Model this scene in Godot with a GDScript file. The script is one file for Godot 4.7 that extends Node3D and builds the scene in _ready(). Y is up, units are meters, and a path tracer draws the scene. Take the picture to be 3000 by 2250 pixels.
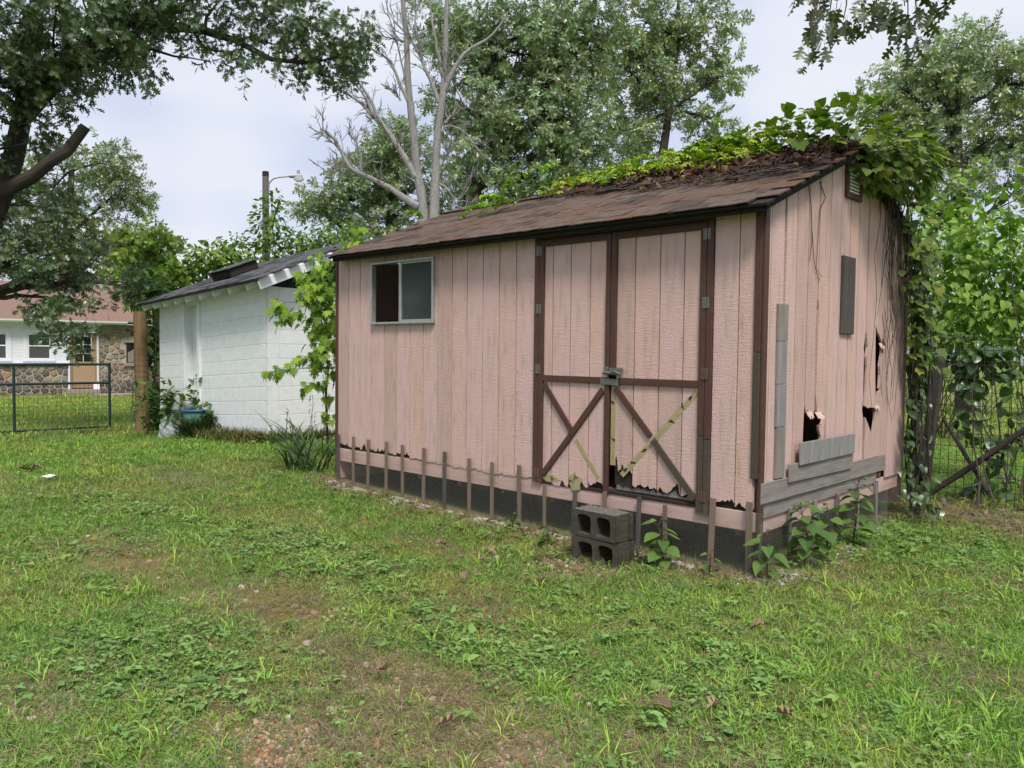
extends Node3D

# ---------------------------------------------------------------- mesh builder
class MB:
	var v := PackedVector3Array()
	var n := PackedVector3Array()
	var uv := PackedVector2Array()
	var c := PackedColorArray()
	var ix := PackedInt32Array()
	var col := Color.WHITE
	var off := Vector2.ZERO

	func tri(a: Vector3, b: Vector3, d: Vector3, ua := Vector2.ZERO, ub := Vector2.ZERO, ud := Vector2.ZERO) -> void:
		var nn := (d - a).cross(b - a)
		if nn.length_squared() < 1e-16:
			return
		nn = nn.normalized()
		var k := v.size()
		v.append(a); v.append(b); v.append(d)
		n.append(nn); n.append(nn); n.append(nn)
		uv.append(ua + off); uv.append(ub + off); uv.append(ud + off)
		c.append(col); c.append(col); c.append(col)
		ix.append(k); ix.append(k + 1); ix.append(k + 2)

	func quad(a: Vector3, b: Vector3, d: Vector3, e: Vector3, ua := Vector2.ZERO, ub := Vector2.ZERO, ud := Vector2.ZERO, ue := Vector2.ZERO) -> void:
		tri(a, b, d, ua, ub, ud)
		tri(a, d, e, ua, ud, ue)

	# a triangle or quad turned so that it faces away from o
	func out_tri(o: Vector3, a: Vector3, b: Vector3, d: Vector3, ua: Vector2, ub: Vector2, ud: Vector2) -> void:
		if (d - a).cross(b - a).dot((a + b + d) / 3.0 - o) >= 0.0:
			tri(a, b, d, ua, ub, ud)
		else:
			tri(a, d, b, ua, ud, ub)

	func out_quad(o: Vector3, a: Vector3, b: Vector3, d: Vector3, e: Vector3, ua: Vector2, ub: Vector2, ud: Vector2, ue: Vector2) -> void:
		if (d - a).cross(b - a).dot((a + b + d + e) / 4.0 - o) >= 0.0:
			quad(a, b, d, e, ua, ub, ud, ue)
		else:
			quad(a, e, d, b, ua, ue, ud, ub)

	# a box with chamfered edges; grain is the axis the texture's v runs along
	func box(t: Transform3D, size: Vector3, ch := 0.0, grain := 1) -> void:
		var h := size * 0.5
		var o := t.origin
		ch = minf(ch, minf(h.x, minf(h.y, h.z)) * 0.8)
		for ax in 3:
			var j := (ax + 1) % 3
			var k := (ax + 2) % 3
			for s in [-1.0, 1.0]:
				var p := []
				var q := []
				for st in [[-1.0, -1.0], [1.0, -1.0], [1.0, 1.0], [-1.0, 1.0]]:
					var w := Vector3.ZERO
					w[ax] = s * h[ax]
					w[j] = st[0] * (h[j] - ch)
					w[k] = st[1] * (h[k] - ch)
					p.append(t * w)
					var gv: float = w[grain] if grain != ax else w[k]
					var ou := j if (grain == k or grain == ax) else k
					q.append(Vector2(w[ou], gv))
				out_quad(o, p[0], p[1], p[2], p[3], q[0], q[1], q[2], q[3])
		if ch <= 0.0:
			return
		for ax in 3:
			var j := (ax + 1) % 3
			var k := (ax + 2) % 3
			for sj in [-1.0, 1.0]:
				for sk in [-1.0, 1.0]:
					var p := []
					var q := []
					for e in [[-1.0, 0], [1.0, 0], [1.0, 1], [-1.0, 1]]:
						var w := Vector3.ZERO
						w[ax] = e[0] * (h[ax] - ch)
						w[j] = sj * (h[j] - (ch if e[1] == 1 else 0.0))
						w[k] = sk * (h[k] - (ch if e[1] == 0 else 0.0))
						p.append(t * w)
						q.append(Vector2(w[j], w[ax]) if grain == ax else Vector2(w[ax], w[k]))
					out_quad(o, p[0], p[1], p[2], p[3], q[0], q[1], q[2], q[3])
		for sx in [-1.0, 1.0]:
			for sy in [-1.0, 1.0]:
				for sz in [-1.0, 1.0]:
					out_tri(o, t * Vector3(sx * h.x, sy * (h.y - ch), sz * (h.z - ch)), t * Vector3(sx * (h.x - ch), sy * h.y, sz * (h.z - ch)), t * Vector3(sx * (h.x - ch), sy * (h.y - ch), sz * h.z), Vector2.ZERO, Vector2.ZERO, Vector2.ZERO)

	# a polygon in the local xy plane given thickness from z0 to z1
	func slab(poly: PackedVector2Array, z0: float, z1: float, t := Transform3D.IDENTITY) -> void:
		var id := Geometry2D.triangulate_polygon(poly)
		for k in range(0, id.size(), 3):
			var a := poly[id[k]]
			var b := poly[id[k + 1]]
			var d := poly[id[k + 2]]
			if (b - a).cross(d - a) > 0.0:
				var w := b
				b = d
				d = w
			tri(t * Vector3(a.x, a.y, z1), t * Vector3(b.x, b.y, z1), t * Vector3(d.x, d.y, z1), a, b, d)
			tri(t * Vector3(a.x, a.y, z0), t * Vector3(d.x, d.y, z0), t * Vector3(b.x, b.y, z0), a, d, b)
		var cw := Geometry2D.is_polygon_clockwise(poly)
		for k in poly.size():
			var a := poly[k]
			var b := poly[(k + 1) % poly.size()]
			if not cw:
				var w := a
				a = b
				b = w
			quad(t * Vector3(a.x, a.y, z0), t * Vector3(b.x, b.y, z0), t * Vector3(b.x, b.y, z1), t * Vector3(a.x, a.y, z1), a, b, b, a)

	# a smooth tube through points; rough makes the section uneven
	func tube(pts: Array, rad: Array, sides := 6, rough := 0.0, seed_ := 1) -> void:
		var up := Vector3(0.3, 0.1, 0.95)
		var k0 := v.size()
		var along := 0.0
		var rg := RandomNumberGenerator.new()
		rg.seed = seed_
		for i in pts.size():
			var d: Vector3 = (pts[mini(i + 1, pts.size() - 1)] - pts[maxi(i - 1, 0)]).normalized()
			var a := d.cross(up)
			if a.length() < 0.1:
				a = d.cross(Vector3.RIGHT)
			a = a.normalized()
			var b := d.cross(a).normalized()
			up = a.cross(d)
			if i > 0:
				along += pts[i].distance_to(pts[i - 1])
			for s in sides + 1:
				var w := TAU * float(s % sides) / sides
				var dir := a * cos(w) + b * sin(w)
				var r: float = rad[i]
				if rough > 0.0:
					r *= 1.0 + rough * sin(w * 3.0 + i * 1.7 + seed_) * 0.6 + (rough * rg.randf_range(-0.5, 0.5) if s < sides else 0.0)
				v.append(pts[i] + dir * r)
				n.append(dir)
				uv.append(Vector2(float(s) / sides * maxf(0.2, TAU * rad[0]), along) + off)
				c.append(col)
		for i in pts.size() - 1:
			for s in sides:
				var q := k0 + i * (sides + 1) + s
				var e := q + sides + 1
				ix.append_array([q, e, q + 1, q + 1, e, e + 1])
		var last: int = k0 + (pts.size() - 1) * (sides + 1)
		var dl: Vector3 = (pts[-1] - pts[-2]).normalized()
		var m := v.size()
		v.append(pts[-1]); n.append(dl); uv.append(off); c.append(col)
		for s in sides:
			v.append(v[last + s]); n.append(dl); uv.append(off); c.append(col)
		for s in sides:
			ix.append_array([m, m + 1 + (s + 1) % sides, m + 1 + s])

	# a leaf along local +y; outline holds half widths x at y, both in leaf lengths
	func leaf(t: Transform3D, outline: Array, fold := 0.25, droop := 0.15, stalk := 0.0) -> void:
		for i in outline.size() - 1:
			var p: Vector2 = outline[i]
			var q: Vector2 = outline[i + 1]
			var z0 := -droop * p.y * p.y
			var z1 := -droop * q.y * q.y
			var m0 := t * Vector3(0, p.y + stalk, z0)
			var m1 := t * Vector3(0, q.y + stalk, z1)
			for s in [-1.0, 1.0]:
				var e0 := t * Vector3(s * p.x, p.y + stalk, z0 + fold * p.x)
				var e1 := t * Vector3(s * q.x, q.y + stalk, z1 + fold * q.x)
				if s > 0.0:
					quad(m0, m1, e1, e0)
				else:
					quad(m0, e0, e1, m1)
		if stalk > 0.0:
			quad(t * Vector3(-0.012, 0, 0), t * Vector3(-0.012, stalk, 0), t * Vector3(0.012, stalk, 0), t * Vector3(0.012, 0, 0))

	# a leaf as a fan round its stalk end, for star-shaped outlines
	func fan_leaf(t: Transform3D, outline: Array, cup := 0.1, stalk := 0.0) -> void:
		var m := t * Vector3(0, stalk, 0)
		for i in outline.size() - 1:
			var p: Vector2 = outline[i]
			var q: Vector2 = outline[i + 1]
			tri(m, t * Vector3(p.x, p.y + stalk, -cup * p.length_squared()), t * Vector3(q.x, q.y + stalk, -cup * q.length_squared()))
		if stalk > 0.0:
			quad(t * Vector3(-0.012, 0, 0), t * Vector3(-0.012, stalk, 0), t * Vector3(0.012, stalk, 0), t * Vector3(0.012, 0, 0))

	func mesh() -> ArrayMesh:
		var a := []
		a.resize(Mesh.ARRAY_MAX)
		a[Mesh.ARRAY_VERTEX] = v
		a[Mesh.ARRAY_NORMAL] = n
		a[Mesh.ARRAY_TEX_UV] = uv
		a[Mesh.ARRAY_COLOR] = c
		a[Mesh.ARRAY_INDEX] = ix
		var m := ArrayMesh.new()
		m.add_surface_from_arrays(Mesh.PRIMITIVE_TRIANGLES, a)
		return m


# ---------------------------------------------------------------- state
var rng := RandomNumberGenerator.new()
var M := {}
var T := {}
var taken := {}
var nz := FastNoiseLite.new()
var nz2 := FastNoiseLite.new()
const EYE := Vector3(2.448, 1.505, 5.096)
const FOCAL := 2344.2
var eye_basis: Basis

const OAK := [Vector2(0.0, 0.0), Vector2(0.03, 0.1), Vector2(0.2, 0.17), Vector2(0.19, 0.22), Vector2(0.05, 0.3), Vector2(0.34, 0.4), Vector2(0.44, 0.5), Vector2(0.07, 0.53), Vector2(0.32, 0.68), Vector2(0.41, 0.79), Vector2(0.08, 0.77), Vector2(0.17, 0.93), Vector2(0.0, 1.0)]
const OAK_FAR := [Vector2(0.0, 0.0), Vector2(0.2, 0.22), Vector2(0.06, 0.32), Vector2(0.38, 0.55), Vector2(0.09, 0.62), Vector2(0.2, 0.84), Vector2(0.0, 1.0)]
const HEART := [Vector2(0.0, 0.02), Vector2(0.26, -0.02), Vector2(0.4, 0.14), Vector2(0.41, 0.34), Vector2(0.3, 0.6), Vector2(0.12, 0.85), Vector2(0.0, 1.0)]
const OVAL := [Vector2(0.0, 0.0), Vector2(0.16, 0.12), Vector2(0.26, 0.35), Vector2(0.25, 0.58), Vector2(0.13, 0.85), Vector2(0.0, 1.0)]
const NARROW := [Vector2(0.0, 0.0), Vector2(0.1, 0.2), Vector2(0.13, 0.45), Vector2(0.08, 0.75), Vector2(0.0, 1.0)]
const ROUND := [Vector2(0.0, 0.0), Vector2(0.3, 0.12), Vector2(0.46, 0.4), Vector2(0.4, 0.72), Vector2(0.2, 0.94), Vector2(0.0, 1.0)]
const GRAPE := [Vector2(0.0, 0.0), Vector2(0.22, -0.14), Vector2(0.4, -0.06), Vector2(0.5, 0.14), Vector2(0.44, 0.3), Vector2(0.5, 0.46), Vector2(0.36, 0.6), Vector2(0.2, 0.64), Vector2(0.12, 0.82), Vector2(0.0, 0.96), Vector2(-0.12, 0.82), Vector2(-0.2, 0.64), Vector2(-0.36, 0.6), Vector2(-0.5, 0.46), Vector2(-0.44, 0.3), Vector2(-0.5, 0.14), Vector2(-0.4, -0.06), Vector2(-0.22, -0.14), Vector2(0.0, 0.0)]
const SMALL := [Vector2(0.0, 0.0), Vector2(0.34, 0.3), Vector2(0.32, 0.65), Vector2(0.0, 1.0)]
const MAPLE := [Vector2(0.0, 0.0), Vector2(0.28, -0.16), Vector2(0.17, 0.03), Vector2(0.42, 0.02), Vector2(0.58, 0.16), Vector2(0.3, 0.2), Vector2(0.36, 0.32), Vector2(0.52, 0.52), Vector2(0.3, 0.42), Vector2(0.36, 0.68), Vector2(0.12, 0.4), Vector2(0.2, 0.76), Vector2(0.09, 0.7), Vector2(0.0, 1.0), Vector2(-0.09, 0.7), Vector2(-0.2, 0.76), Vector2(-0.12, 0.4), Vector2(-0.36, 0.68), Vector2(-0.3, 0.42), Vector2(-0.52, 0.52), Vector2(-0.36, 0.32), Vector2(-0.3, 0.2), Vector2(-0.58, 0.16), Vector2(-0.42, 0.02), Vector2(-0.17, 0.03), Vector2(-0.28, -0.16), Vector2(0.0, 0.0)]


# ---------------------------------------------------------------- helpers
func px(u: float, v: float, depth: float) -> Vector3:   # a pixel of the 3000 x 2250 photograph at a depth in metres along the lens axis
	return EYE + eye_basis * Vector3((u - 1500.0) / FOCAL, -(v - 1125.0) / FOCAL, -1.0) * depth


func lin(r: float, g: float, b: float) -> Color:
	return Color(r, g, b).linear_to_srgb()


func numbered(called: String) -> String:
	var k: int = taken.get(called, 0)
	taken[called] = k + 1
	return called if k == 0 else "%s_%03d" % [called, k]


func tag(o: Node3D, label: String, category: String, group := "", kind := "") -> void:
	o.set_meta("label", label)
	if category:
		o.set_meta("category", category)
	if group:
		o.set_meta("group", group)
	if kind:
		o.set_meta("kind", kind)


func thing(called: String, label: String, category: String, at := Vector3.ZERO, group := "", kind := "") -> Node3D:
	var o := Node3D.new()
	o.name = numbered(called)
	add_child(o)
	o.position = at
	tag(o, label, category, group, kind)
	return o


func put(parent: Node3D, called: String, m: Mesh, material: Material, at := Transform3D.IDENTITY) -> MeshInstance3D:
	var o := MeshInstance3D.new()
	o.name = numbered(called) if parent == self else called
	o.mesh = m
	o.material_override = material
	o.transform = at
	parent.add_child(o, true)
	return o


func many(parent: Node3D, called: String, m: Mesh, material: Material, where: Array, cols: Array, kind := "stuff") -> MultiMeshInstance3D:
	var mm := MultiMesh.new()
	mm.transform_format = MultiMesh.TRANSFORM_3D
	mm.use_colors = true
	mm.mesh = m
	mm.instance_count = where.size()
	var b := PackedFloat32Array()
	b.resize(where.size() * 16)
	for i in where.size():
		var t: Transform3D = where[i]
		var k := i * 16
		b[k] = t.basis.x.x; b[k + 1] = t.basis.y.x; b[k + 2] = t.basis.z.x; b[k + 3] = t.origin.x
		b[k + 4] = t.basis.x.y; b[k + 5] = t.basis.y.y; b[k + 6] = t.basis.z.y; b[k + 7] = t.origin.y
		b[k + 8] = t.basis.x.z; b[k + 9] = t.basis.y.z; b[k + 10] = t.basis.z.z; b[k + 11] = t.origin.z
		var w: Color = cols[i]
		b[k + 12] = w.r; b[k + 13] = w.g; b[k + 14] = w.b; b[k + 15] = 1.0
	mm.buffer = b
	var o := MultiMeshInstance3D.new()
	o.name = numbered(called) if parent == self else called
	o.multimesh = mm
	o.material_override = material
	if kind:
		o.set_meta("kind", kind)
	parent.add_child(o, true)
	return o


func at(p: Vector3, e := Vector3.ZERO, s := 1.0) -> Transform3D:
	return Transform3D(Basis.from_euler(e).scaled(Vector3.ONE * s), p)


func aim(p: Vector3, dir: Vector3, roll := 0.0, s := 1.0) -> Transform3D:   # local +y along dir, local +z as far up as it can
	var y := dir.normalized()
	var x := y.cross(Vector3.UP)
	if x.length() < 0.05:
		x = Vector3.RIGHT
	x = x.normalized()
	var b := Basis(x, y, x.cross(y).normalized())
	b = b * Basis(Vector3.UP, roll)
	return Transform3D(b.scaled_local(Vector3.ONE * s), p)


func rv(r: RandomNumberGenerator, k := 1.0) -> Vector3:
	return Vector3(r.randf_range(-k, k), r.randf_range(-k, k), r.randf_range(-k, k))


func rect(x0: float, y0: float, x1: float, y1: float) -> PackedVector2Array:
	return PackedVector2Array([Vector2(x0, y0), Vector2(x1, y0), Vector2(x1, y1), Vector2(x0, y1)])


func boxp(parent: Node3D, called: String, lo: Vector3, hi: Vector3, material: Material, ch := 0.003, grain := 1) -> MeshInstance3D:
	var b := MB.new()
	b.off = Vector2(rng.randf() * 7.0, rng.randf() * 7.0)
	b.box(Transform3D(Basis.IDENTITY, Vector3.ZERO), hi - lo, ch, grain)
	return put(parent, called, b.mesh(), material, Transform3D(Basis.IDENTITY, (lo + hi) * 0.5))


func tint(c: Color, r: RandomNumberGenerator, amount := 0.25, warm := 0.1) -> Color:
	var k := r.randf_range(1.0 - amount, 1.0 + amount)
	var w := r.randf_range(-warm, warm)
	return Color(c.r * k * (1.0 + w), c.g * k, c.b * k * (1.0 - w))


func height(x: float, z: float) -> float:
	var a := (x + 7.2) / 2.7
	var b := (z + 0.7) / 2.2
	var far := smoothstep(9.0, 26.0, Vector2(x, z).length())
	return 0.19 * exp(-(a * a + b * b)) - 0.2 * far + nz2.get_noise_2d(x * 30.0, z * 30.0) * 0.02


# ---------------------------------------------------------------- textures
func noise_bytes(w: int, h: int, freq: float, oct: int, sd: int) -> PackedByteArray:
	var f := FastNoiseLite.new()
	f.seed = sd
	f.frequency = freq
	f.fractal_octaves = oct
	f.noise_type = FastNoiseLite.TYPE_SIMPLEX_SMOOTH
	return f.get_seamless_image(w, h).get_data()


func stretched(w: int, h: int, w0: int, h0: int, freq: float, oct: int, sd: int) -> PackedByteArray:
	var f := FastNoiseLite.new()
	f.seed = sd
	f.frequency = freq
	f.fractal_octaves = oct
	f.noise_type = FastNoiseLite.TYPE_SIMPLEX_SMOOTH
	var im := f.get_seamless_image(w0, h0)
	im.resize(w, h, Image.INTERPOLATE_CUBIC)
	return im.get_data()


func tex_rgb(w: int, h: int, data: PackedByteArray) -> ImageTexture:
	return ImageTexture.create_from_image(Image.create_from_data(w, h, false, Image.FORMAT_RGB8, data))


func tex_l(w: int, h: int, data: PackedByteArray) -> ImageTexture:
	return ImageTexture.create_from_image(Image.create_from_data(w, h, false, Image.FORMAT_L8, data))


func ramp_tex(w: int, h: int, src: PackedByteArray, fine: PackedByteArray, stops: Array, fine_share := 0.3) -> ImageTexture:   # stops: linear colours spread evenly over the noise
	var lut := PackedByteArray()
	lut.resize(768)
	for i in 256:
		var p := float(i) / 255.0 * (stops.size() - 1)
		var k := mini(int(p), stops.size() - 2)
		var q: Color = (stops[k] as Color).lerp(stops[k + 1], p - k).linear_to_srgb()
		lut[i * 3] = int(clampf(q.r, 0, 1) * 255.0)
		lut[i * 3 + 1] = int(clampf(q.g, 0, 1) * 255.0)
		lut[i * 3 + 2] = int(clampf(q.b, 0, 1) * 255.0)
	var out := PackedByteArray()
	out.resize(w * h * 3)
	for i in w * h:
		var s := clampi(int(src[i] * (1.0 - fine_share) + fine[i] * fine_share), 0, 255) * 3
		out[i * 3] = lut[s]
		out[i * 3 + 1] = lut[s + 1]
		out[i * 3 + 2] = lut[s + 2]
	return tex_rgb(w, h, out)


func mat(called: String, color: Color, rough := 0.8, albedo: Texture2D = null, bump: Texture2D = null, bump_cm := 0.1, scale := Vector3.ONE, tri := false, spec := 0.5) -> StandardMaterial3D:
	var m := StandardMaterial3D.new()
	m.resource_name = called
	m.albedo_color = color
	m.roughness = rough
	m.metallic_specular = spec
	m.cull_mode = BaseMaterial3D.CULL_DISABLED
	m.uv1_scale = scale
	if albedo:
		m.albedo_texture = albedo
	if bump:
		m.heightmap_enabled = true
		m.heightmap_texture = bump
		m.heightmap_scale = bump_cm
	if tri:
		m.uv1_triplanar = true
		m.uv1_world_triplanar = true
	M[called] = m
	return m


func leafmat(called: String, back: Color, rough := 0.45, spec := 0.4) -> void:
	var m := mat(called, Color.WHITE, rough, null, null, 0.1, Vector3.ONE, false, spec)
	m.vertex_color_use_as_albedo = true
	m.backlight_enabled = true
	m.backlight = back


func make_materials() -> void:
	var fine := noise_bytes(512, 512, 0.22, 2, 3)
	var mid := noise_bytes(512, 512, 0.02, 5, 4)
	var blot := noise_bytes(512, 512, 0.008, 4, 5)
	var streak := stretched(512, 512, 512, 24, 0.07, 3, 6)
	var streak_b := stretched(512, 512, 512, 12, 0.25, 2, 7)
	var cross := stretched(512, 512, 24, 512, 0.16, 2, 8)
	# embossed siding: wavy grain lines broken by fine saw marks across them
	var sh := PackedByteArray()
	sh.resize(512 * 512)
	for i in 512 * 512:
		var g := sin(float(streak[i]) * 0.085 + float(mid[i]) * 0.06 + float(streak_b[i]) * 0.03)
		var saw := float(cross[i]) / 255.0
		sh[i] = clampi(int(128.0 + g * 58.0 + (saw - 0.5) * 95.0 + (float(fine[i]) - 128.0) * 0.16), 0, 255)
	T.siding_h = tex_l(512, 512, sh)
	T.fine_h = tex_l(512, 512, fine)
	T.mid_h = tex_l(512, 512, mid)
	var wh := PackedByteArray()
	wh.resize(512 * 512)
	for i in 512 * 512:
		wh[i] = clampi(int(float(streak[i]) * 0.55 + float(streak_b[i]) * 0.35 + float(fine[i]) * 0.12), 0, 255)
	T.wood_h = tex_l(512, 512, wh)
	# pink paint: nearly even, with brownish grime streaks
	var long := stretched(512, 512, 512, 150, 0.012, 4, 16)
	T.pink = ramp_tex(512, 512, long, streak, [Color(0.38, 0.28, 0.215), Color(0.515, 0.368, 0.32), Color(0.595, 0.41, 0.372), Color(0.615, 0.422, 0.386), Color(0.635, 0.432, 0.396)], 0.27)
	T.grey_wood = ramp_tex(512, 512, wh, blot, [Color(0.09, 0.083, 0.08), Color(0.2, 0.19, 0.185), Color(0.29, 0.28, 0.275), Color(0.4, 0.385, 0.37)], 0.3)
	T.brown = ramp_tex(512, 512, mid, fine, [Color(0.052, 0.025, 0.018), Color(0.072, 0.034, 0.025), Color(0.083, 0.04, 0.029), Color(0.12, 0.064, 0.048)], 0.35)
	T.lichen = ramp_tex(512, 512, fine, mid, [Color(0.05, 0.033, 0.026), Color(0.06, 0.042, 0.032), Color(0.075, 0.06, 0.045), Color(0.1, 0.088, 0.06), Color(0.36, 0.36, 0.29)], 0.3)
	T.shingle = ramp_tex(512, 512, fine, blot, [Color(0.055, 0.038, 0.029), Color(0.098, 0.07, 0.054), Color(0.128, 0.093, 0.073), Color(0.2, 0.155, 0.125)], 0.45)
	T.shingle_grey = ramp_tex(512, 512, fine, blot, [Color(0.025, 0.025, 0.027), Color(0.06, 0.06, 0.062), Color(0.12, 0.12, 0.12), Color(0.3, 0.3, 0.3)], 0.45)
	T.shingle_red = ramp_tex(512, 512, fine, mid, [Color(0.2, 0.115, 0.09), Color(0.28, 0.175, 0.14), Color(0.38, 0.265, 0.22)], 0.5)
	T.white = ramp_tex(512, 512, blot, streak, [Color(0.58, 0.6, 0.57), Color(0.71, 0.73, 0.725), Color(0.75, 0.77, 0.765), Color(0.78, 0.8, 0.8)], 0.3)
	T.concrete = ramp_tex(512, 512, fine, blot, [Color(0.075, 0.07, 0.052), Color(0.15, 0.14, 0.115), Color(0.2, 0.19, 0.16), Color(0.36, 0.34, 0.29)], 0.5)
	T.bark = ramp_tex(512, 512, streak, fine, [Color(0.025, 0.02, 0.017), Color(0.065, 0.053, 0.045), Color(0.12, 0.1, 0.085), Color(0.18, 0.16, 0.14)], 0.3)
	T.bark_dead = ramp_tex(512, 512, streak, mid, [Color(0.08, 0.072, 0.066), Color(0.23, 0.215, 0.2), Color(0.38, 0.365, 0.35), Color(0.56, 0.55, 0.53)], 0.5)
	T.stone = ramp_tex(512, 512, mid, fine, [Color(0.55, 0.55, 0.55), Color(0.8, 0.8, 0.8), Color(1, 1, 1)], 0.3)
	T.soil = ramp_tex(512, 512, mid, fine, [Color(0.35, 0.33, 0.3), Color(0.7, 0.68, 0.66), Color(0.85, 0.84, 0.82), Color(1, 1, 1)], 0.55)
	T.post = ramp_tex(512, 512, wh, blot, [Color(0.07, 0.045, 0.022), Color(0.17, 0.11, 0.055), Color(0.24, 0.165, 0.085), Color(0.33, 0.24, 0.14)], 0.35)
	var s2 := Vector3(1.7, 1.0, 1.0)
	mat("pink", Color.WHITE, 0.72, T.pink, T.siding_h, 0.36, s2, false, 0.35)
	mat("pink_faded", Color(1.0, 0.99, 0.965), 0.75, T.pink, T.siding_h, 0.36, s2, false, 0.3)
	mat("pink_grimy", Color(0.945, 0.945, 0.925), 0.75, T.pink, T.siding_h, 0.36, s2, false, 0.3)
	mat("pink_flat", Color(0.97, 0.96, 0.95), 0.75, T.pink, T.wood_h, 0.12, Vector3(2, 1, 1), false, 0.35)
	mat("brown", Color.WHITE, 0.6, T.brown, T.wood_h, 0.05, Vector3(3, 1, 1), false, 0.4)
	mat("lichened", Color.WHITE, 0.9, T.lichen, T.fine_h, 0.12, Vector3(4, 4, 1), false, 0.3)
	mat("grey_wood", Color.WHITE, 0.88, T.grey_wood, T.wood_h, 0.25, Vector3(2.6, 0.55, 1), false, 0.3)
	mat("dark_wood", Color(0.62, 0.6, 0.58), 0.88, T.grey_wood, T.wood_h, 0.25, Vector3(2.6, 0.6, 1), false, 0.3)
	mat("pale_wood", Color(0.98, 0.95, 0.92), 0.85, T.grey_wood, T.wood_h, 0.2, Vector3(3, 0.6, 1), false, 0.3)
	mat("stake", Color(0.9, 0.78, 0.68), 0.88, T.grey_wood, T.wood_h, 0.25, Vector3(3, 0.6, 1), false, 0.3)
	mat("rot", lin(0.05, 0.036, 0.03), 0.95, null, T.fine_h, 0.4, Vector3(3, 3, 1), true, 0.2)
	mat("ghost", lin(0.42, 0.36, 0.19), 0.9, T.stone, T.wood_h, 0.2, Vector3(2.5, 1.2, 1), false, 0.3)
	mat("moss", lin(0.1, 0.1, 0.03), 1.0, T.stone, T.fine_h, 0.4, Vector3(4, 4, 4), true, 0.2)
	mat("inside", Color(0.85, 0.74, 0.62), 0.95, T.grey_wood, null, 0.1, Vector3(1, 1, 1), false, 0.2)
	mat("shingle", Color.WHITE, 0.95, T.shingle, T.fine_h, 0.2, Vector3(2.2, 2.2, 1), false, 0.25)
	mat("shingle_b", Color(0.8, 0.82, 0.84), 0.95, T.shingle, T.fine_h, 0.2, Vector3(2.2, 2.2, 1), false, 0.25)
	mat("shingle_c", Color(1.0, 0.92, 0.87), 0.95, T.shingle, T.fine_h, 0.2, Vector3(2.2, 2.2, 1), false, 0.25)
	mat("roof_edge", lin(0.055, 0.048, 0.043), 0.95, T.stone, T.fine_h, 0.5, Vector3(6, 6, 6), true, 0.25)
	mat("shingle_grey", Color.WHITE, 0.95, T.shingle_grey, T.fine_h, 0.25, Vector3(2.2, 2.2, 1), false, 0.25)
	mat("shingle_grey_b", Color(0.7, 0.7, 0.72), 0.95, T.shingle_grey, T.fine_h, 0.25, Vector3(2.2, 2.2, 1), false, 0.25)
	mat("shingle_red", Color(0.88, 0.88, 0.88), 0.95, T.shingle_red, T.fine_h, 0.2, Vector3(1.2, 1.2, 1), false, 0.25)
	mat("white_block", Color.WHITE, 0.7, T.white, T.fine_h, 0.2, Vector3(1.6, 1.6, 1), false, 0.4)
	mat("white_paint", lin(0.74, 0.76, 0.77), 0.55, T.stone, T.wood_h, 0.03, Vector3(2, 1, 1), false, 0.4)
	M.white_paint.albedo_texture = T.white
	M.white_paint.albedo_color = Color(1, 1, 1)
	mat("navy", lin(0.028, 0.03, 0.04), 0.85, T.stone, T.fine_h, 0.15, Vector3(3, 3, 1), false, 0.3)
	mat("grit", Color.WHITE, 0.95, T.concrete, T.fine_h, 0.6, Vector3(3.5, 3.5, 1), false, 0.3)
	mat("concrete", Color(0.72, 0.71, 0.67), 0.95, T.concrete, T.fine_h, 0.6, Vector3(3.5, 3.5, 1), false, 0.3)
	mat("bark", Color.WHITE, 0.95, T.bark, T.wood_h, 2.0, Vector3(1.5, 0.8, 1), false, 0.2)
	mat("bark_dead", Color.WHITE, 0.95, T.bark_dead, T.wood_h, 1.0, Vector3(2.5, 1.2, 1), false, 0.2)
	mat("twig", lin(0.07, 0.05, 0.036), 0.9)
	mat("twig_dry", lin(0.16, 0.12, 0.09), 0.9)
	mat("post", Color.WHITE, 0.85, T.post, T.wood_h, 0.5, Vector3(3, 0.7, 1), false, 0.3)
	mat("aluminium", lin(0.5, 0.52, 0.5), 0.45, T.stone, null, 0.1, Vector3(2, 2, 2), true)
	M.aluminium.metallic = 0.55
	mat("steel", lin(0.24, 0.24, 0.21), 0.55, T.stone, T.fine_h, 0.05, Vector3(9, 9, 9), true)
	M.steel.metallic = 0.7
	mat("steel_rust", lin(0.17, 0.1, 0.07), 0.8, T.stone, T.fine_h, 0.1, Vector3(9, 9, 9), true)
	M.steel_rust.metallic = 0.3
	mat("wire", lin(0.3, 0.285, 0.26), 0.5)
	M.wire.metallic = 0.3
	mat("wire_dark", lin(0.03, 0.03, 0.028), 0.7)
	M.wire_dark.metallic = 0.3
	mat("gate_green", lin(0.012, 0.035, 0.034), 0.4)
	var gl := mat("glass", Color(0.42, 0.5, 0.46, 0.2), 0.06)
	gl.transparency = BaseMaterial3D.TRANSPARENCY_ALPHA
	mat("dusty_glass", lin(0.035, 0.045, 0.038), 0.1, null, null, 0.1, Vector3.ONE, false, 0.6)
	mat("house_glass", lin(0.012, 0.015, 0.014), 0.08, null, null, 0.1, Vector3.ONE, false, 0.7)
	mat("screen", lin(0.06, 0.06, 0.065), 0.7)
	mat("house_white", lin(0.7, 0.71, 0.77), 0.6, T.stone, null, 0.1, Vector3(0.5, 0.5, 0.5), true)
	M.house_white.albedo_texture = null
	mat("tan_door", lin(0.33, 0.22, 0.135), 0.55)
	mat("cardboard", lin(0.38, 0.25, 0.155), 0.7)
	mat("mortar", lin(0.52, 0.48, 0.41), 0.95, T.stone, T.fine_h, 0.6, Vector3(1.5, 1.5, 1.5), true)
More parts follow.
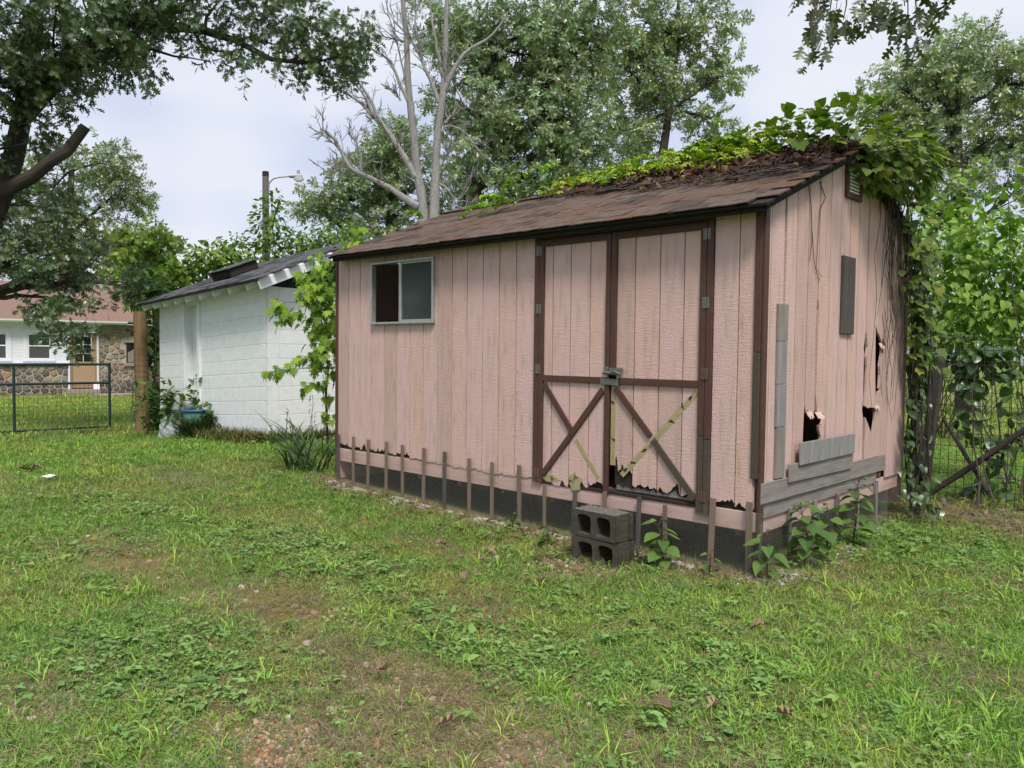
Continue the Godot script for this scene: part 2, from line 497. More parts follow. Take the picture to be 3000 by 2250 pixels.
	for k in 7:
		var cs: Color = [Color(0.37, 0.31, 0.235), Color(0.3, 0.265, 0.225), Color(0.32, 0.2, 0.14), Color(0.18, 0.12, 0.1), Color(0.2, 0.18, 0.165), Color(0.42, 0.35, 0.27), Color(0.4, 0.27, 0.16)][k]
		mat("stone_%d" % k, lin(cs.r, cs.g, cs.b), 0.9, T.stone, T.mid_h, 1.2, Vector3(1.2, 1.2, 1.2), true, 0.3)
	mat("slab", lin(0.38, 0.3, 0.26), 0.95, T.stone, T.fine_h, 0.2, Vector3(1, 1, 1), true)
	var gm := mat("soil", Color.WHITE, 0.97, T.soil, T.mid_h, 1.5, Vector3(1.3, 1.3, 1.3), true, 0.2)
	gm.vertex_color_use_as_albedo = true
	var vm := mat("tinted", Color.WHITE, 0.9, null, null, 0.1, Vector3.ONE, false, 0.25)
	vm.vertex_color_use_as_albedo = true
	leafmat("leaf_oak", Color(0.62, 0.74, 0.3), 0.33, 0.62)
	leafmat("leaf_soft", Color(0.68, 0.82, 0.26), 0.6, 0.3)
	leafmat("grass", Color(0.62, 0.76, 0.26), 0.55, 0.3)
	leafmat("dry", Color(0.3, 0.22, 0.12), 0.8, 0.25)
	mat("bag", lin(0.27, 0.3, 0.28), 0.5)
	mat("bag_green", lin(0.1, 0.25, 0.2), 0.4)
	mat("bucket", lin(0.03, 0.1, 0.22), 0.45)
	mat("lamp_metal", lin(0.4, 0.4, 0.4), 0.5)
	M.lamp_metal.metallic = 0.4
	mat("lamp_glass", lin(0.5, 0.52, 0.52), 0.3)
	mat("pole", Color(0.8, 0.78, 0.76), 0.9, T.grey_wood, T.wood_h, 0.4, Vector3(3, 0.6, 1))
	mat("stub_end", lin(0.2, 0.12, 0.06), 0.9)
	mat("litter_white", lin(0.7, 0.7, 0.68), 0.7)


# ---------------------------------------------------------------- ground
const BARE := [[0.15, 3.05, 0.9, 0.55, 0.78], [-0.25, 3.5, 0.55, 0.35, 0.6], [-1.8, 2.7, 0.9, 0.45, 0.62], [-1.35, 4.05, 0.4, 0.25, 0.6], [-1.0, 2.8, 0.9, 0.35, 0.6], [-1.0, 0.75, 0.55, 0.3, 0.85], [-6.2, 1.2, 1.5, 0.4, 0.3], [-8.0, 2.3, 0.7, 0.3, 0.45], [0.8, -3.3, 1.3, 0.9, 0.9], [1.6, 0.9, 0.5, 0.3, 0.35], [0.35, -0.35, 0.4, 0.9, 0.35], [-3.4, 2.8, 1.2, 0.4, 0.5], [0.75, 2.5, 0.5, 0.35, 0.5], [-2.3, 1.0, 1.2, 0.3, 0.35]]
const MOSSY := [[-1.55, 2.55, 0.8, 0.35, 1.0], [-1.05, 1.75, 0.9, 0.35, 0.9], [-0.35, 2.75, 0.6, 0.3, 0.9], [-2.1, 1.25, 0.8, 0.3, 0.7], [-3.3, 2.8, 1.2, 0.4, 0.6], [0.1, 2.6, 0.5, 0.3, 0.6], [-5.6, 1.6, 1.6, 0.4, 0.5]]
const WEEDY := [[-1.3, 3.55, 1.1, 0.5, 1.0], [-2.7, 1.9, 1.6, 0.55, 1.0], [-0.4, 2.2, 0.9, 0.4, 0.9], [0.75, 2.15, 0.6, 0.4, 0.8], [0.35, 1.6, 0.8, 0.35, 0.7], [0.7, -1.6, 0.9, 1.0, 1.0], [-3.9, 2.9, 0.8, 0.5, 0.7], [-5.0, 2.3, 1.4, 0.5, 0.7]]


func spot(list: Array, x: float, z: float) -> float:
	var m := 0.0
	for e in list:
		var a: float = (x - e[0]) / e[2]
		var b: float = (z - e[1]) / e[3]
		m = maxf(m, e[4] * (1.0 - smoothstep(0.35, 1.15, sqrt(a * a + b * b) + nz.get_noise_2d(x * 40.0, z * 40.0) * 0.45)))
	if z > -0.1 and z < 0.6 and x > -5.1 and x < 0.3 and list == BARE:
		m = maxf(m, 0.85 * (1.0 - smoothstep(0.15, 0.5, z + nz.get_noise_2d(x * 50.0, z * 50.0) * 0.2)))
	return m


func built(x: float, z: float) -> bool:
	return (x > -4.92 and x < 0.03 and z < 0.03 and z > -3.1) or (x > -11.4 and x < -7.75 and z < -0.8 and z > -4.2) or (x < -27.5 and z < -2.0)


func make_ground() -> void:
	var xs := []
	var zs := []
	var x := -160.0
	while x < 130.0:
		xs.append(x)
		x += 0.16 if (x > -9.0 and x < 3.4) else (0.5 if x > -18.0 and x < 8.0 else (2.0 if x > -40.0 and x < 30.0 else 15.0))
	var z := -150.0
	while z < 120.0:
		zs.append(z)
		z += 0.16 if (z > -4.6 and z < 4.8) else (0.5 if z > -12.0 and z < 10.0 else (2.0 if z > -40.0 and z < 30.0 else 15.0))
	var b := MB.new()
	var green := Color(0.14, 0.175, 0.054)
	for j in zs.size():
		for i in xs.size():
			var p := Vector3(xs[i], height(xs[i], zs[j]), zs[j])
			b.v.append(p)
			b.n.append(Vector3.UP)
			b.uv.append(Vector2(p.x, p.z))
			var bare := spot(BARE, p.x, p.z)
			var moss := spot(MOSSY, p.x, p.z)
			var q := green.lerp(Color(0.25, 0.185, 0.125), clampf(bare, 0.0, 1.0)).lerp(Color(0.22, 0.2, 0.035), moss * 0.85)
			if p.z < -4.7 or p.x < -13.0:
				q = Color(0.17, 0.23, 0.055)
			var k := 1.0 + nz.get_noise_2d(p.x * 9.0, p.z * 9.0) * 0.35
			b.c.append(Color(q.r * k, q.g * k, q.b * k))
	var w := xs.size()
	for j in zs.size() - 1:
		for i in w - 1:
			var q := j * w + i
			b.ix.append_array([q, q + 1, q + w, q + 1, q + w + 1, q + w])
	for q in b.v.size():
		var i := q % w
		var j := q / w
		if i > 0 and j > 0 and i < w - 1 and j < zs.size() - 1:
			b.n[q] = ((b.v[q + w] - b.v[q - w]).cross(b.v[q + 1] - b.v[q - 1])).normalized()
	var g := put(self, "ground", b.mesh(), M.soil)
	g.set_meta("kind", "structure")
	g.set_meta("label", "patchy mown lawn and bare reddish soil around the sheds")


# ---------------------------------------------------------------- pink shed
func jag(x0: float, x1: float, y: float, amp: float, r: RandomNumberGenerator, step := 0.018) -> PackedVector2Array:   # a torn edge from x0 to x1
	var p := PackedVector2Array()
	var x := x0
	var ph := r.randf() * 100.0
	while x < x1 - step * 0.4:
		var k := clampf(0.45 + 0.8 * nz.get_noise_2d(x * 420.0 + ph, 7.0), 0.0, 1.0)
		p.append(Vector2(x, y + amp * (k * k * 2.2 - 0.1) + r.randf_range(-0.12, 0.12) * amp))
		x += step * r.randf_range(0.35, 0.9)
	p.append(Vector2(x1, y + amp * r.randf_range(0.0, 0.3)))
	return p


func board_poly(x0: float, x1: float, y0: float, y1: float, amp: float, r: RandomNumberGenerator) -> PackedVector2Array:
	var p := jag(x0, x1, y0, amp, r) if amp > 0.0 else PackedVector2Array([Vector2(x0, y0), Vector2(x1, y0)])
	p.append(Vector2(x1, y1))
	p.append(Vector2(x0, y1))
	return p


# one strip of grooved siding: a narrow face over a wider, thinner back that makes the groove beside it
func strip(parent: Node3D, face: PackedVector2Array, t: Transform3D, cut: PackedVector2Array = PackedVector2Array(), back := true, groove := 0.0062) -> void:
	var b := MB.new()
	b.off = Vector2(rng.randf() * 5.0, rng.randf() * 5.0)
	var polys := [face]
	if cut.size():
		polys = Geometry2D.clip_polygons(face, cut)
	for p in polys:
		b.slab(p, -0.018, 0.0)
		if back:
			var wide := PackedVector2Array()
			var lo := INF
			var hi := -INF
			for q in p:
				lo = minf(lo, q.x)
				hi = maxf(hi, q.x)
			for q in p:
				wide.append(Vector2(q.x - groove if q.x < lo + 0.002 else (q.x + groove if q.x > hi - 0.002 else q.x), q.y + (0.004 if q.y < 0.6 else 0.0)))
			b.slab(wide, -0.0225, -0.0185)
	put(parent, "siding_board", b.mesh(), M[["pink", "pink", "pink_faded", "pink_grimy"][rng.randi() % 4]], t)


func hinge(parent: Node3D, x: float, y: float, z: float, rusty: bool) -> void:
	var b := MB.new()
	for s in [-1.0, 1.0]:
		b.box(at(Vector3(s * 0.017, 0, 0)), Vector3(0.022, 0.078, 0.003), 0.001)
		for k in 3:
			b.tube([Vector3(s * 0.019, -0.025 + k * 0.025, 0.001), Vector3(s * 0.019, -0.025 + k * 0.025, 0.004)], [0.0042, 0.003], 8)
	b.tube([Vector3(0, -0.04, 0.004), Vector3(0, 0.04, 0.004)], [0.005, 0.005], 8)
	put(parent, "hinge", b.mesh(), M.steel_rust if rusty else M.steel, at(Vector3(x, y, z)))


func brace(parent: Node3D, called: String, a: Vector2, c: Vector2, w: float, z0: float, z1: float, m: Material) -> void:
	var d := (c - a)
	var b := MB.new()
	b.off = Vector2(rng.randf() * 3.0, rng.randf() * 3.0)
	var l := d.length()
	b.slab(jag(-w * 0.5, w * 0.5, -l * 0.5, 0.006, rng, 0.012) + PackedVector2Array([Vector2(w * 0.5, l * 0.5), Vector2(-w * 0.5, l * 0.5)]), z0, z1)
	put(parent, called, b.mesh(), m, Transform3D(Basis(Vector3.BACK, d.angle() - PI / 2), Vector3((a.x + c.x) * 0.5, (a.y + c.y) * 0.5, 0)))


func make_shed() -> void:
	var r := RandomNumberGenerator.new()
	r.seed = 11
	var s := thing("pink_shed", "pink grooved-wood shed with brown double barn doors and rotting lower walls", "shed")
	var fr := Transform3D.IDENTITY
	# --- front wall
	var win := rect(-4.262, 1.778, -3.308, 2.398)
	var edges := [-4.89]
	for i in 13:
		edges.append(-4.6948 + 0.2032 * i)
	edges.append(-2.035)
	for i in edges.size() - 1:
		var low := 0.425 + (0.035 if i < 6 else 0.0)
		var amp := 0.04 if i < 6 else 0.012
		strip(s, board_poly(edges[i] + 0.0052, edges[i + 1] - 0.0052, low + r.randf_range(-0.01, 0.01), 2.5, amp, r), fr, win)
	strip(s, board_poly(-0.362, -0.179, 0.47, 2.51, 0.035, r), fr)
	strip(s, board_poly(-0.171, -0.045, 0.44, 2.51, 0.03, r), fr)
	var nb := MB.new()
	for e in [-4.6948, -3.4756, -2.2564, -2.05]:
		var y := 0.55
		while y < 2.45:
			for sg in [-1.0, 1.0]:
				var xx: float = e + sg * 0.018 + r.randf_range(-0.004, 0.004)
				if xx < -4.28 or xx > -3.29 or y < 1.74:
					nb.box(at(Vector3(xx, y + r.randf_range(-0.03, 0.03), 0.0), Vector3(0, 0, r.randf())), Vector3(r.randf_range(0.004, 0.008), r.randf_range(0.004, 0.011), 0.002))
			y += 0.2
	put(s, "nail_heads", nb.mesh(), M.steel_rust).set_meta("kind", "stuff")
	# rotten sheathing behind the torn lower edge
	for k in 7:
		var x0 := -4.86 + k * 0.41
		var b := MB.new()
		b.slab(jag(x0, x0 + 0.4, 0.412, 0.02, r) + PackedVector2Array([Vector2(x0 + 0.4, 0.53), Vector2(x0, 0.53)]), -0.04, -0.0235)
		put(s, "rotten_sheathing", b.mesh(), M.rot)
	boxp(s, "rotten_sheathing", Vector3(-0.37, 0.40, -0.04), Vector3(-0.03, 0.6, -0.0235), M.rot)
	# skirt boards
	boxp(s, "skirt_board", Vector3(-4.87, 0.295, -0.045), Vector3(-2.46, 0.432, -0.008), M.pink_flat, 0.004, 0)
	boxp(s, "skirt_board", Vector3(-2.456, 0.29, -0.046), Vector3(-0.02, 0.425, -0.009), M.pink_flat, 0.004, 0)
	# corner trim
	boxp(s, "corner_trim", Vector3(-4.925, 0.16, -0.03), Vector3(-4.888, 2.5, 0.016), M.brown, 0.004)
	var lichened := boxp(s, "corner_trim", Vector3(-0.056, 0.66, -0.006), Vector3(-0.006, 1.52, 0.0165), M.lichened, 0.004)
	lichened.set_meta("label", "lower corner trim crusted with pale lichen")
	boxp(s, "corner_trim", Vector3(-0.056, 1.522, -0.006), Vector3(-0.006, 2.5, 0.016), M.brown, 0.004)
	boxp(s, "corner_trim", Vector3(-0.006, 0.22, -0.052), Vector3(0.017, 2.53, 0.006), M.brown, 0.004)
	boxp(s, "corner_post", Vector3(-0.1, 0.02, -0.1), Vector3(-0.012, 2.5, -0.025), M.dark_wood)
	# window
	var w := Node3D.new()
	w.name = "window"
	s.add_child(w, true)
	var fx0 := -4.268
	var fx1 := -3.303
	var fy0 := 1.772
	var fy1 := 2.404
	boxp(w, "frame_bar", Vector3(fx0, fy0, -0.02), Vector3(fx1, fy0 + 0.022, 0.04), M.aluminium, 0.003)
	boxp(w, "frame_bar", Vector3(fx0, fy1 - 0.022, -0.02), Vector3(fx1, fy1, 0.04), M.aluminium, 0.003)
	boxp(w, "frame_bar", Vector3(fx0, fy0 + 0.022, -0.02), Vector3(fx0 + 0.02, fy1 - 0.022, 0.039), M.aluminium, 0.003)
	boxp(w, "frame_bar", Vector3(fx1 - 0.02, fy0 + 0.022, -0.02), Vector3(fx1, fy1 - 0.022, 0.039), M.aluminium, 0.003)
	boxp(w, "frame_bar", Vector3(-3.822, fy0 + 0.022, -0.012), Vector3(-3.785, fy1 - 0.022, 0.03), M.aluminium, 0.003)
	boxp(w, "frame_bar", Vector3(-3.785, fy0 + 0.022, 0.004), Vector3(fx1 - 0.02, fy0 + 0.042, 0.02), M.aluminium, 0.003)
	boxp(w, "frame_bar", Vector3(-3.785, fy1 - 0.04, 0.004), Vector3(fx1 - 0.02, fy1 - 0.022, 0.02), M.aluminium, 0.003)
	var pane := boxp(w, "pane", Vector3(-3.785, fy0 + 0.042, 0.009), Vector3(fx1 - 0.02, fy1 - 0.04, 0.013), M.dusty_glass, 0.0)
	pane.set_meta("label", "dusty glass half of the sliding window")
	# doors
	boxp(s, "door_header", Vector3(-2.03, 2.446, -0.01), Vector3(-0.366, 2.52, 0.02), M.brown, 0.003, 0)
	boxp(s, "door_trim", Vector3(-2.032, 0.41, -0.01), Vector3(-1.984, 2.446, 0.0205), M.brown, 0.003)
	boxp(s, "door_trim", Vector3(-0.414, 0.9, -0.01), Vector3(-0.366, 2.446, 0.0205), M.brown, 0.003)
	var lt := boxp(s, "door_trim", Vector3(-0.414, 0.36, -0.01), Vector3(-0.366, 0.898, 0.02), M.lichened, 0.003)
	lt.set_meta("label", "foot of the door trim speckled with lichen")
	boxp(s, "door_sill", Vector3(-1.97, 0.40, -0.05), Vector3(-0.42, 0.428, -0.001), M.rot, 0.003, 0)
	for side in 2:
		var d := Node3D.new()
		d.name = "door"
		s.add_child(d, true)
		d.set_meta("label", ["barn door with one half of its lower cross brace missing", "barn door with a rotted bottom and a missing diagonal brace"][side])
		var x0: float = [-1.980, -1.240][side]
		var x1: float = [-1.246, -0.418][side]
		var gr: Array = [[-1.93, -1.843, -1.654, -1.455, -1.288], [-1.19, -1.0286, -0.8078, -0.605, -0.47]][side]
		for i in gr.size() - 1:
			var a: float = gr[i] + (0.0 if i == 0 else 0.0052)
			var e: float = gr[i + 1] - (0.0 if i == gr.size() - 2 else 0.0052)
			strip(d, board_poly(a, e, 1.28, 2.40, 0.0, r), fr)
			var low := 0.425
			var am := 0.03
			if side == 1:
				low = [0.56, 0.485, 0.478, 0.47][i]
				am = [0.09, 0.035, 0.05, 0.03][i]
			else:
				low = [0.425, 0.4, 0.415, 0.455][i]
				am = [0.01, 0.04, 0.05, 0.06][i]
			strip(d, board_poly(a, e, low, 1.275, am, r), fr)
		# stiles and rails
		if side == 0:
			boxp(d, "stile", Vector3(x0, 0.405, -0.004), Vector3(x0 + 0.05, 2.44, 0.021), M.brown)
			boxp(d, "stile", Vector3(x1 - 0.044, 1.39, -0.004), Vector3(x1, 2.44, 0.0215), M.brown)
			boxp(d, "stile", Vector3(x1 - 0.044, 0.40, -0.004), Vector3(x1, 1.262, 0.021), M.brown)
			boxp(d, "rail", Vector3(x0 + 0.05, 1.266, 0.0), Vector3(x1 - 0.0, 1.316, 0.02), M.brown, 0.003, 0)
			brace(d, "brace", Vector2(-1.925, 1.245), Vector2(-1.615, 0.865), 0.046, 0.0005, 0.019, M.brown)
			brace(d, "brace", Vector2(-1.925, 0.48), Vector2(-1.63, 0.828), 0.046, 0.0005, 0.0185, M.brown)
			brace(d, "brace", Vector2(-1.628, 0.83), Vector2(-1.312, 1.215), 0.046, 0.0005, 0.0195, M.brown)
			brace(d, "bare_mark", Vector2(-1.585, 0.8), Vector2(-1.345, 0.51), 0.04, 0.0, 0.0012, M.ghost)
			boxp(d, "rail", Vector3(x0 + 0.05, 2.385, 0.0), Vector3(x1 - 0.044, 2.44, 0.02), M.brown, 0.003, 0)
			boxp(d, "bottom_board", Vector3(x0 + 0.052, 0.432, -0.05), Vector3(x1 - 0.046, 0.55, -0.0235), M.rot, 0.003, 0)
			for m in [[-1.87, 0.435, 0.09, 0.035], [-1.8, 0.43, 0.06, 0.03], [-1.57, 0.43, 0.07, 0.07], [-1.6, 0.47, 0.05, 0.05]]:
				var b := MB.new()
				var pol := PackedVector2Array()
				for k in 14:
					var an := TAU * k / 14.0
					pol.append(Vector2(cos(an) * m[2], sin(an) * m[3]) * r.randf_range(0.55, 1.1))
				b.slab(pol, 0.0, 0.002)
				put(d, "moss_patch", b.mesh(), M.ghost, at(Vector3(m[0], m[1] + 0.02, 0)))
		else:
			boxp(d, "stile", Vector3(x1 - 0.05, 0.92, -0.004), Vector3(x1, 2.44, 0.021), M.brown)
			var ls := boxp(d, "stile", Vector3(x1 - 0.05, 0.36, -0.004), Vector3(x1, 0.918, 0.0205), M.lichened)
			ls.set_meta("label", "lower stile speckled with grey lichen")
			boxp(d, "stile", Vector3(x0, 1.39, -0.004), Vector3(x0 + 0.05, 2.44, 0.0215), M.brown)
			boxp(d, "rail", Vector3(x0 + 0.08, 1.266, 0.0), Vector3(x1 - 0.055, 1.316, 0.02), M.brown, 0.003, 0)
			boxp(d, "bare_stile_mark", Vector3(x0 + 0.004, 0.63, -0.012), Vector3(x0 + 0.05, 1.262, 0.001), M.ghost, 0.001)
			brace(d, "brace", Vector2(-1.19, 1.235), Vector2(-0.865, 0.885), 0.046, 0.0005, 0.019, M.brown)
			brace(d, "brace", Vector2(-0.845, 0.862), Vector2(-0.48, 0.46), 0.046, 0.0005, 0.0185, M.lichened)
			brace(d, "bare_mark", Vector2(-0.48, 1.235), Vector2(-1.125, 0.56), 0.044, 0.0, 0.0012, M.ghost)
			boxp(d, "rail", Vector3(x0 + 0.05, 2.385, 0.0), Vector3(x1 - 0.05, 2.44, 0.02), M.brown, 0.003, 0)
			boxp(d, "bottom_board", Vector3(x0 + 0.05, 0.44, -0.05), Vector3(x1 - 0.05, 0.5, -0.0235), M.pale_wood, 0.003, 0)
			var b := MB.new()
			b.slab(jag(-1.2, -0.5, 0.462, 0.03, r) + PackedVector2Array([Vector2(-0.5, 0.56), Vector2(-0.9, 0.57), Vector2(-1.1, 0.62), Vector2(-1.2, 0.7)]), -0.0232, -0.0168)
			put(d, "rotten_core", b.mesh(), M.rot)
			for m in [[-0.535, 1.19], [-0.6, 1.13], [-0.69, 1.01], [-0.92, 0.77], [-1.02, 0.67], [-1.09, 0.6], [-1.217, 1.12], [-1.205, 0.83]]:
				var bb := MB.new()
				var pol := PackedVector2Array()
				for k in 13:
					var an := TAU * k / 13.0
					pol.append(Vector2(cos(an) * 0.026, sin(an) * 0.013) * r.randf_range(0.25, 1.3))
				bb.slab(pol, 0.0, 0.0016)
				put(d, "rot_spot", bb.mesh(), M.rot, at(Vector3(m[0], m[1], 0), Vector3(0, 0, r.randf() * 3.0)))
		for y in [2.352, 1.868, 1.365, 0.49]:
			hinge(d, -1.982 if side == 0 else -0.416, y, 0.023, y < 1.0 or (side == 1 and y < 1.4))
	# latch
	var la := MB.new()
	la.box(at(Vector3(-1.27, 1.385, 0.026)), Vector3(0.045, 0.03, 0.006), 0.002)
	la.box(at(Vector3(-1.175, 1.375, 0.026)), Vector3(0.13, 0.032, 0.006), 0.002)
	la.tube([Vector3(-1.29, 1.352, 0.038), Vector3(-1.2, 1.352, 0.042), Vector3(-1.118, 1.345, 0.038)], [0.013, 0.017, 0.012], 10)
	la.tube([Vector3(-1.215, 1.385, 0.035), Vector3(-1.2, 1.37, 0.06), Vector3(-1.15, 1.36, 0.062), Vector3(-1.135, 1.345, 0.04)], [0.006, 0.006, 0.006, 0.006], 8)
	la.box(at(Vector3(-1.238, 1.282, 0.027), Vector3(0, 0, -0.06)), Vector3(0.17, 0.05, 0.012), 0.003)
	put(s, "latch", la.mesh(), M.steel)
	# --- gable wall, in its own plane: local x runs back along the wall
	var gt := Transform3D(Basis(Vector3.UP, PI / 2), Vector3.ZERO)   # local x -> -z, local z -> +x
	var gx := func(zz: float) -> float: return -zz
	var roof_y := func(zz: float) -> float: return 2.545 + 0.397 * (minf(-zz, 3.05 + zz))
	var ge := [0.05, 0.1126, 0.318, 0.519, 0.722, 0.925, 1.129, 1.332, 1.535, 1.738, 1.942, 2.145, 2.348, 2.551, 2.755, 2.96, 3.05]
	for i in ge.size() - 1:
		var a: float = ge[i] + 0.005
		var e: float = ge[i + 1] - 0.005
		if i == 2:
			a += 0.024   # the open joint
		if i == 8:
			a += 0.006
		if i == 4:
			a += 0.004
			e -= 0.012
		var ya: float = roof_y.call(-a) - 0.01
		var ye: float = roof_y.call(-e) - 0.01
		var ym: float = maxf(ya, ye)
		var p := PackedVector2Array()
		var base := 0.52 if i < 13 else 0.4
		match i:
			3:
				p = PackedVector2Array([Vector2(a, base), Vector2(e - 0.004, base), Vector2(e - 0.012, 0.9), Vector2(e, 1.14), Vector2(e, ye), Vector2(a, ya)])
			4:   # torn above the hole
				p = PackedVector2Array([Vector2(a, 1.13), Vector2(a + 0.02, 1.08), Vector2(a + 0.05, 1.1), Vector2(a + 0.07, 1.05), Vector2(a + 0.11, 1.075), Vector2(a + 0.15, 1.06), Vector2(e - 0.016, 1.05), Vector2(e - 0.003, 1.1), Vector2(e - 0.012, 1.4), Vector2(e - 0.018, 1.7), Vector2(e - 0.006, 1.84), Vector2(e - 0.012, 1.86), Vector2(e, 1.95), Vector2(e, ye), Vector2(a, ya)])
			5:
				p = PackedVector2Array([Vector2(a + 0.1, base), Vector2(e - 0.02, base), Vector2(e - 0.02, 0.96), Vector2(e, 1.0), Vector2(e, ye), Vector2(a, ya), Vector2(a, 1.93), Vector2(a + 0.014, 1.86), Vector2(a + 0.006, 1.7), Vector2(a + 0.004, 1.45), Vector2(a, 1.2), Vector2(a + 0.03, 1.06), Vector2(a + 0.15, 1.06), Vector2(a + 0.16, 1.02), Vector2(a + 0.13, 0.98), Vector2(a + 0.06, 0.965), Vector2(a + 0.08, 0.92), Vector2(a + 0.11, 0.88)])
			9:
				p = PackedVector2Array([Vector2(a, base), Vector2(e, base), Vector2(e - 0.004, 0.98), Vector2(e - 0.03, 1.05), Vector2(e - 0.012, 1.15), Vector2(e - 0.02, 1.4), Vector2(e - 0.016, 1.53), Vector2(e - 0.03, 1.56), Vector2(e - 0.006, 1.68), Vector2(e, 1.75), Vector2(e, ye), Vector2(a, ya)])
			10:   # hangs loose, torn off above the lower hole
				p = PackedVector2Array([Vector2(a + 0.005, 1.08), Vector2(a + 0.09, 1.055), Vector2(a + 0.13, 1.062), Vector2(e + 0.08, 1.05), Vector2(e + 0.045, 1.3), Vector2(e + 0.03, 1.5), Vector2(e + 0.018, 1.77), Vector2(e, 1.9), Vector2(e, ye), Vector2(a, ya), Vector2(a, 1.7), Vector2(a + 0.03, 1.58), Vector2(a + 0.01, 1.5), Vector2(a + 0.03, 1.4), Vector2(a + 0.02, 1.2)])
			11:
				p = PackedVector2Array([Vector2(a + 0.15, 1.22), Vector2(e, 1.28), Vector2(e, ye), Vector2(a, ya), Vector2(a + 0.018, 1.78), Vector2(a + 0.08, 1.71), Vector2(a + 0.12, 1.69), Vector2(a + 0.186, 1.63), Vector2(a + 0.186, 1.52), Vector2(a + 0.15, 1.42), Vector2(a + 0.165, 1.34)])
			12:
				p = PackedVector2Array([Vector2(a - 0.12, base), Vector2(e, base), Vector2(e, ye), Vector2(a, ya), Vector2(a, 1.68), Vector2(a + 0.05, 1.64), Vector2(a + 0.1, 1.6), Vector2(a + 0.03, 1.57), Vector2(a + 0.045, 1.53), Vector2(a, 1.47), Vector2(a, 1.2), Vector2(a - 0.06, 1.19), Vector2(a - 0.1, 1.05), Vector2(a - 0.17, 0.8), Vector2(a - 0.2, 0.83), Vector2(a - 0.36, 0.98), Vector2(a - 0.37, base + 0.02)])
			2, 8, 13, 14, 15:   # sprung boards with uneven, split edges
				for k in 15:
					var yy := lerpf(base, ye, k / 14.0)
					p.append(Vector2(e - (0.0 if i in [2, 15] else clampf(nz.get_noise_2d(yy * 160.0, i * 40.0), 0.0, 1.0) * (0.03 if i > 10 else 0.012)), yy))
				for k in 15:
					var yy := lerpf(ya, base, k / 14.0)
					p.append(Vector2(a + (0.0 if i in [7] else clampf(nz.get_noise_2d(yy * 190.0, i * 70.0 + 30.0), 0.0, 1.0) * (0.035 if i > 10 else 0.014)), yy))
			_:
				p = PackedVector2Array([Vector2(a, base), Vector2(e, base), Vector2(e, ye), Vector2(a, ya)])
		if a < 1.525 and e > 1.525:
			p.insert(p.size() - 1, Vector2(1.525, roof_y.call(-1.525) - 0.012))
		var tt := gt
		if i == 10:
			tt = Transform3D(gt.basis, Vector3(0.008, 0, 0))
		if i == 11:
			tt = Transform3D(gt.basis, Vector3(0.004, 0, 0))
		strip(s, p, tt, PackedVector2Array(), i not in [2, 4, 5, 8, 9, 10, 11, 12, 13, 14, 15], 0.0062)
	# curled lip above the hole
	for q in [[0.80, 1.085, 0.1, 0.055, 0.5], [0.96, 1.075, 0.11, 0.06, 0.7], [2.24, 1.075, 0.11, 0.04, 0.6], [2.3, 1.62, 0.09, 0.05, 0.6]]:
		var b := MB.new()
		var n := 7
		for k in n:
			var u0: float = q[2] * k / n - q[2] * 0.5
			var u1: float = q[2] * (k + 1) / n - q[2] * 0.5
			var h0: float = q[3] * r.randf_range(0.6, 1.1)
			b.quad(Vector3(u0, 0, 0.001), Vector3(u0, -h0, h0 * q[4]), Vector3(u1, -h0 * r.randf_range(0.7, 1.0), h0 * q[4]), Vector3(u1, 0, 0.001))
		put(s, "torn_splinter", b.mesh(), M.pink_flat, gt * at(Vector3(q[0], q[1], 0.001)))
	# repair boards
	var defs := [
		[0.0, 0.483, 2.47, 0.628, 0.001, 0.02, "pale_wood", -0.003], [0.005, 0.378, 2.31, 0.5, -0.014, -0.001, "pale_wood", 0.0],
		[0.41, 0.588, 1.62, 0.72, 0.022, 0.038, "pale_wood", -0.012], [0.545, 0.708, 1.61, 0.872, 0.04, 0.056, "grey_wood", 0.0]]
	for q in defs:
		var b := MB.new()
		b.off = Vector2(r.randf() * 4.0, r.randf() * 4.0)
		var sz := Vector3(q[2] - q[0], q[3] - q[1], q[5] - q[4])
		b.box(Transform3D.IDENTITY, sz, 0.003, 1 if q[6] == "grey_wood" else 0)
		put(s, "repair_board", b.mesh(), M[q[6]], gt * at(Vector3((q[0] + q[2]) * 0.5, (q[1] + q[3]) * 0.5, (q[4] + q[5]) * 0.5), Vector3(0, 0, q[7])))
	for q in [[0.222, 0.64, 0.362, 1.0, "pale_wood", 0.02], [0.215, 1.003, 0.36, 1.3, "grey_wood", 0.021], [0.213, 1.302, 0.358, 1.6, "grey_wood", 0.02], [0.21, 1.602, 0.36, 1.862, "pale_wood", 0.021], [1.35, 1.68, 1.605, 2.3, "dark_wood", 0.024]]:
		var b := MB.new()
		b.off = Vector2(r.randf() * 4.0, r.randf() * 4.0)
		b.box(Transform3D.IDENTITY, Vector3(q[2] - q[0], q[3] - q[1], q[5]), 0.003, 1)
		put(s, "repair_board", b.mesh(), M[q[4]], gt * at(Vector3((q[0] + q[2]) * 0.5, (q[1] + q[3]) * 0.5, q[5] * 0.5 + 0.001), Vector3(0, 0, r.randf_range(-0.006, 0.006))))
	boxp(s, "skirt_board", Vector3(-0.04, 0.27, -2.95), Vector3(-0.02, 0.4, -0.06), M.pink_flat, 0.003, 2)
	# gable vent
	var vn := Node3D.new()
	vn.name = "gable_vent"
	s.add_child(vn, true)
	vn.transform = gt * at(Vector3(1.545, 2.905, 0.012))
	for q in [[-0.165, -0.14, 0.165, -0.095], [-0.165, 0.095, 0.165, 0.14], [-0.165, -0.095, -0.115, 0.095], [0.115, -0.095, 0.165, 0.095]]:
		boxp(vn, "frame_bar", Vector3(q[0], q[1], -0.008), Vector3(q[2], q[3], 0.014), M.brown, 0.003)
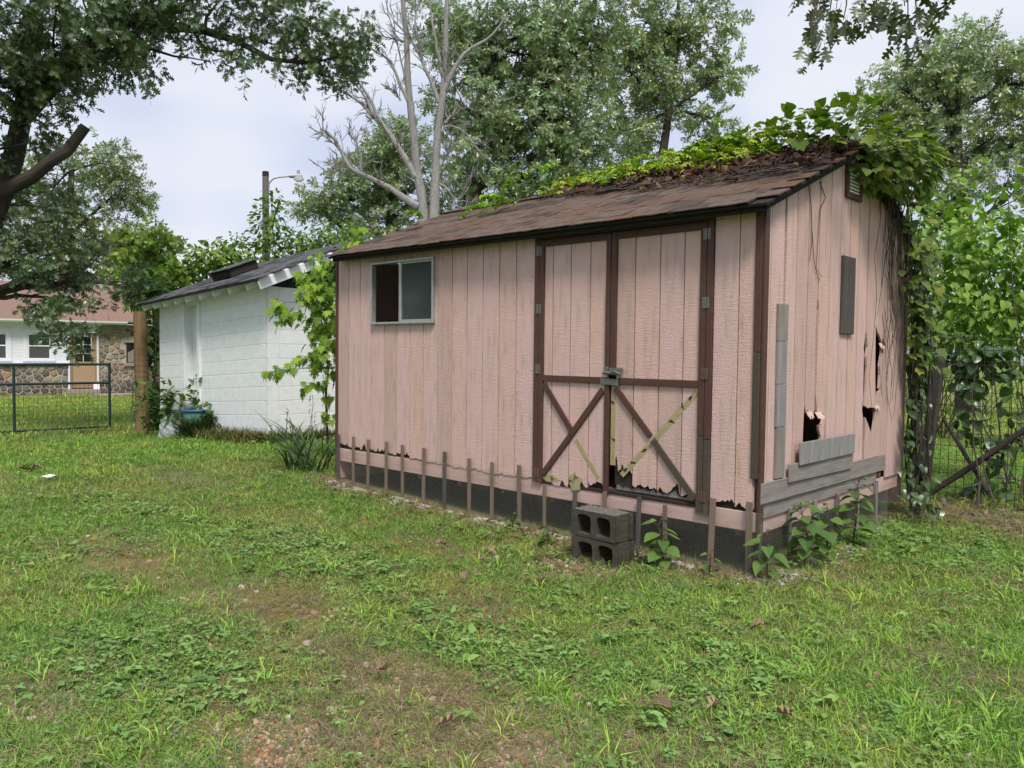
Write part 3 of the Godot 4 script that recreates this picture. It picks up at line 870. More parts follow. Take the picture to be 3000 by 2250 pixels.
	boxp(vn, "backing", Vector3(-0.115, -0.095, -0.007), Vector3(0.115, 0.095, -0.005), M.inside, 0.0)
	for k in 7:
		var b := MB.new()
		b.box(Transform3D(Basis(Vector3.RIGHT, 0.25), Vector3.ZERO), Vector3(0.23, 0.013, 0.004), 0.0, 0)
		put(vn, "slat", b.mesh(), M.white_paint, at(Vector3(0, -0.08 + k * 0.027, 0.003)))
	# --- roof
	var roof := Node3D.new()
	roof.name = "roof"
	s.add_child(roof, true)
	var sl := atan(0.397)
	var ridge := Vector3(0, 3.165, -1.525)
	for side in 2:
		var b := MB.new()
		var run := 1.69 if side == 0 else 1.66
		var len := run / cos(sl)
		b.box(Transform3D(Basis(Vector3.RIGHT, sl if side == 0 else -sl), ridge + Vector3(0, -run * 0.5 * 0.397 - 0.012, (run * 0.5) * (1.0 if side == 0 else -1.0))) * at(Vector3(-2.37, 0, 0)), Vector3(4.93, 0.02, len), 0.002, 0)
		put(roof, "deck", b.mesh(), M.roof_edge)
	# rafter tails close the eave, rough drip edge under the shingles
	boxp(roof, "fascia", Vector3(-4.82, 2.445, 0.1), Vector3(0.05, 2.492, 0.125), M.roof_edge, 0.002, 0)
	boxp(roof, "soffit", Vector3(-4.83, 2.492, -0.01), Vector3(0.04, 2.499, 0.1), M.rot, 0.0, 0)
	for side in 2:
		var b := MB.new()
		var sg := 1.0 if side == 0 else -1.0
		b.box(Transform3D(Basis(Vector3.RIGHT, sl * sg), ridge + Vector3(0.068, -0.33 - 0.035, 0.83 * sg)), Vector3(0.018, 0.04, 1.76), 0.003, 2)
		put(roof, "rake_board", b.mesh(), M.roof_edge)
	var tabs := []
	for k in 6:
		var b := MB.new()
		var n := 4
		var w0 := 0.298
		var l := 0.19
		b.off = Vector2(r.randf() * 3.0, r.randf() * 3.0)
		for i in n:
			var x0 := -w0 * 0.5 + w0 * i / n
			var x1 := -w0 * 0.5 + w0 * (i + 1) / n
			var c0 := 0.005 * absf(float(i) / n - 0.5) * (k % 3)
			var c1 := 0.005 * absf(float(i + 1) / n - 0.5) * (k % 3)
			var e0 := r.randf_range(-0.006, 0.006)
			var p := [Vector3(x0, 0.0, -l), Vector3(x1, 0.0, -l), Vector3(x1, 0.004 + c1, 0.0), Vector3(x0, 0.004 + c0, e0)]
			b.quad(p[0], p[3], p[2], p[1], Vector2(x0, -l), Vector2(x0, 0), Vector2(x1, 0), Vector2(x1, -l))
			b.quad(p[3], p[3] - Vector3(0, 0.008, 0), p[2] - Vector3(0, 0.008, 0), p[2], Vector2(x0, 0), Vector2(x0, 0.01), Vector2(x1, 0.01), Vector2(x1, 0))
		b.quad(Vector3(-w0 * 0.5, 0, -l), Vector3(-w0 * 0.5, -0.006, -l), Vector3(-w0 * 0.5, -0.004, 0), Vector3(-w0 * 0.5, 0.004, 0))
		b.quad(Vector3(w0 * 0.5, 0, -l), Vector3(w0 * 0.5, 0.004, 0), Vector3(w0 * 0.5, -0.004, 0), Vector3(w0 * 0.5, -0.006, -l))
		tabs.append(b.mesh())
	T.tabs = tabs
	var slope := Transform3D(Basis(Vector3.RIGHT, sl), ridge + Vector3(0, 0.006, 0))
	for row in 14:
		var d := 1.845 - row * 0.131
		for k in 17:
			var xx := -4.70 + k * 0.3015 + (0.15 if row % 2 == 1 else 0.0)
			if xx > 0.02:
				continue
			var t := slope * at(Vector3(xx + r.randf_range(-0.004, 0.004), 0.008 + 0.001 * (row % 2), d + r.randf_range(-0.006, 0.006)), Vector3(0.024 + r.randf_range(-0.005, 0.008), r.randf_range(-0.012, 0.012), r.randf_range(-0.003, 0.003)))
			put(roof, "shingle", tabs[r.randi() % 6], M[["shingle", "shingle", "shingle_b", "shingle_c"][r.randi() % 4]], t)
	boxp(roof, "ridge_cap", Vector3(-4.83, 3.16, -1.62), Vector3(0.08, 3.185, -1.43), M.shingle, 0.01, 0)
	# --- the closed rest of the shed
	boxp(s, "back_wall", Vector3(-4.88, 0.1, -3.07), Vector3(-0.02, 2.5, -3.05), M.pink_flat)
	boxp(s, "end_wall", Vector3(-4.9, 0.1, -3.05), Vector3(-4.885, 2.5, -0.03), M.pink_flat)
	boxp(s, "inner_wall", Vector3(-4.86, 0.45, -3.04), Vector3(-0.05, 2.5, -3.0), M.inside)
	boxp(s, "floor_deck", Vector3(-4.87, 0.40, -3.04), Vector3(-0.05, 0.44, -0.05), M.inside)
	for k in 6:
		boxp(s, "pier", Vector3(-4.7 + k * 0.85, -0.1, -1.2), Vector3(-4.3 + k * 0.85, 0.4, -0.9), M.inside)
	for k in 9:
		boxp(s, "joist", Vector3(-4.75 + k * 0.57, 0.24, -3.0), Vector3(-4.71 + k * 0.57, 0.4, -0.06), M.inside)
	# --- stakes and wire mesh round the foot
	for q in [[-4.842, 0.59, 0.03], [-4.574, 0.587, 0.032], [-4.316, 0.578, 0.034], [-4.011, 0.58, 0.034], [-3.753, 0.571, 0.034], [-3.43, 0.567, 0.036], [-3.131, 0.559, 0.038], [-2.795, 0.53, 0.034], [-2.503, 0.527, 0.034], [-2.174, 0.534, 0.036], [-1.886, 0.397, 0.03], [-1.565, 0.39, 0.036], [-1.268, 0.418, 0.03], [-0.947, 0.418, 0.034], [-0.712, 0.391, 0.03], [-0.332, 0.493, 0.042], [-0.05, 0.503, 0.044]]:
		var g := height(q[0], 0.03)
		var b := MB.new()
		b.off = Vector2(r.randf() * 4.0, r.randf() * 4.0)
		var hh: float = q[1] - g + 0.05
		b.box(Transform3D.IDENTITY, Vector3(q[2], hh, 0.018), 0.002)
		put(s, "stake", b.mesh(), M.dark_wood if r.randf() < 0.35 else M.stake, at(Vector3(q[0], g - 0.05 + hh * 0.5, 0.024), Vector3(r.randf_range(-0.01, 0.01), 0, r.randf_range(-0.02, 0.02))))
	for zz in [-0.5, -0.95, -1.4, -1.85, -2.3]:
		boxp(s, "stake", Vector3(0.002, -0.05, zz - 0.02), Vector3(0.016, 0.4, zz + 0.02), M.pale_wood, 0.002)
	var wb := MB.new()
	var cell := 0.0127
	var nx := int(4.93 / cell)
	for i in nx + 1:
		var xx := -4.88 + i * cell
		var g := height(xx, 0.04) - 0.02
		var top := 0.46 if xx < -2.0 else (0.375 if xx < -0.4 else 0.44)
		var off := 0.036 + nz.get_noise_2d(xx * 60.0, 3.0) * 0.008
		wb.quad(Vector3(xx - 0.0005, g, off), Vector3(xx - 0.0005, top, off - 0.002), Vector3(xx + 0.0005, top, off - 0.002), Vector3(xx + 0.0005, g, off))
	for j in 37:
		var y := -0.01 + j * cell
		var seg := 60
		for i in seg:
			var xa := -4.88 + 4.93 * i / seg
			var xb := -4.88 + 4.93 * (i + 1) / seg
			var top := 0.46 if xa < -2.0 else (0.375 if xa < -0.4 else 0.44)
			if y > top or y < height(xa, 0.04) - 0.03:
				continue
			var oa := 0.036 + nz.get_noise_2d(xa * 60.0, 3.0) * 0.008
			var ob := 0.036 + nz.get_noise_2d(xb * 60.0, 3.0) * 0.008
			wb.quad(Vector3(xa, y - 0.0005, oa), Vector3(xa, y + 0.0005, oa), Vector3(xb, y + 0.0005, ob), Vector3(xb, y - 0.0005, ob))
	for j in 30:
		var y := -0.01 + j * cell
		var seg := 24
		for i in seg:
			var za := 0.04 - 2.6 * i / seg
			var zb := 0.04 - 2.6 * (i + 1) / seg
			var oa := 0.03 + 0.02 * sin(za * 5.0)
			var ob := 0.03 + 0.02 * sin(zb * 5.0)
			var ya := y - 0.012 * sin(za * 3.1)
			var yb := y - 0.012 * sin(zb * 3.1)
			wb.quad(Vector3(oa, ya - 0.0007, za), Vector3(oa, ya + 0.0007, za), Vector3(ob, yb + 0.0007, zb), Vector3(ob, yb - 0.0007, zb))
	for i in 204:
		var za := 0.04 - i * cell
		var oa := 0.03 + 0.02 * sin(za * 5.0)
		wb.quad(Vector3(oa, -0.02, za - 0.0007), Vector3(oa, 0.36, za - 0.0007), Vector3(oa, 0.36, za + 0.0007), Vector3(oa, -0.02, za + 0.0007))
	var wm := put(s, "wire_mesh", wb.mesh(), M.wire)
	wm.set_meta("kind", "stuff")


# ---------------------------------------------------------------- white block building
const TILT := 0.0572   # it has settled towards its far end


func sag(p: Vector3) -> Vector3:
	return p + Vector3(0, TILT * (p.x + 7.8), 0)


func course_block(b: MB, w: float, turn: Basis, lean := 0.0) -> void:   # bed joints show, the filled head joints hardly do
	var h := 0.1008
	var d := 0.095
	var y := [-h, -h + 0.003, -h + 0.01, h - 0.014, h - 0.004, h]
	var z := [d - 0.0035, d - 0.001, d, d, d - 0.0008, d - 0.0025]
	var t := Transform3D(Basis(Vector3(1, lean, 0), Vector3.UP, Vector3.BACK) * turn, Vector3.ZERO)
	for k in 5:
		b.out_quad(Vector3.ZERO, t * Vector3(-w * 0.5, y[k], z[k]), t * Vector3(w * 0.5, y[k], z[k]), t * Vector3(w * 0.5, y[k + 1], z[k + 1]), t * Vector3(-w * 0.5, y[k + 1], z[k + 1]), Vector2(-w * 0.5, y[k]), Vector2(w * 0.5, y[k]), Vector2(w * 0.5, y[k + 1]), Vector2(-w * 0.5, y[k + 1]))
	for s in [-1.0, 1.0]:
		b.out_quad(Vector3.ZERO, t * Vector3(s * w * 0.5, -h, -d), t * Vector3(s * w * 0.5, h, -d), t * Vector3(s * w * 0.5, h, d - 0.006), t * Vector3(s * w * 0.5, -h, d - 0.006), Vector2(0, -h), Vector2(0, h), Vector2(0.19, h), Vector2(0.19, -h))
		b.out_quad(Vector3.ZERO, t * Vector3(-w * 0.5, s * h, -d), t * Vector3(w * 0.5, s * h, -d), t * Vector3(w * 0.5, s * h, d - 0.006), t * Vector3(-w * 0.5, s * h, d - 0.006), Vector2.ZERO, Vector2(w, 0), Vector2(w, 0.19), Vector2(0, 0.19))


func blocks(parent: Node3D, x0: float, x1: float, front_z: float, rows: int, y0: float, r: RandomNumberGenerator) -> void:
	for row in rows:
		var x := x1
		var first := 0.4 if row % 2 == 0 else 0.2
		while x > x0 + 0.02:
			var w := minf(first, x - x0)
			first = 0.4
			var b := MB.new()
			b.off = Vector2(r.randf() * 4.0, r.randf() * 4.0)
			course_block(b, w - 0.0002, Basis.IDENTITY, TILT)
			put(parent, "block", b.mesh(), M.white_block, at(sag(Vector3(x - w * 0.5, y0 + row * 0.203 + 0.1015, front_z - 0.095 + r.randf_range(-0.001, 0.001)))))
			x -= w


func make_white() -> void:
	var r := RandomNumberGenerator.new()
	r.seed = 21
	var s := thing("block_building", "white painted concrete-block outbuilding with dark curling shingle roof", "outbuilding")
	var y0 := 0.165
	blocks(s, -9.79, -7.8, -0.82, 11, y0, r)
	blocks(s, -11.3, -10.37, -0.82, 11, y0, r)
	for row in 11:   # gable wall
		var z := -1.012 if row % 2 == 0 else -1.012
		var first := 0.2 if row % 2 == 0 else 0.4
		while z > -2.9:
			var b := MB.new()
			b.off = Vector2(r.randf() * 4.0, r.randf() * 4.0)
			course_block(b, first - 0.0004, Basis(Vector3.UP, PI / 2))
			put(s, "block", b.mesh(), M.white_block, at(sag(Vector3(-7.896 + r.randf_range(-0.0015, 0.0015), y0 + row * 0.203 + 0.1015, z - first * 0.5))))
			z -= first
			first = 0.4
	# mortar bed behind the joints, and the walls out of sight
	boxp(s, "mortar_bed", Vector3(-9.78, 0.05, -1.0), Vector3(-7.815, 2.28, -0.829), M.white_block)
	boxp(s, "mortar_bed", Vector3(-11.29, 0.0, -1.0), Vector3(-10.38, 2.12, -0.829), M.white_block)
	boxp(s, "mortar_bed", Vector3(-7.98, 0.05, -4.1), Vector3(-7.809, 2.36, -1.02), M.white_block)
	boxp(s, "back_wall", Vector3(-11.3, -0.1, -4.2), Vector3(-7.82, 2.2, -4.1), M.white_block)
	boxp(s, "end_wall", Vector3(-11.29, -0.1, -4.1), Vector3(-11.1, 2.15, -1.01), M.white_block)
	# doorway
	boxp(s, "door_jamb", Vector3(-10.37, 0.0, -1.0), Vector3(-10.335, 2.21, -0.8), M.white_paint)
	boxp(s, "door_jamb", Vector3(-9.875, 0.0, -1.0), Vector3(-9.79, 2.24, -0.79), M.white_paint)
	boxp(s, "door_head", Vector3(-10.37, 2.2, -1.0), Vector3(-9.79, 2.3, -0.83), M.white_paint)
	boxp(s, "door", Vector3(-10.335, 0.02, -0.99), Vector3(-9.875, 2.2, -0.95), M.white_paint)
	# roof
	var roof := Node3D.new()
	roof.name = "roof"
	s.add_child(roof, true)
	var rise := 0.405
	var sl := atan(rise)
	var top := Vector3(-9.6, 3.225, -2.46)
	var tilt := Basis(Vector3.BACK, atan(TILT))
	for side in 2:
		var sg := 1.0 if side == 0 else -1.0
		var b := MB.new()
		b.box(Transform3D.IDENTITY, Vector3(4.08, 0.02, 2.08), 0.002, 0)
		var c := sag(top) + tilt * Basis(Vector3.RIGHT, sl * sg) * Vector3(0, -0.012, 1.04 * sg)
		put(roof, "deck", b.mesh(), M.white_paint, Transform3D(tilt * Basis(Vector3.RIGHT, sl * sg), c))
	var slope := Transform3D(tilt * Basis(Vector3.RIGHT, sl), sag(top))
	for row in 16:
		for k in 14:
			var xx := -1.93 + k * 0.3015 + (0.15 if row % 2 == 1 else 0.0) - 0.0
			if xx > 2.0:
				continue
			var t := slope * at(Vector3(xx, 0.012, 2.1 - row * 0.131 + r.randf_range(-0.008, 0.008)), Vector3(0.05 + r.randf_range(-0.01, 0.04), r.randf_range(-0.02, 0.02), r.randf_range(-0.02, 0.02)))
			put(roof, "shingle", T.tabs[r.randi() % 6], M["shingle_grey" if r.randf() < 0.6 else "shingle_grey_b"], t)
	var fz := MB.new()
	fz.box(Transform3D.IDENTITY, Vector3(3.55, 0.16, 0.03), 0.002, 0)
	put(roof, "frieze_board", fz.mesh(), M.white_paint, Transform3D(tilt, sag(Vector3(-9.56, 2.47, -0.86))))
	# eave edge and rafter tails
	var eb := MB.new()
	eb.box(Transform3D.IDENTITY, Vector3(4.1, 0.022, 0.03), 0.002, 0)
	put(roof, "drip_edge", eb.mesh(), M.roof_edge, slope * at(Vector3(0, -0.012, 2.1)))
	for x in [-7.94, -8.45, -8.92, -9.36, -9.8, -10.2, -10.6, -10.98, -11.4]:
		var b := MB.new()
		b.box(Transform3D.IDENTITY, Vector3(0.04, 0.1, 0.5), 0.003, 2)
		put(roof, "rafter_tail", b.mesh(), M.white_paint, slope * at(Vector3(x + 9.6, -0.074, 1.83)))
	var fb := MB.new()
	fb.off = Vector2(1, 2)
	fb.box(Transform3D.IDENTITY, Vector3(0.025, 0.13, 2.1), 0.003, 2)
	put(roof, "rake_board", fb.mesh(), M.white_paint, slope * at(Vector3(2.03, -0.078, 1.05)))
	var fb2 := MB.new()
	fb2.box(Transform3D.IDENTITY, Vector3(0.025, 0.13, 2.1), 0.003, 2)
	put(roof, "rake_board", fb2.mesh(), M.white_paint, Transform3D(tilt * Basis(Vector3.RIGHT, -sl), sag(top)) * at(Vector3(2.03, -0.078, -1.05)))
	# dark shingled gable
	for row in 5:
		var ya := 2.405 + row * 0.16
		var z := -0.85 - row * 0.36
		while z > -3.9 + row * 0.36:
			var w := r.randf_range(0.22, 0.4)
			var b := MB.new()
			b.box(Transform3D(Basis(Vector3.BACK, -0.05), Vector3.ZERO), Vector3(0.012, 0.19, w - 0.005), 0.002, 1)
			put(s, "gable_shingle", b.mesh(), M.navy, at(Vector3(-7.802 + row * 0.001, ya + 0.085, z - w * 0.5)))
			z -= w
	var gb := MB.new()
	gb.slab(PackedVector2Array([Vector2(0.83, 2.4), Vector2(4.1, 2.4), Vector2(2.46, 3.1)]), -0.05, -0.02)
	put(s, "gable_backing", gb.mesh(), M.navy, Transform3D(Basis(Vector3.UP, PI / 2), Vector3(-7.8, 0, 0)))
	# raised hatch on the roof
	var hb := MB.new()
	hb.box(Transform3D.IDENTITY, Vector3(0.62, 0.14, 0.52), 0.015, 0)
	put(roof, "roof_hatch", hb.mesh(), M.roof_edge, slope * at(Vector3(-0.2, 0.09, 1.12)))
	var hb2 := MB.new()
	hb2.box(Transform3D.IDENTITY, Vector3(0.7, 0.02, 0.6), 0.006, 0)
	put(roof, "hatch_lid", hb2.mesh(), M.shingle_grey, slope * at(Vector3(-0.2, 0.171, 1.12)))


# ---------------------------------------------------------------- stone house
func make_house() -> void:
	var r := RandomNumberGenerator.new()
	r.seed = 31
	var s := thing("stone_house", "low fieldstone and white clapboard house with red shingle roof", "house", Vector3(-29.80, 0.0, -3.22))
	s.rotation.y = atan2(0.956, 0.293)   # local x runs along the facade, local z out of it
	var lo := -0.25
	# left: clapboard above a stone base
	var yb := 0.88
	var k := 0
	while yb < 2.32:
		for seg in [[-3.0, -2.4], [-1.6, -0.95], [-0.95 + 1.26, 0.685], [1.657, 2.08]]:
			var b := MB.new()
			b.box(Transform3D(Basis(Vector3.RIGHT, 0.09), Vector3.ZERO), Vector3(seg[1] - seg[0], 0.117, 0.014), 0.002, 0)
			put(s, "clapboard", b.mesh(), M.house_white, at(Vector3((seg[0] + seg[1]) * 0.5, yb + 0.058, 0.012)))
		yb += 0.113
		k += 1
	boxp(s, "wall_core", Vector3(-3.2, lo, -0.3), Vector3(2.1, 2.43, -0.005), M.house_white)
	boxp(s, "wall_core", Vector3(3.02, lo, -0.3), Vector3(8.0, 2.43, 0.02), M.mortar)
	boxp(s, "wall_core", Vector3(2.1, 2.07, -0.3), Vector3(3.02, 2.43, -0.006), M.house_white)
	boxp(s, "base_core", Vector3(-3.2, lo, -0.1), Vector3(2.06, 0.84, 0.1), M.mortar)
	boxp(s, "base_cap", Vector3(-3.2, 0.845, -0.05), Vector3(2.07, 0.885, 0.2), M.house_white)
	boxp(s, "frieze", Vector3(-3.2, 2.22, 0.0), Vector3(3.05, 2.36, 0.03), M.house_white)
	boxp(s, "corner_trim", Vector3(3.0, lo, 0.0), Vector3(3.06, 2.3, 0.06), M.house_white)
	boxp(s, "corner_trim", Vector3(2.06, lo, 0.0), Vector3(2.13, 2.22, 0.13), M.house_white)
	# windows
	for x in [-0.63 - 1.12, -0.32 - 0.32, 0.685]:
		var w := Node3D.new()
		w.name = "window"
		s.add_child(w, true)
		w.position = Vector3(x, 0, 0)
		var ww := 0.97
		for q in [[0.0, 0.985, 0.13, 2.11], [ww - 0.13, 0.985, ww, 2.11], [0.13, 1.98, ww - 0.13, 2.11], [-0.02, 0.985, ww + 0.02, 1.06]]:
			boxp(w, "casing", Vector3(q[0], q[1], 0.0), Vector3(q[2], q[3], 0.045 if q[1] > 1.0 or q[0] >= 0.0 else 0.06), M.house_white, 0.003)
		for q in [[0.13, 1.06, 0.175, 1.98], [ww - 0.175, 1.06, ww - 0.13, 1.98], [0.175, 1.93, ww - 0.175, 1.98], [0.175, 1.515, ww - 0.175, 1.56], [0.175, 1.06, ww - 0.175, 1.1]]:
			boxp(w, "sash", Vector3(q[0], q[1], 0.0), Vector3(q[2], q[3], 0.03), M.white_paint, 0.002)
		boxp(w, "pane", Vector3(0.175, 1.56, 0.004), Vector3(ww - 0.175, 1.93, 0.01), M.house_glass, 0.0)
		boxp(w, "screen", Vector3(0.175, 1.1, 0.004), Vector3(ww - 0.175, 1.515, 0.01), M.screen, 0.0)
	# door
	var d := Node3D.new()
	d.name = "door"
	s.add_child(d, true)
	for q in [[2.13, 0.0, 2.19, 2.07], [2.96, 0.0, 3.0, 2.07]]:
		boxp(d, "jamb", Vector3(q[0], q[1], -0.1), Vector3(q[2], q[3], 0.04), M.cardboard)
	for q in [[2.19, 0.02, 2.29, 2.05], [2.83, 0.02, 2.96, 2.05], [2.29, 1.93, 2.83, 2.05], [2.29, 0.02, 2.83, 0.97]]:
		boxp(d, "door_board", Vector3(q[0], q[1], -0.06), Vector3(q[2], q[3], -0.02), M.tan_door)
	for gx in 2:
		for gy in 3:
			boxp(d, "pane", Vector3(2.3 + gx * 0.27, 0.975 + gy * 0.32, -0.05), Vector3(2.545 + gx * 0.27, 1.265 + gy * 0.32, -0.045), M.house_glass, 0.0)
	boxp(d, "glazing_bar", Vector3(2.548, 0.975, -0.05), Vector3(2.567, 1.93, -0.025), M.white_paint, 0.002)
	for gy in 2:
		boxp(d, "glazing_bar", Vector3(2.3, 1.268 + gy * 0.32, -0.05), Vector3(2.83, 1.292 + gy * 0.32, -0.026), M.white_paint, 0.002)
	boxp(d, "kick_sheet", Vector3(2.2, 0.2, -0.02), Vector3(2.95, 0.9, -0.008), M.cardboard, 0.002)
	boxp(s, "doorstep", Vector3(2.0, lo, 0.0), Vector3(3.1, -0.02, 0.5), M.slab, 0.02)
	var lb := MB.new()
	lb.box(Transform3D.IDENTITY, Vector3(0.2, 0.3, 0.03), 0.003)
	put(s, "leaning_board", lb.mesh(), M.house_white, at(Vector3(2.97, 0.1, 0.2), Vector3(-0.4, 0, 0)))
	# boarded stone window
	var sw := Node3D.new()
	sw.name = "window"
	s.add_child(sw, true)
	boxp(sw, "pane", Vector3(3.98, 0.945, 0.021), Vector3(4.8, 1.69, 0.03), M.house_glass, 0.0)  # near-black sheet standing in for the dark, unlit window opening
	boxp(sw, "lintel", Vector3(3.9, 1.69, 0.0), Vector3(4.88, 1.78, 0.09), M.slab, 0.01)
	boxp(sw, "sill", Vector3(3.9, 0.81, 0.0), Vector3(4.88, 0.93, 0.13), M.slab, 0.01)
	var bd := MB.new()
	bd.slab(PackedVector2Array([Vector2(4.03, 0.96), Vector2(4.7, 0.96), Vector2(4.7, 1.5), Vector2(4.45, 1.62), Vector2(4.1, 1.36), Vector2(4.03, 1.34)]), 0.032, 0.045)
	put(sw, "covering_board", bd.mesh(), M.pale_wood)
	# fieldstones: uneven many-sided stones with mortar between
	for q in [[-1.6, 2.05, lo, 0.835, 0.1, 90], [3.08, 5.6, lo, 2.38, 0.02, 180]]:
		var seeds := []
		var tries := 0
		while seeds.size() < q[5] and tries < 6000:
			tries += 1
			var p := Vector2(r.randf_range(q[0], q[1]), r.randf_range(q[2], q[3]))
			var ok := true
			for e in seeds:
				if (p - e).length() < 0.115 + 0.08 * r.randf():
					ok = false
					break
			if ok:
				seeds.append(p)
		for i in seeds.size():
			var p: Vector2 = seeds[i]
			if q[0] > 3.0 and p.x > 3.88 and p.x < 4.9 and p.y > 0.75 and p.y < 1.85:
				continue
			var cellp := rect(maxf(q[0], p.x - 0.3), maxf(q[2], p.y - 0.2), minf(q[1], p.x + 0.3), minf(q[3], p.y + 0.2))
			for j in seeds.size():
				if j == i or (seeds[j] - p).length() > 0.8:
					continue
				var m: Vector2 = (seeds[j] + p) * 0.5
				var dn: Vector2 = (p - seeds[j]).normalized()
				var t := Vector2(-dn.y, dn.x)
				m += dn * 0.017
				var half := PackedVector2Array([m + t * 2.0, m - t * 2.0, m - t * 2.0 + dn * 3.0, m + t * 2.0 + dn * 3.0])
				var got := Geometry2D.intersect_polygons(cellp, half)
				if got.is_empty():
					cellp = PackedVector2Array()
					break
				cellp = got[0]
			if cellp.size() < 3:
				continue
			var c := Vector2.ZERO
			for w in cellp:
				c += w / cellp.size()
			var b := MB.new()
			var bulge := r.randf_range(0.02, 0.05)
			var n := cellp.size()
			for k2 in n:
				var a0 := cellp[k2] - c
				var e0 := cellp[(k2 + 1) % n] - c
				var a3 := Vector3(a0.x, a0.y, 0)
				var e3 := Vector3(e0.x, e0.y, 0)
				var ai := a3 * 0.76 + Vector3(0, 0, bulge)
				var ei := e3 * 0.76 + Vector3(0, 0, bulge)
				b.out_quad(Vector3(0, 0, -0.05), a3, e3, ei, ai, Vector2.ZERO, Vector2.ZERO, Vector2.ZERO, Vector2.ZERO)
				b.out_tri(Vector3(0, 0, -0.05), ai, ei, Vector3(0, 0, bulge * 1.1), Vector2.ZERO, Vector2.ZERO, Vector2.ZERO)
			var kind: int = [0, 0, 0, 1, 1, 5, 5, 4, 2, 3, 6][r.randi() % 11]
			if q[0] < 0.0:
				kind = [0, 1, 1, 4, 3, 5, 6][r.randi() % 7]
			if c.y < 0.25:
				kind = [3, 4, 4, 1][r.randi() % 4]
			put(s, "fieldstone", b.mesh(), M["stone_%d" % kind], at(Vector3(c.x, c.y, q[4] + 0.002)))
	# roof
	var roof := Node3D.new()
	roof.name = "roof"
	s.add_child(roof, true)
	var sl := 0.42
	var eave := Vector3(0, 2.47, 0.42)
	for row in 26:
		var b := MB.new()
		b.off = Vector2(r.randf() * 4.0, r.randf() * 4.0)
		b.box(Transform3D(Basis(Vector3.RIGHT, 0.05), Vector3.ZERO), Vector3(12.0, 0.012, 0.17), 0.002, 0)
		put(roof, "shingle_course", b.mesh(), M.shingle_red, Transform3D(Basis(Vector3.RIGHT, sl), eave) * at(Vector3(2.0, 0.01, -0.08 - row * 0.145)))
	var db := MB.new()
	db.box(Transform3D.IDENTITY, Vector3(12.0, 0.03, 3.9), 0.002, 0)
	put(roof, "deck", db.mesh(), M.house_white, Transform3D(Basis(Vector3.RIGHT, sl), eave) * at(Vector3(2.0, -0.02, -1.95)))
	put(roof, "deck", db.mesh(), M.shingle_red, Transform3D(Basis(Vector3.RIGHT, -sl), eave + Vector3(0, 0, -7.13)) * at(Vector3(2.0, -0.02, 1.95)))
	var gu := MB.new()
	gu.slab(PackedVector2Array([Vector2(0, 0), Vector2(0.07, 0.0), Vector2(0.11, 0.05), Vector2(0.12, 0.11), Vector2(0.105, 0.11), Vector2(0.09, 0.05), Vector2(0.06, 0.015), Vector2(0, 0.015)]), -4.0, 8.0, Transform3D(Basis(Vector3.UP, PI / 2), Vector3(0, 2.36, 0.38)) * Transform3D(Basis(Vector3.UP, PI), Vector3.ZERO))
	put(roof, "gutter", gu.mesh(), M.white_paint)
	boxp(roof, "soffit", Vector3(-4.0, 2.35, 0.0), Vector3(8.0, 2.37, 0.38), M.white_paint)
	# concrete walk in front of the step
	var wk := boxp(self, "path", Vector3(-27.9, -0.3, -8.4), Vector3(-27.3, -0.155, -5.6), M.slab, 0.02)
	wk.set_meta("kind", "structure")
	wk.set_meta("label", "narrow concrete walk beside the stone house door")


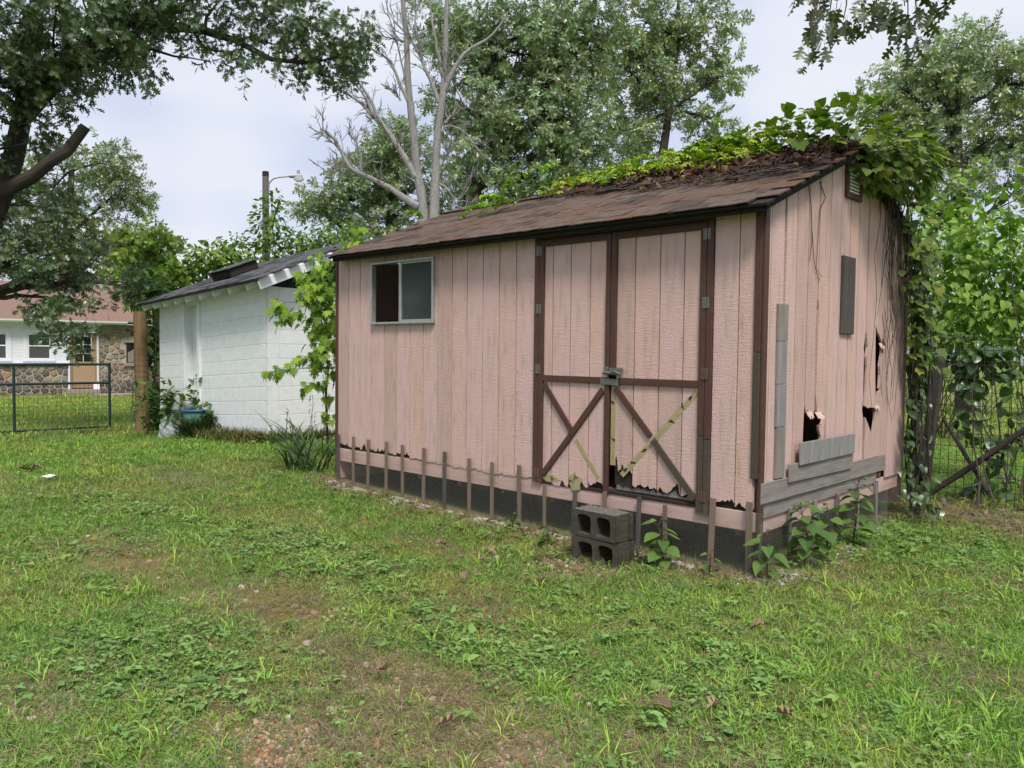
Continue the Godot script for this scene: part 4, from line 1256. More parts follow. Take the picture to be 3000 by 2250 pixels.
# ---------------------------------------------------------------- gate, post, pole, fence, blocks
func make_gate() -> void:
	var g := thing("yard_gate", "dark green tubular gate filled with square wire mesh", "gate", Vector3(-13.36, -0.03, -0.76))
	g.rotation.y = -PI / 2 - 0.068   # local x runs along the gate
	var L := 3.6
	var tubes := [[Vector3(0, 0.03, 0), Vector3(0, 1.25, 0)], [Vector3(1.56, 0.03, 0), Vector3(1.56, 1.22, 0)], [Vector3(3.1, 0.03, 0), Vector3(3.1, 1.22, 0)], [Vector3(0, 1.22, 0), Vector3(L, 1.22, 0)], [Vector3(0, 0.875, 0), Vector3(L, 0.875, 0)], [Vector3(0, 0.05, 0), Vector3(L, 0.05, 0)]]
	for q in tubes:
		var b := MB.new()
		b.tube(q, [0.024, 0.024], 10)
		put(g, "tube", b.mesh(), M.gate_green)
	var x := 0.055
	while x < L:
		var b := MB.new()
		b.tube([Vector3(x, 0.05, 0.012), Vector3(x, 0.875, 0.012)], [0.0022, 0.0022], 4)
		put(g, "wire", b.mesh(), M.wire_dark)
		x += 0.0755
	for k in 11:
		var b := MB.new()
		b.tube([Vector3(0, 0.1 + k * 0.073, 0.016), Vector3(L, 0.1 + k * 0.073, 0.016)], [0.0022, 0.0022], 4)
		put(g, "wire", b.mesh(), M.wire_dark)
	# leaning post by the outbuilding
	var p := thing("gate_post", "thick round timber gate post with wire stapled round it", "post", Vector3(-12.02, height(-12.0, -0.8) - 0.05, -0.8))
	var b := MB.new()
	b.tube([Vector3(0.03, 0, 0), Vector3(0.02, 0.8, 0), Vector3(0.0, 1.5, 0.0), Vector3(-0.03, 2.15, 0.0), Vector3(-0.032, 2.2, 0.0)], [0.115, 0.113, 0.112, 0.11, 0.1], 20, 0.02, 5)
	put(p, "timber", b.mesh(), M.post)
	var wb := MB.new()
	for k in 9:
		var ring := []
		var rr := []
		for i in 21:
			var w := TAU * i / 20.0
			ring.append(Vector3(0.01 + cos(w) * 0.118, 0.75 + k * 0.1, sin(w) * 0.118))
			rr.append(0.0018)
		wb.tube(ring, rr, 4)
	for i in 9:
		var w := TAU * i / 9.0
		wb.tube([Vector3(0.012 + cos(w) * 0.12, 0.75, sin(w) * 0.12), Vector3(0.0 + cos(w) * 0.12, 1.55, sin(w) * 0.12)], [0.0018, 0.0018], 4)
	put(p, "wire_wrap", wb.mesh(), M.wire_dark)
	# chain: every link a ring
	var c := thing("gate_chain", "galvanised chain looped round the timber gate post", "chain", Vector3(-12.02, 0.0, -0.8))
	var lm := MB.new()
	var pts := []
	var rad := []
	for i in 13:
		var w := TAU * i / 12.0
		pts.append(Vector3(cos(w) * 0.012, sin(w) * 0.022, 0))
		rad.append(0.0045)
	lm.tube(pts, rad, 6)
	var link := lm.mesh()
	var way := [Vector3(0.13, 0.95, 0.13), Vector3(0.1, 0.92, 0.15), Vector3(0.02, 0.86, 0.16), Vector3(-0.1, 0.8, 0.13), Vector3(-0.16, 0.76, 0.08), Vector3(-0.17, 0.6, 0.09), Vector3(-0.17, 0.3, 0.1), Vector3(-0.16, 0.1, 0.1)]
	var cv := Curve3D.new()
	for q in way:
		cv.add_point(q)
	var dist := 0.0
	var flip := 0.0
	while dist < cv.get_baked_length():
		var a := cv.sample_baked(dist)
		var e := cv.sample_baked(minf(dist + 0.02, cv.get_baked_length()))
		put(c, "link", link, M.steel, aim(a, e - a + Vector3(0, 0.0001, 0), flip))
		flip = PI / 2 - flip
		dist += 0.036


func make_pole() -> void:
	var top := px(778, 505, 20.0)
	var base := Vector3(top.x, height(top.x, top.z), top.z)
	var p := thing("light_pole", "weathered timber pole carrying a grey yard lamp on a curved arm", "lamp post", base)
	var h := top.y - base.y
	var b := MB.new()
	b.tube([Vector3(0, -0.1, 0), Vector3(0.01, h * 0.5, 0), Vector3(0, h, 0)], [0.1, 0.09, 0.078], 14, 0.01, 2)
	put(p, "pole", b.mesh(), M.pole)
	var cp := MB.new()
	cp.tube([Vector3(0, h - 0.1, 0), Vector3(0, h + 0.02, 0)], [0.084, 0.08], 12)
	put(p, "cap", cp.mesh(), M.rot)
	var d := (eye_basis * Vector3.RIGHT).normalized()
	d.y = 0
	var ab := MB.new()
	ab.tube([d * 0.06 + Vector3(0, h - 0.36, 0), d * 0.1 + Vector3(0, h - 0.25, 0), d * 0.2 + Vector3(0, h - 0.15, 0), d * 0.38 + Vector3(0, h - 0.11, 0), d * 0.62 + Vector3(0, h - 0.09, 0)], [0.02, 0.02, 0.02, 0.02, 0.02], 8)
	put(p, "arm", ab.mesh(), M.lamp_metal)
	var hd := MB.new()
	hd.tube([d * 0.58 + Vector3(0, h - 0.09, 0), d * 0.62 + Vector3(0, h - 0.085, 0), d * 0.85 + Vector3(0, h - 0.08, 0), d * 0.9 + Vector3(0, h - 0.08, 0)], [0.03, 0.05, 0.055, 0.04], 10)
	hd.tube([d * 0.82 + Vector3(0, h - 0.06, 0), d * 0.82 + Vector3(0, h + 0.06, 0)], [0.04, 0.035], 10)
	put(p, "lamp_head", hd.mesh(), M.lamp_metal)
	var gb := MB.new()
	gb.tube([d * 0.83 + Vector3(0, h - 0.1, 0), d * 0.83 + Vector3(0, h - 0.17, 0), d * 0.83 + Vector3(0, h - 0.21, 0)], [0.1, 0.13, 0.08], 14)
	put(p, "lamp_bowl", gb.mesh(), M.lamp_glass)
	var cb := MB.new()
	cb.tube([d * 0.09 + Vector3(0, h - 0.3, 0), d * 0.16 + Vector3(0, h - 0.7, 0), d * 0.12 + Vector3(0, h - 1.3, 0), d * 0.1 + Vector3(0, h - 2.2, 0)], [0.008, 0.008, 0.008, 0.008], 5)
	put(p, "cable", cb.mesh(), M.lamp_metal)


func make_blocks() -> void:
	# 0.39 x 0.19 x 0.19 hollow block lying with its two cells to the front; the outline with two openings is cut by CSG-free polygons
	for k in 2:
		var o := thing("concrete_block", ["hollow concrete block standing on the ground under another block", "hollow concrete block topped with gravelly grit, stacked on another block"][k], "concrete block", Vector3(-0.958 - 0.012 * k, -0.015 + 0.197 * k, 0.46), "stacked concrete blocks by the barn doors")
		o.rotation.y = [0.02, -0.03][k]
		var b := MB.new()
		var W := 0.39
		var H := 0.19
		var D := 0.19
		var cells := []
		for c in [-0.0875, 0.0875]:
			var p := PackedVector2Array()
			for q in [[-0.062, 0.03], [-0.05, 0.022], [0.05, 0.022], [0.062, 0.03], [0.066, 0.1], [0.06, 0.148], [0.03, 0.16], [-0.03, 0.162], [-0.06, 0.15], [-0.066, 0.1]]:
				p.append(Vector2(c + q[0], q[1]))
			cells.append(p)
		# the face cut into pieces round the openings
		var face := [rect(-W * 0.5, 0, 0, H), rect(0, 0, W * 0.5, H)]
		for i in 2:
			var half: PackedVector2Array = face[i]
			var cx: float = -0.0875 if i == 0 else 0.0875
			for part in [rect(half[0].x, -0.01, cx, H + 0.01), rect(cx, -0.01, half[1].x, H + 0.01)]:
				var pieces := Geometry2D.intersect_polygons(half, part)
				for pc in pieces:
					for left in Geometry2D.clip_polygons(pc, cells[i]):
						b.slab(left, -D, 0.0)
		var body := put(o, "body", b.mesh(), M.concrete)
		body.position = Vector3(0, 0, D * 0.5)
		# ears at the ends
		var e := MB.new()
		for sx in [-1.0, 1.0]:
			for zz in [-0.075, 0.075]:
				e.box(at(Vector3(sx * (W * 0.5 + 0.008), H * 0.5, zz)), Vector3(0.022, H - 0.006, 0.035), 0.006)
		put(o, "end_ears", e.mesh(), M.concrete)
		# worn, gritty top
		var g := MB.new()
		var r := RandomNumberGenerator.new()
		r.seed = 77 + k
		var nx := 20
		var nzz := 10
		var hs := []
		for j in nzz + 1:
			for i in nx + 1:
				var edge := minf(minf(i, nx - i), minf(j, nzz - j))
				hs.append(H + (0.001 if k == 0 else 0.006 + 0.016 * r.randf()) * clampf(edge / 2.0, 0.0, 1.0) + (0.0 if edge > 0 else -0.006))
		for j in nzz:
			for i in nx:
				var q := func(a: int, c: int) -> Vector3: return Vector3(-W * 0.5 + W * a / nx, hs[c * (nx + 1) + a], -D * 0.5 + D * c / nzz)
				var u := Vector2(i * 0.02, j * 0.02)
				g.quad(q.call(i, j), q.call(i + 1, j), q.call(i + 1, j + 1), q.call(i, j + 1), u, u + Vector2(0.02, 0), u + Vector2(0.02, 0.02), u + Vector2(0, 0.02))
		put(o, "gritty_top", g.mesh(), M.grit)


func make_fence() -> void:
	var f := thing("wire_fence", "rusty welded-wire fence overgrown with vines behind the shed", "fence", Vector3(0, 0, -3.95))
	for k in 44:
		var x := -0.75 + k * 0.0755
		var b := MB.new()
		var bend := nz.get_noise_2d(x * 80.0, 1.0) * 0.02
		b.tube([Vector3(x, 0.0, 0), Vector3(x + bend, 0.9, 0.01), Vector3(x, 1.74, 0)], [0.003, 0.003, 0.003], 4)
		put(f, "wire", b.mesh(), M.wire_dark)
	for j in 13:
		var y := 0.04 + j * 0.14
		var b := MB.new()
		b.tube([Vector3(-0.75, y, 0.004), Vector3(0.6, y + nz.get_noise_2d(j * 50.0, 5.0) * 0.02 - 0.01, 0.004), Vector3(2.55, y, 0.004)], [0.0032, 0.0032, 0.0032], 4)
		put(f, "wire", b.mesh(), M.wire_dark)
	for q in [[-0.6, 0.0, -0.62, 1.85], [2.45, 0.0, 2.45, 1.8]]:
		var b := MB.new()
		b.tube([Vector3(q[0], -0.1, -0.06), Vector3(q[2], q[3], -0.06)], [0.05, 0.045], 10, 0.03)
		put(f, "post", b.mesh(), M.dark_wood)
	var pst := thing("leaning_post", "weathered square timber post leaning against the wire fence", "post", Vector3(-0.1, 0, -4.05))
	var pb := MB.new()
	pb.box(Transform3D(Basis(Vector3.BACK, -0.085), Vector3(0.06, 0.76, 0)), Vector3(0.1, 1.58, 0.09), 0.008)
	put(pst, "timber", pb.mesh(), M.dark_wood)
	var rail := thing("fallen_rail", "dark fallen pole propped diagonally behind the wire fence", "pole", Vector3(0, 0, -4.15))
	var rb := MB.new()
	rb.tube([Vector3(-0.1, 0.02, 0.0), Vector3(0.35, 0.4, 0), Vector3(0.85, 0.86, -0.05), Vector3(1.6, 1.5, -0.1)], [0.034, 0.032, 0.028, 0.024], 10, 0.04)
	put(rail, "pole", rb.mesh(), M.bark)
	var rail2 := thing("fallen_rail", "thin dark pole crossing the propped pole behind fence", "pole", Vector3(0, 0, -4.26))
	var rb2 := MB.new()
	rb2.tube([Vector3(0.02, 0.85, 0), Vector3(0.28, 0.42, 0), Vector3(0.52, 0.02, 0)], [0.02, 0.022, 0.025], 9, 0.04)
	put(rail2, "pole", rb2.mesh(), M.bark)


# ---------------------------------------------------------------- foliage
func spray(kind: String, sd: int) -> ArrayMesh:
	var r := RandomNumberGenerator.new()
	r.seed = sd
	var b := MB.new()
	var cfg: Array = {"oak": [OAK, 11, 0.15, 0.4, 0.7], "oak_far": [OAK_FAR, 15, 0.15, 0.42, 0.7], "maple": [[], 12, 0.13, 0.36, 0.6], "bush": [OVAL, 14, 0.085, 0.34, 0.5], "heart": [HEART, 9, 0.1, 0.36, 0.7], "weed": [NARROW, 14, 0.09, 0.3, 0.4], "fine": [OVAL, 18, 0.06, 0.32, 0.4]}[kind]
	b.col = Color(0.8, 0.6, 0.55)
	b.tube([Vector3.ZERO, Vector3(0.02, cfg[3] * 0.5, 0.0), Vector3(0.0, cfg[3], -0.02)], [0.005, 0.0035, 0.002], 3)
	for i in cfg[1]:
		var f: float = (float(i) + 0.5) / cfg[1]
		var p := Vector3(0, cfg[3] * (0.15 + 0.85 * f), 0)
		var an: float = i * 2.4 + r.randf_range(-0.5, 0.5)
		var d := Vector3(cos(an), r.randf_range(0.1, 0.9), sin(an) * 0.8)
		if i == cfg[1] - 1:
			d = Vector3(0.1, 1, 0)
		d.z -= cfg[4] * r.randf_range(0.0, 0.6)
		var l: float = cfg[2] * r.randf_range(0.7, 1.15)
		var t := aim(p, d, r.randf_range(-0.9, 0.9), l)
		var k := r.randf_range(0.75, 1.25)
		var warm := r.randf_range(0.9, 1.12)
		b.col = Color(k * warm, k, k)
		if kind == "maple":
			b.fan_leaf(t, MAPLE, 0.25, 0.3)
		else:
			b.leaf(t, cfg[0], r.randf_range(0.1, 0.4), r.randf_range(0.05, 0.35), 0.12)
	return b.mesh()


func sprays(kind: String) -> Array:
	if not T.has("spray_" + kind):
		T["spray_" + kind] = [spray(kind, 5), spray(kind, 6), spray(kind, 7)]
	return T["spray_" + kind]


func in_ball(r: RandomNumberGenerator, bias := 0.45) -> Vector3:
	var d := Vector3(r.randfn(), r.randfn(), r.randfn()).normalized()
	return d * pow(r.randf(), bias)


func bend(a: Vector3, c: Vector3, r: RandomNumberGenerator, n := 5, lift := 0.15) -> Array:
	var l := a.distance_to(c)
	var m := (a + c) * 0.5 + Vector3(r.randf_range(-0.1, 0.1), lift, r.randf_range(-0.1, 0.1)) * l
	var out := []
	for i in n + 1:
		var t := float(i) / n
		out.append(a.lerp(m, t).lerp(m.lerp(c, t), t) + rv(r, 0.018 * l) * (1.0 if i > 0 and i < n else 0.0))
	return out


func taper(r0: float, r1: float, n: int) -> Array:
	var out := []
	for i in n + 1:
		out.append(lerpf(r0, r1, pow(float(i) / n, 0.8)))
	return out


func tree(called: String, label: String, group: String, trunk: Array, trad: Array, lobes: Array, o: Dictionary) -> Node3D:
	var r := RandomNumberGenerator.new()
	r.seed = o.get("seed", 1)
	var base: Vector3 = trunk[0]
	var root := thing(called, label, o.get("category", "tree"), base, group)
	var loc := []
	for p in trunk:
		loc.append(p - base)
	var b := MB.new()
	b.tube(loc, trad, 14, 0.06, 3)
	put(root, "trunk", b.mesh(), M[o.get("bark", "bark")])
	var where := [[], [], []]
	var cols := [[], [], []]
	var sc: float = o.get("scale", 1.0)
	var per: int = o.get("per", 14)
	var cr: float = o.get("cr", 0.7)
	var col: Color = o.col
	for lobe in lobes:
		var lb := MB.new()
		var c: Vector3 = lobe[0] - base
		var rad: Vector3 = lobe[1]
		# the limb that carries this lobe leaves the trunk below it
		var best := 0
		for i in loc.size():
			if absf(loc[i].y - (c.y - 0.45 * Vector2(c.x - loc[i].x, c.z - loc[i].z).length())) < absf(loc[best].y - (c.y - 0.45 * Vector2(c.x - loc[best].x, c.z - loc[best].z).length())):
				best = i
		var limb := bend(loc[best], c, r, 7, 0.12)
		var lr: float = minf(trad[best] * 0.62, 0.05 + 0.016 * limb[0].distance_to(c))
		if lobe.size() < 4:
			lb.tube(limb, taper(lr, lr * 0.35, 7), 8, 0.05, r.randi() % 100)
		for k in int(lobe[2] * o.get("fill", 0.85)):
			var q := in_ball(r)
			var p := c + Vector3(q.x * rad.x, q.y * rad.y, q.z * rad.z)
			var s: Vector3 = limb[r.randi_range(3, 7)] if lobe.size() < 4 else c + (p - c) * 0.2
			var tw := bend(s, p, r, 4, 0.08)
			lb.tube(tw, taper(lr * 0.3, 0.008, 4), 5)
			for j in per:
				var e := in_ball(r, 0.55) * cr
				e.y *= 0.7
				var dir := (e + (p - c).normalized() * 0.5 * cr + Vector3(0, -0.15 * cr, 0)).normalized()
				var w := r.randi() % 3
				where[w].append(aim(p + e * 0.85, dir + rv(r, 0.4), r.randf_range(-0.8, 0.8), sc * r.randf_range(0.75, 1.2)))
				cols[w].append(tint(col, r, o.get("vary", 0.28), 0.12))
		put(root, "limb", lb.mesh(), M[o.get("bark", "bark")])
	var sp := sprays(o.get("spray", "oak"))
	for w in 3:
		if where[w].size():
			many(root, "crown", sp[w], M[o.get("leaf", "leaf_oak")], where[w], cols[w])
	return root


func grounded(p: Vector3) -> Vector3:
	return Vector3(p.x, height(p.x, p.z) - 0.05, p.z)


func make_trees() -> void:
	var dg := Color(0.1, 0.15, 0.06)
	# oak with the broken limb
	var t0 := px(-190, 1240, 14.3)
	var trunk := [grounded(t0), px(-120, 900, 14.2), px(-20, 620, 14.0), px(41, 461, 14.0), px(67, 333, 14.0), px(97, 128, 14.0), px(115, -60, 14.0), px(135, -400, 14.0)]
	var D := 13.4
	var oak := tree("broken_oak", "large dark oak with a broken limb stub, overhanging the stone house", "", trunk, [0.34, 0.27, 0.21, 0.17, 0.15, 0.13, 0.1, 0.05], [
		[px(90, 60, D), Vector3(0.75, 0.5, 0.9), 22], [px(260, 50, D - 0.4), Vector3(0.65, 0.45, 0.8), 20], [px(330, 110, D - 0.6), Vector3(0.3, 0.12, 0.4), 5], [px(40, 250, D), Vector3(0.4, 0.5, 0.7), 12], [px(170, 200, D - 0.5), Vector3(0.35, 0.15, 0.5), 5], [px(60, 160, D - 0.3), Vector3(0.5, 0.3, 0.6), 10],
		[px(450, 0, D - 0.3), Vector3(0.5, 0.15, 0.6), 9], [px(600, -30, D - 0.4), Vector3(0.5, 0.15, 0.6), 8], [px(20, 430, D), Vector3(0.35, 0.4, 0.6), 9], [px(110, 290, D), Vector3(0.3, 0.15, 0.5), 4], [px(30, 600, D + 0.6), Vector3(0.5, 0.5, 0.6), 9],
		[px(90, 740, D + 0.8), Vector3(0.6, 0.35, 0.6), 10], [px(210, 800, D + 0.9), Vector3(0.4, 0.2, 0.5), 7], [px(330, 830, D + 1.2), Vector3(0.3, 0.15, 0.4), 5], [px(130, 870, D + 1.0), Vector3(0.35, 0.12, 0.4), 5], [px(-300, 100, D), Vector3(1.6, 1.6, 2.0), 26], [px(-200, -450, D), Vector3(2.4, 1.4, 2.4), 30], [px(-800, 200, D), Vector3(2.2, 2.0, 2.2), 26]], {"seed": 3, "col": dg, "per": 9, "cr": 0.36, "scale": 0.9, "fill": 0.7})
	var ob := trunk[0] as Vector3
	var lb := MB.new()   # the long limb reaching over the yard, and its twigs
	var limb := [px(60, 350, 13.8), px(158, 246, D), px(230, 118, D), px(310, 60, D), px(410, 67, D), px(590, 87, D), px(690, 118, D - 0.1), px(795, 174, D - 0.2), px(900, 185, D - 0.2), px(985, 170, D - 0.2)]
	var loc := limb.map(func(p): return p - ob)
	lb.tube(loc, [0.15, 0.13, 0.11, 0.1, 0.09, 0.07, 0.055, 0.04, 0.028, 0.012], 10, 0.06, 4)
	for q in [[[600, 90], [605, 50], [640, 5], [660, -20]], [[560, 80], [600, 145], [640, 150], [720, 170]], [[690, 118], [740, 108], [800, 130], [880, 120]], [[380, 70], [430, 140], [510, 165], [560, 170], [620, 182]], [[640, 90], [670, 60], [680, 30]]]:
		var pp: Array = q.map(func(a): return px(a[0], a[1], D - 0.1) - ob)
		lb.tube(pp, taper(0.035, 0.006, pp.size() - 1), 6, 0.05)
	put(oak, "limb", lb.mesh(), M.bark)
	var sb := MB.new()
	var stub := [px(10, 560, 13.8), px(90, 520, 13.6), px(150, 470, 13.5), px(200, 440, 13.5), px(225, 405, 13.5), px(250, 370, 13.5)].map(func(p): return p - ob)
	sb.tube(stub, [0.13, 0.11, 0.1, 0.095, 0.09, 0.085], 12, 0.08, 9)
	var st := put(oak, "limb_stub", sb.mesh(), M.bark)
	st.set_meta("label", "thick broken limb ending in a stub")
	# the tip foliage of the long limb
	var r := RandomNumberGenerator.new()
	r.seed = 8
	var wh := [[], [], []]
	var cl := [[], [], []]
	for q in [[450, 40, 0.25, 16], [520, 75, 0.22, 14], [590, 100, 0.22, 16], [650, 135, 0.2, 12], [715, 180, 0.15, 10], [760, 60, 0.35, 24], [800, 30, 0.4, 30], [830, 90, 0.35, 26], [870, 160, 0.3, 26], [930, 130, 0.35, 40], [980, 190, 0.3, 34], [1010, 110, 0.28, 30], [960, 70, 0.25, 18], [1030, 150, 0.18, 12], [700, 100, 0.3, 16], [930, 200, 0.25, 20], [395, 165, 0.2, 14], [430, 160, 0.15, 8], [370, 215, 0.2, 14], [310, 200, 0.2, 12], [410, 235, 0.12, 7], [850, 10, 0.3, 20], [930, 0, 0.25, 14], [150, 930, 0.18, 12], [190, 955, 0.16, 12], [215, 985, 0.12, 7], [110, 920, 0.15, 8], [260, 920, 0.16, 8]]:
		for j in int(q[3] * 0.75):
			var e: Vector3 = in_ball(r, 0.5) * q[2]
			var w := r.randi() % 3
			wh[w].append(aim(px(q[0], q[1], D - 0.15) - ob + e, e.normalized() + Vector3(0.2, -0.3, 0) + rv(r, 0.5), r.randf_range(-0.8, 0.8), 0.85 * r.randf_range(0.7, 1.1)))
			cl[w].append(tint(dg, r, 0.28, 0.12))
	for w in 3:
		many(oak, "crown", sprays("oak")[w], M.leaf_oak, wh[w], cl[w])
	# dense trees past the gate
	var D2 := 40.0
	tree("shade_tree", "dense dark green shade tree standing behind the stone house roof", "trees round the yard", [grounded(px(180, 1120, D2)), px(190, 900, D2), px(200, 700, D2), px(210, 500, D2)], [0.45, 0.38, 0.28, 0.12], [
		[px(150, 560, D2), Vector3(3.0, 2.2, 2.4), 42], [px(310, 480, D2), Vector3(1.4, 1.3, 1.4), 18], [px(370, 560, D2), Vector3(1.3, 1.0, 1.4), 16], [px(290, 680, D2), Vector3(2.3, 1.5, 2.0), 30], [px(100, 760, D2), Vector3(2.6, 1.6, 2.0), 28], [px(340, 800, D2), Vector3(1.8, 1.1, 1.6), 20], [px(-60, 600, D2), Vector3(2.6, 2.6, 2.2), 18]], {"seed": 14, "col": Color(0.195, 0.25, 0.11), "per": 10, "cr": 0.95, "spray": "oak_far", "scale": 1.35})
	tree("maple_tree", "small pale green maple standing behind the dense shade tree", "trees round the yard", [grounded(px(470, 1130, 26.5)), px(460, 900, 26.5), px(450, 700, 26.5)], [0.18, 0.14, 0.06], [
		[px(440, 720, 26.5), Vector3(0.9, 0.9, 0.9), 22], [px(420, 820, 26.5), Vector3(0.9, 0.7, 0.9), 16], [px(480, 760, 26.5), Vector3(0.4, 0.9, 0.6), 12]], {"seed": 15, "col": Color(0.24, 0.33, 0.09), "per": 12, "cr": 0.55, "spray": "maple", "leaf": "leaf_soft"})
	# oaks behind the sheds
	var go := Color(0.265, 0.34, 0.175)
	tree("rounded_oak", "rounded oak standing behind the bare dead tree", "oaks behind the sheds", [grounded(px(1150, 1050, 27.0)), px(1150, 800, 27.0), px(1150, 600, 27.0), px(1160, 450, 27.0)], [0.3, 0.25, 0.18, 0.07], [
		[px(1160, 430, 27), Vector3(1.0, 0.8, 1.2), 20], [px(1090, 500, 27), Vector3(1.1, 0.8, 1.2), 22], [px(1000, 590, 27), Vector3(0.9, 0.5, 1.0), 15], [px(930, 600, 27), Vector3(0.5, 0.4, 0.6), 8], [px(1200, 560, 27), Vector3(1.2, 0.9, 1.2), 20], [px(1130, 660, 27), Vector3(1.4, 0.5, 1.2), 16], [px(1330, 640, 27), Vector3(1.0, 0.8, 1.0), 14]], {"seed": 16, "fill": 1.15, "col": go, "per": 9, "cr": 0.55, "spray": "oak_far"})
	var DA := 23.5
	tree("tall_oak", "tall dense oak rising directly behind the ridge of the pink shed", "oaks behind the sheds", [grounded(px(1395, 1040, DA)), px(1390, 800, DA), px(1385, 560, DA), px(1400, 350, DA), px(1440, 150, DA), px(1480, -100, DA)], [0.36, 0.3, 0.25, 0.2, 0.14, 0.05], [
		[px(1380, 150, DA), Vector3(1.2, 1.1, 1.4), 26], [px(1440, 330, DA), Vector3(1.2, 0.9, 1.4), 24], [px(1380, 470, DA), Vector3(0.9, 0.8, 1.2), 18], [px(1530, 160, DA), Vector3(1.3, 1.2, 1.5), 30], [px(1620, 90, DA), Vector3(1.4, 1.0, 1.5), 28], [px(1560, 360, DA), Vector3(1.3, 1.0, 1.5), 28], [px(1680, 260, DA), Vector3(1.2, 1.2, 1.4), 28], [px(1710, 420, DA), Vector3(1.1, 0.8, 1.3), 22], [px(1570, 520, DA), Vector3(1.3, 0.6, 1.2), 20], [px(1440, 590, DA), Vector3(1.0, 0.5, 1.0), 12], [px(1290, 60, DA), Vector3(0.6, 0.8, 0.9), 10], [px(1600, -200, DA), Vector3(2.6, 1.6, 2.4), 40], [px(1740, 80, DA), Vector3(0.7, 0.7, 0.9), 14], [px(1330, 290, DA), Vector3(0.5, 0.6, 0.8), 8], [px(1680, 560, DA), Vector3(1.0, 0.5, 1.0), 14]], {"seed": 17, "fill": 1.15, "col": go, "per": 9, "cr": 0.55, "spray": "oak_far"})
	tree("forked_oak", "oak with pale forked stems and a loose open crown", "oaks behind the sheds", [grounded(px(1930, 1020, 25.0)), px(1930, 700, 25), px(1930, 520, 25), px(1960, 330, 25), px(1985, 120, 25), px(1990, -80, 25)], [0.27, 0.2, 0.16, 0.11, 0.08, 0.03], [
		[px(1880, 60, 25), Vector3(0.6, 0.8, 0.9), 15], [px(1960, 110, 25), Vector3(0.7, 0.8, 1.0), 18], [px(2060, 90, 25), Vector3(0.8, 0.8, 1.0), 15], [px(2110, 220, 25), Vector3(0.7, 0.6, 0.9), 13], [px(1850, 220, 25), Vector3(0.9, 0.9, 1.2), 22], [px(1960, 260, 25), Vector3(0.8, 0.7, 1.0), 16], [px(1850, 380, 25), Vector3(1.0, 0.6, 1.1), 16], [px(2090, 350, 25), Vector3(0.6, 0.6, 0.8), 10], [px(2030, 470, 25), Vector3(0.8, 0.5, 0.8), 10], [px(1990, -150, 25), Vector3(1.6, 1.2, 1.6), 20], [px(2140, 430, 25), Vector3(0.5, 0.4, 0.6), 6], [px(1880, 500, 25), Vector3(0.8, 0.5, 0.9), 10]], {"seed": 18, "fill": 1.15, "col": Color(0.29, 0.36, 0.175), "per": 8, "cr": 0.5, "spray": "oak_far"})
	tree("spreading_oak", "broad spreading oak standing in the yard beyond the wire fence", "oaks behind the sheds", [grounded(px(2840, 1010, 24.0)), px(2830, 700, 24), px(2800, 500, 24), px(2800, 330, 24), px(2810, 200, 24)], [0.34, 0.28, 0.2, 0.14, 0.06], [
		[px(2660, 270, 24), Vector3(1.0, 0.8, 1.2), 18], [px(2570, 330, 24), Vector3(0.6, 0.5, 0.8), 9], [px(2780, 200, 24), Vector3(1.1, 0.9, 1.3), 22], [px(2900, 170, 24), Vector3(1.1, 0.8, 1.3), 20], [px(2990, 240, 24), Vector3(1.2, 1.1, 1.3), 20], [px(2780, 330, 24), Vector3(1.2, 0.7, 1.3), 18], [px(2920, 400, 24), Vector3(1.1, 0.8, 1.2), 15], [px(2680, 430, 24), Vector3(1.0, 0.6, 1.0), 13], [px(2600, 420, 24), Vector3(0.7, 0.4, 0.8), 8], [px(3100, 400, 24), Vector3(1.2, 1.2, 1.2), 12], [px(2780, 540, 24), Vector3(1.3, 0.6, 1.2), 14], [px(2990, 560, 24), Vector3(1.0, 0.8, 1.0), 12], [px(2540, 430, 24), Vector3(0.5, 0.4, 0.5), 5], [px(2450, 470, 25), Vector3(0.7, 0.35, 0.6), 7], [px(2300, 520, 27), Vector3(1.0, 0.5, 0.8), 8]], {"seed": 19, "fill": 1.15, "col": Color(0.31, 0.375, 0.2), "per": 9, "cr": 0.55, "spray": "oak_far"})
	# oak whose twigs hang into the yard over the shed's gable; its trunk stands by the drive
	var f := Vector3(4.8, 0, -6.6)
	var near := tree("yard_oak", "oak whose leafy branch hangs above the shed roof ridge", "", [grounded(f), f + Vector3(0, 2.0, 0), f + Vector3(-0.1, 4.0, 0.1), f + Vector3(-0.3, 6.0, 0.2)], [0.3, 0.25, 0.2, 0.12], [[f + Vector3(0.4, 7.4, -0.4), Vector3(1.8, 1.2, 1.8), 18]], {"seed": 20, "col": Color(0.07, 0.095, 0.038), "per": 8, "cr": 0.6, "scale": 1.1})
	var nb := near.position
	var hb := MB.new()
	var hang := [f + Vector3(-0.2, 5.0, 0.1), Vector3(3.6, 5.6, -4.6), Vector3(2.2, 5.0, -2.2), px(2700, -160, 5.5), px(2520, -120, 5.4), px(2400, -60, 5.4)].map(func(p): return p - nb)
	hb.tube(hang, [0.09, 0.07, 0.05, 0.03, 0.02, 0.01], 8, 0.05)
	var wn := [[], [], []]
	var cn := [[], [], []]
	r.seed = 22
	for q in [[2390, -10, 10], [2400, 40, 8], [2430, 60, 12], [2385, 110, 7], [2375, 150, 5], [2480, 30, 12], [2470, 80, 7], [2540, 20, 14], [2570, 60, 8], [2610, 30, 14], [2650, 40, 10], [2660, 90, 8], [2700, 40, 14], [2690, 100, 7], [2740, 20, 10], [2700, -60, 20], [2560, -70, 24], [2440, -60, 14], [2360, 10, 3]]:
		var c := px(q[0], q[1], 5.4 + r.randf_range(-0.15, 0.15)) - nb
		var s: Vector3 = hang[3].lerp(hang[5], clampf((2700.0 - q[0]) / 320.0, 0, 1))
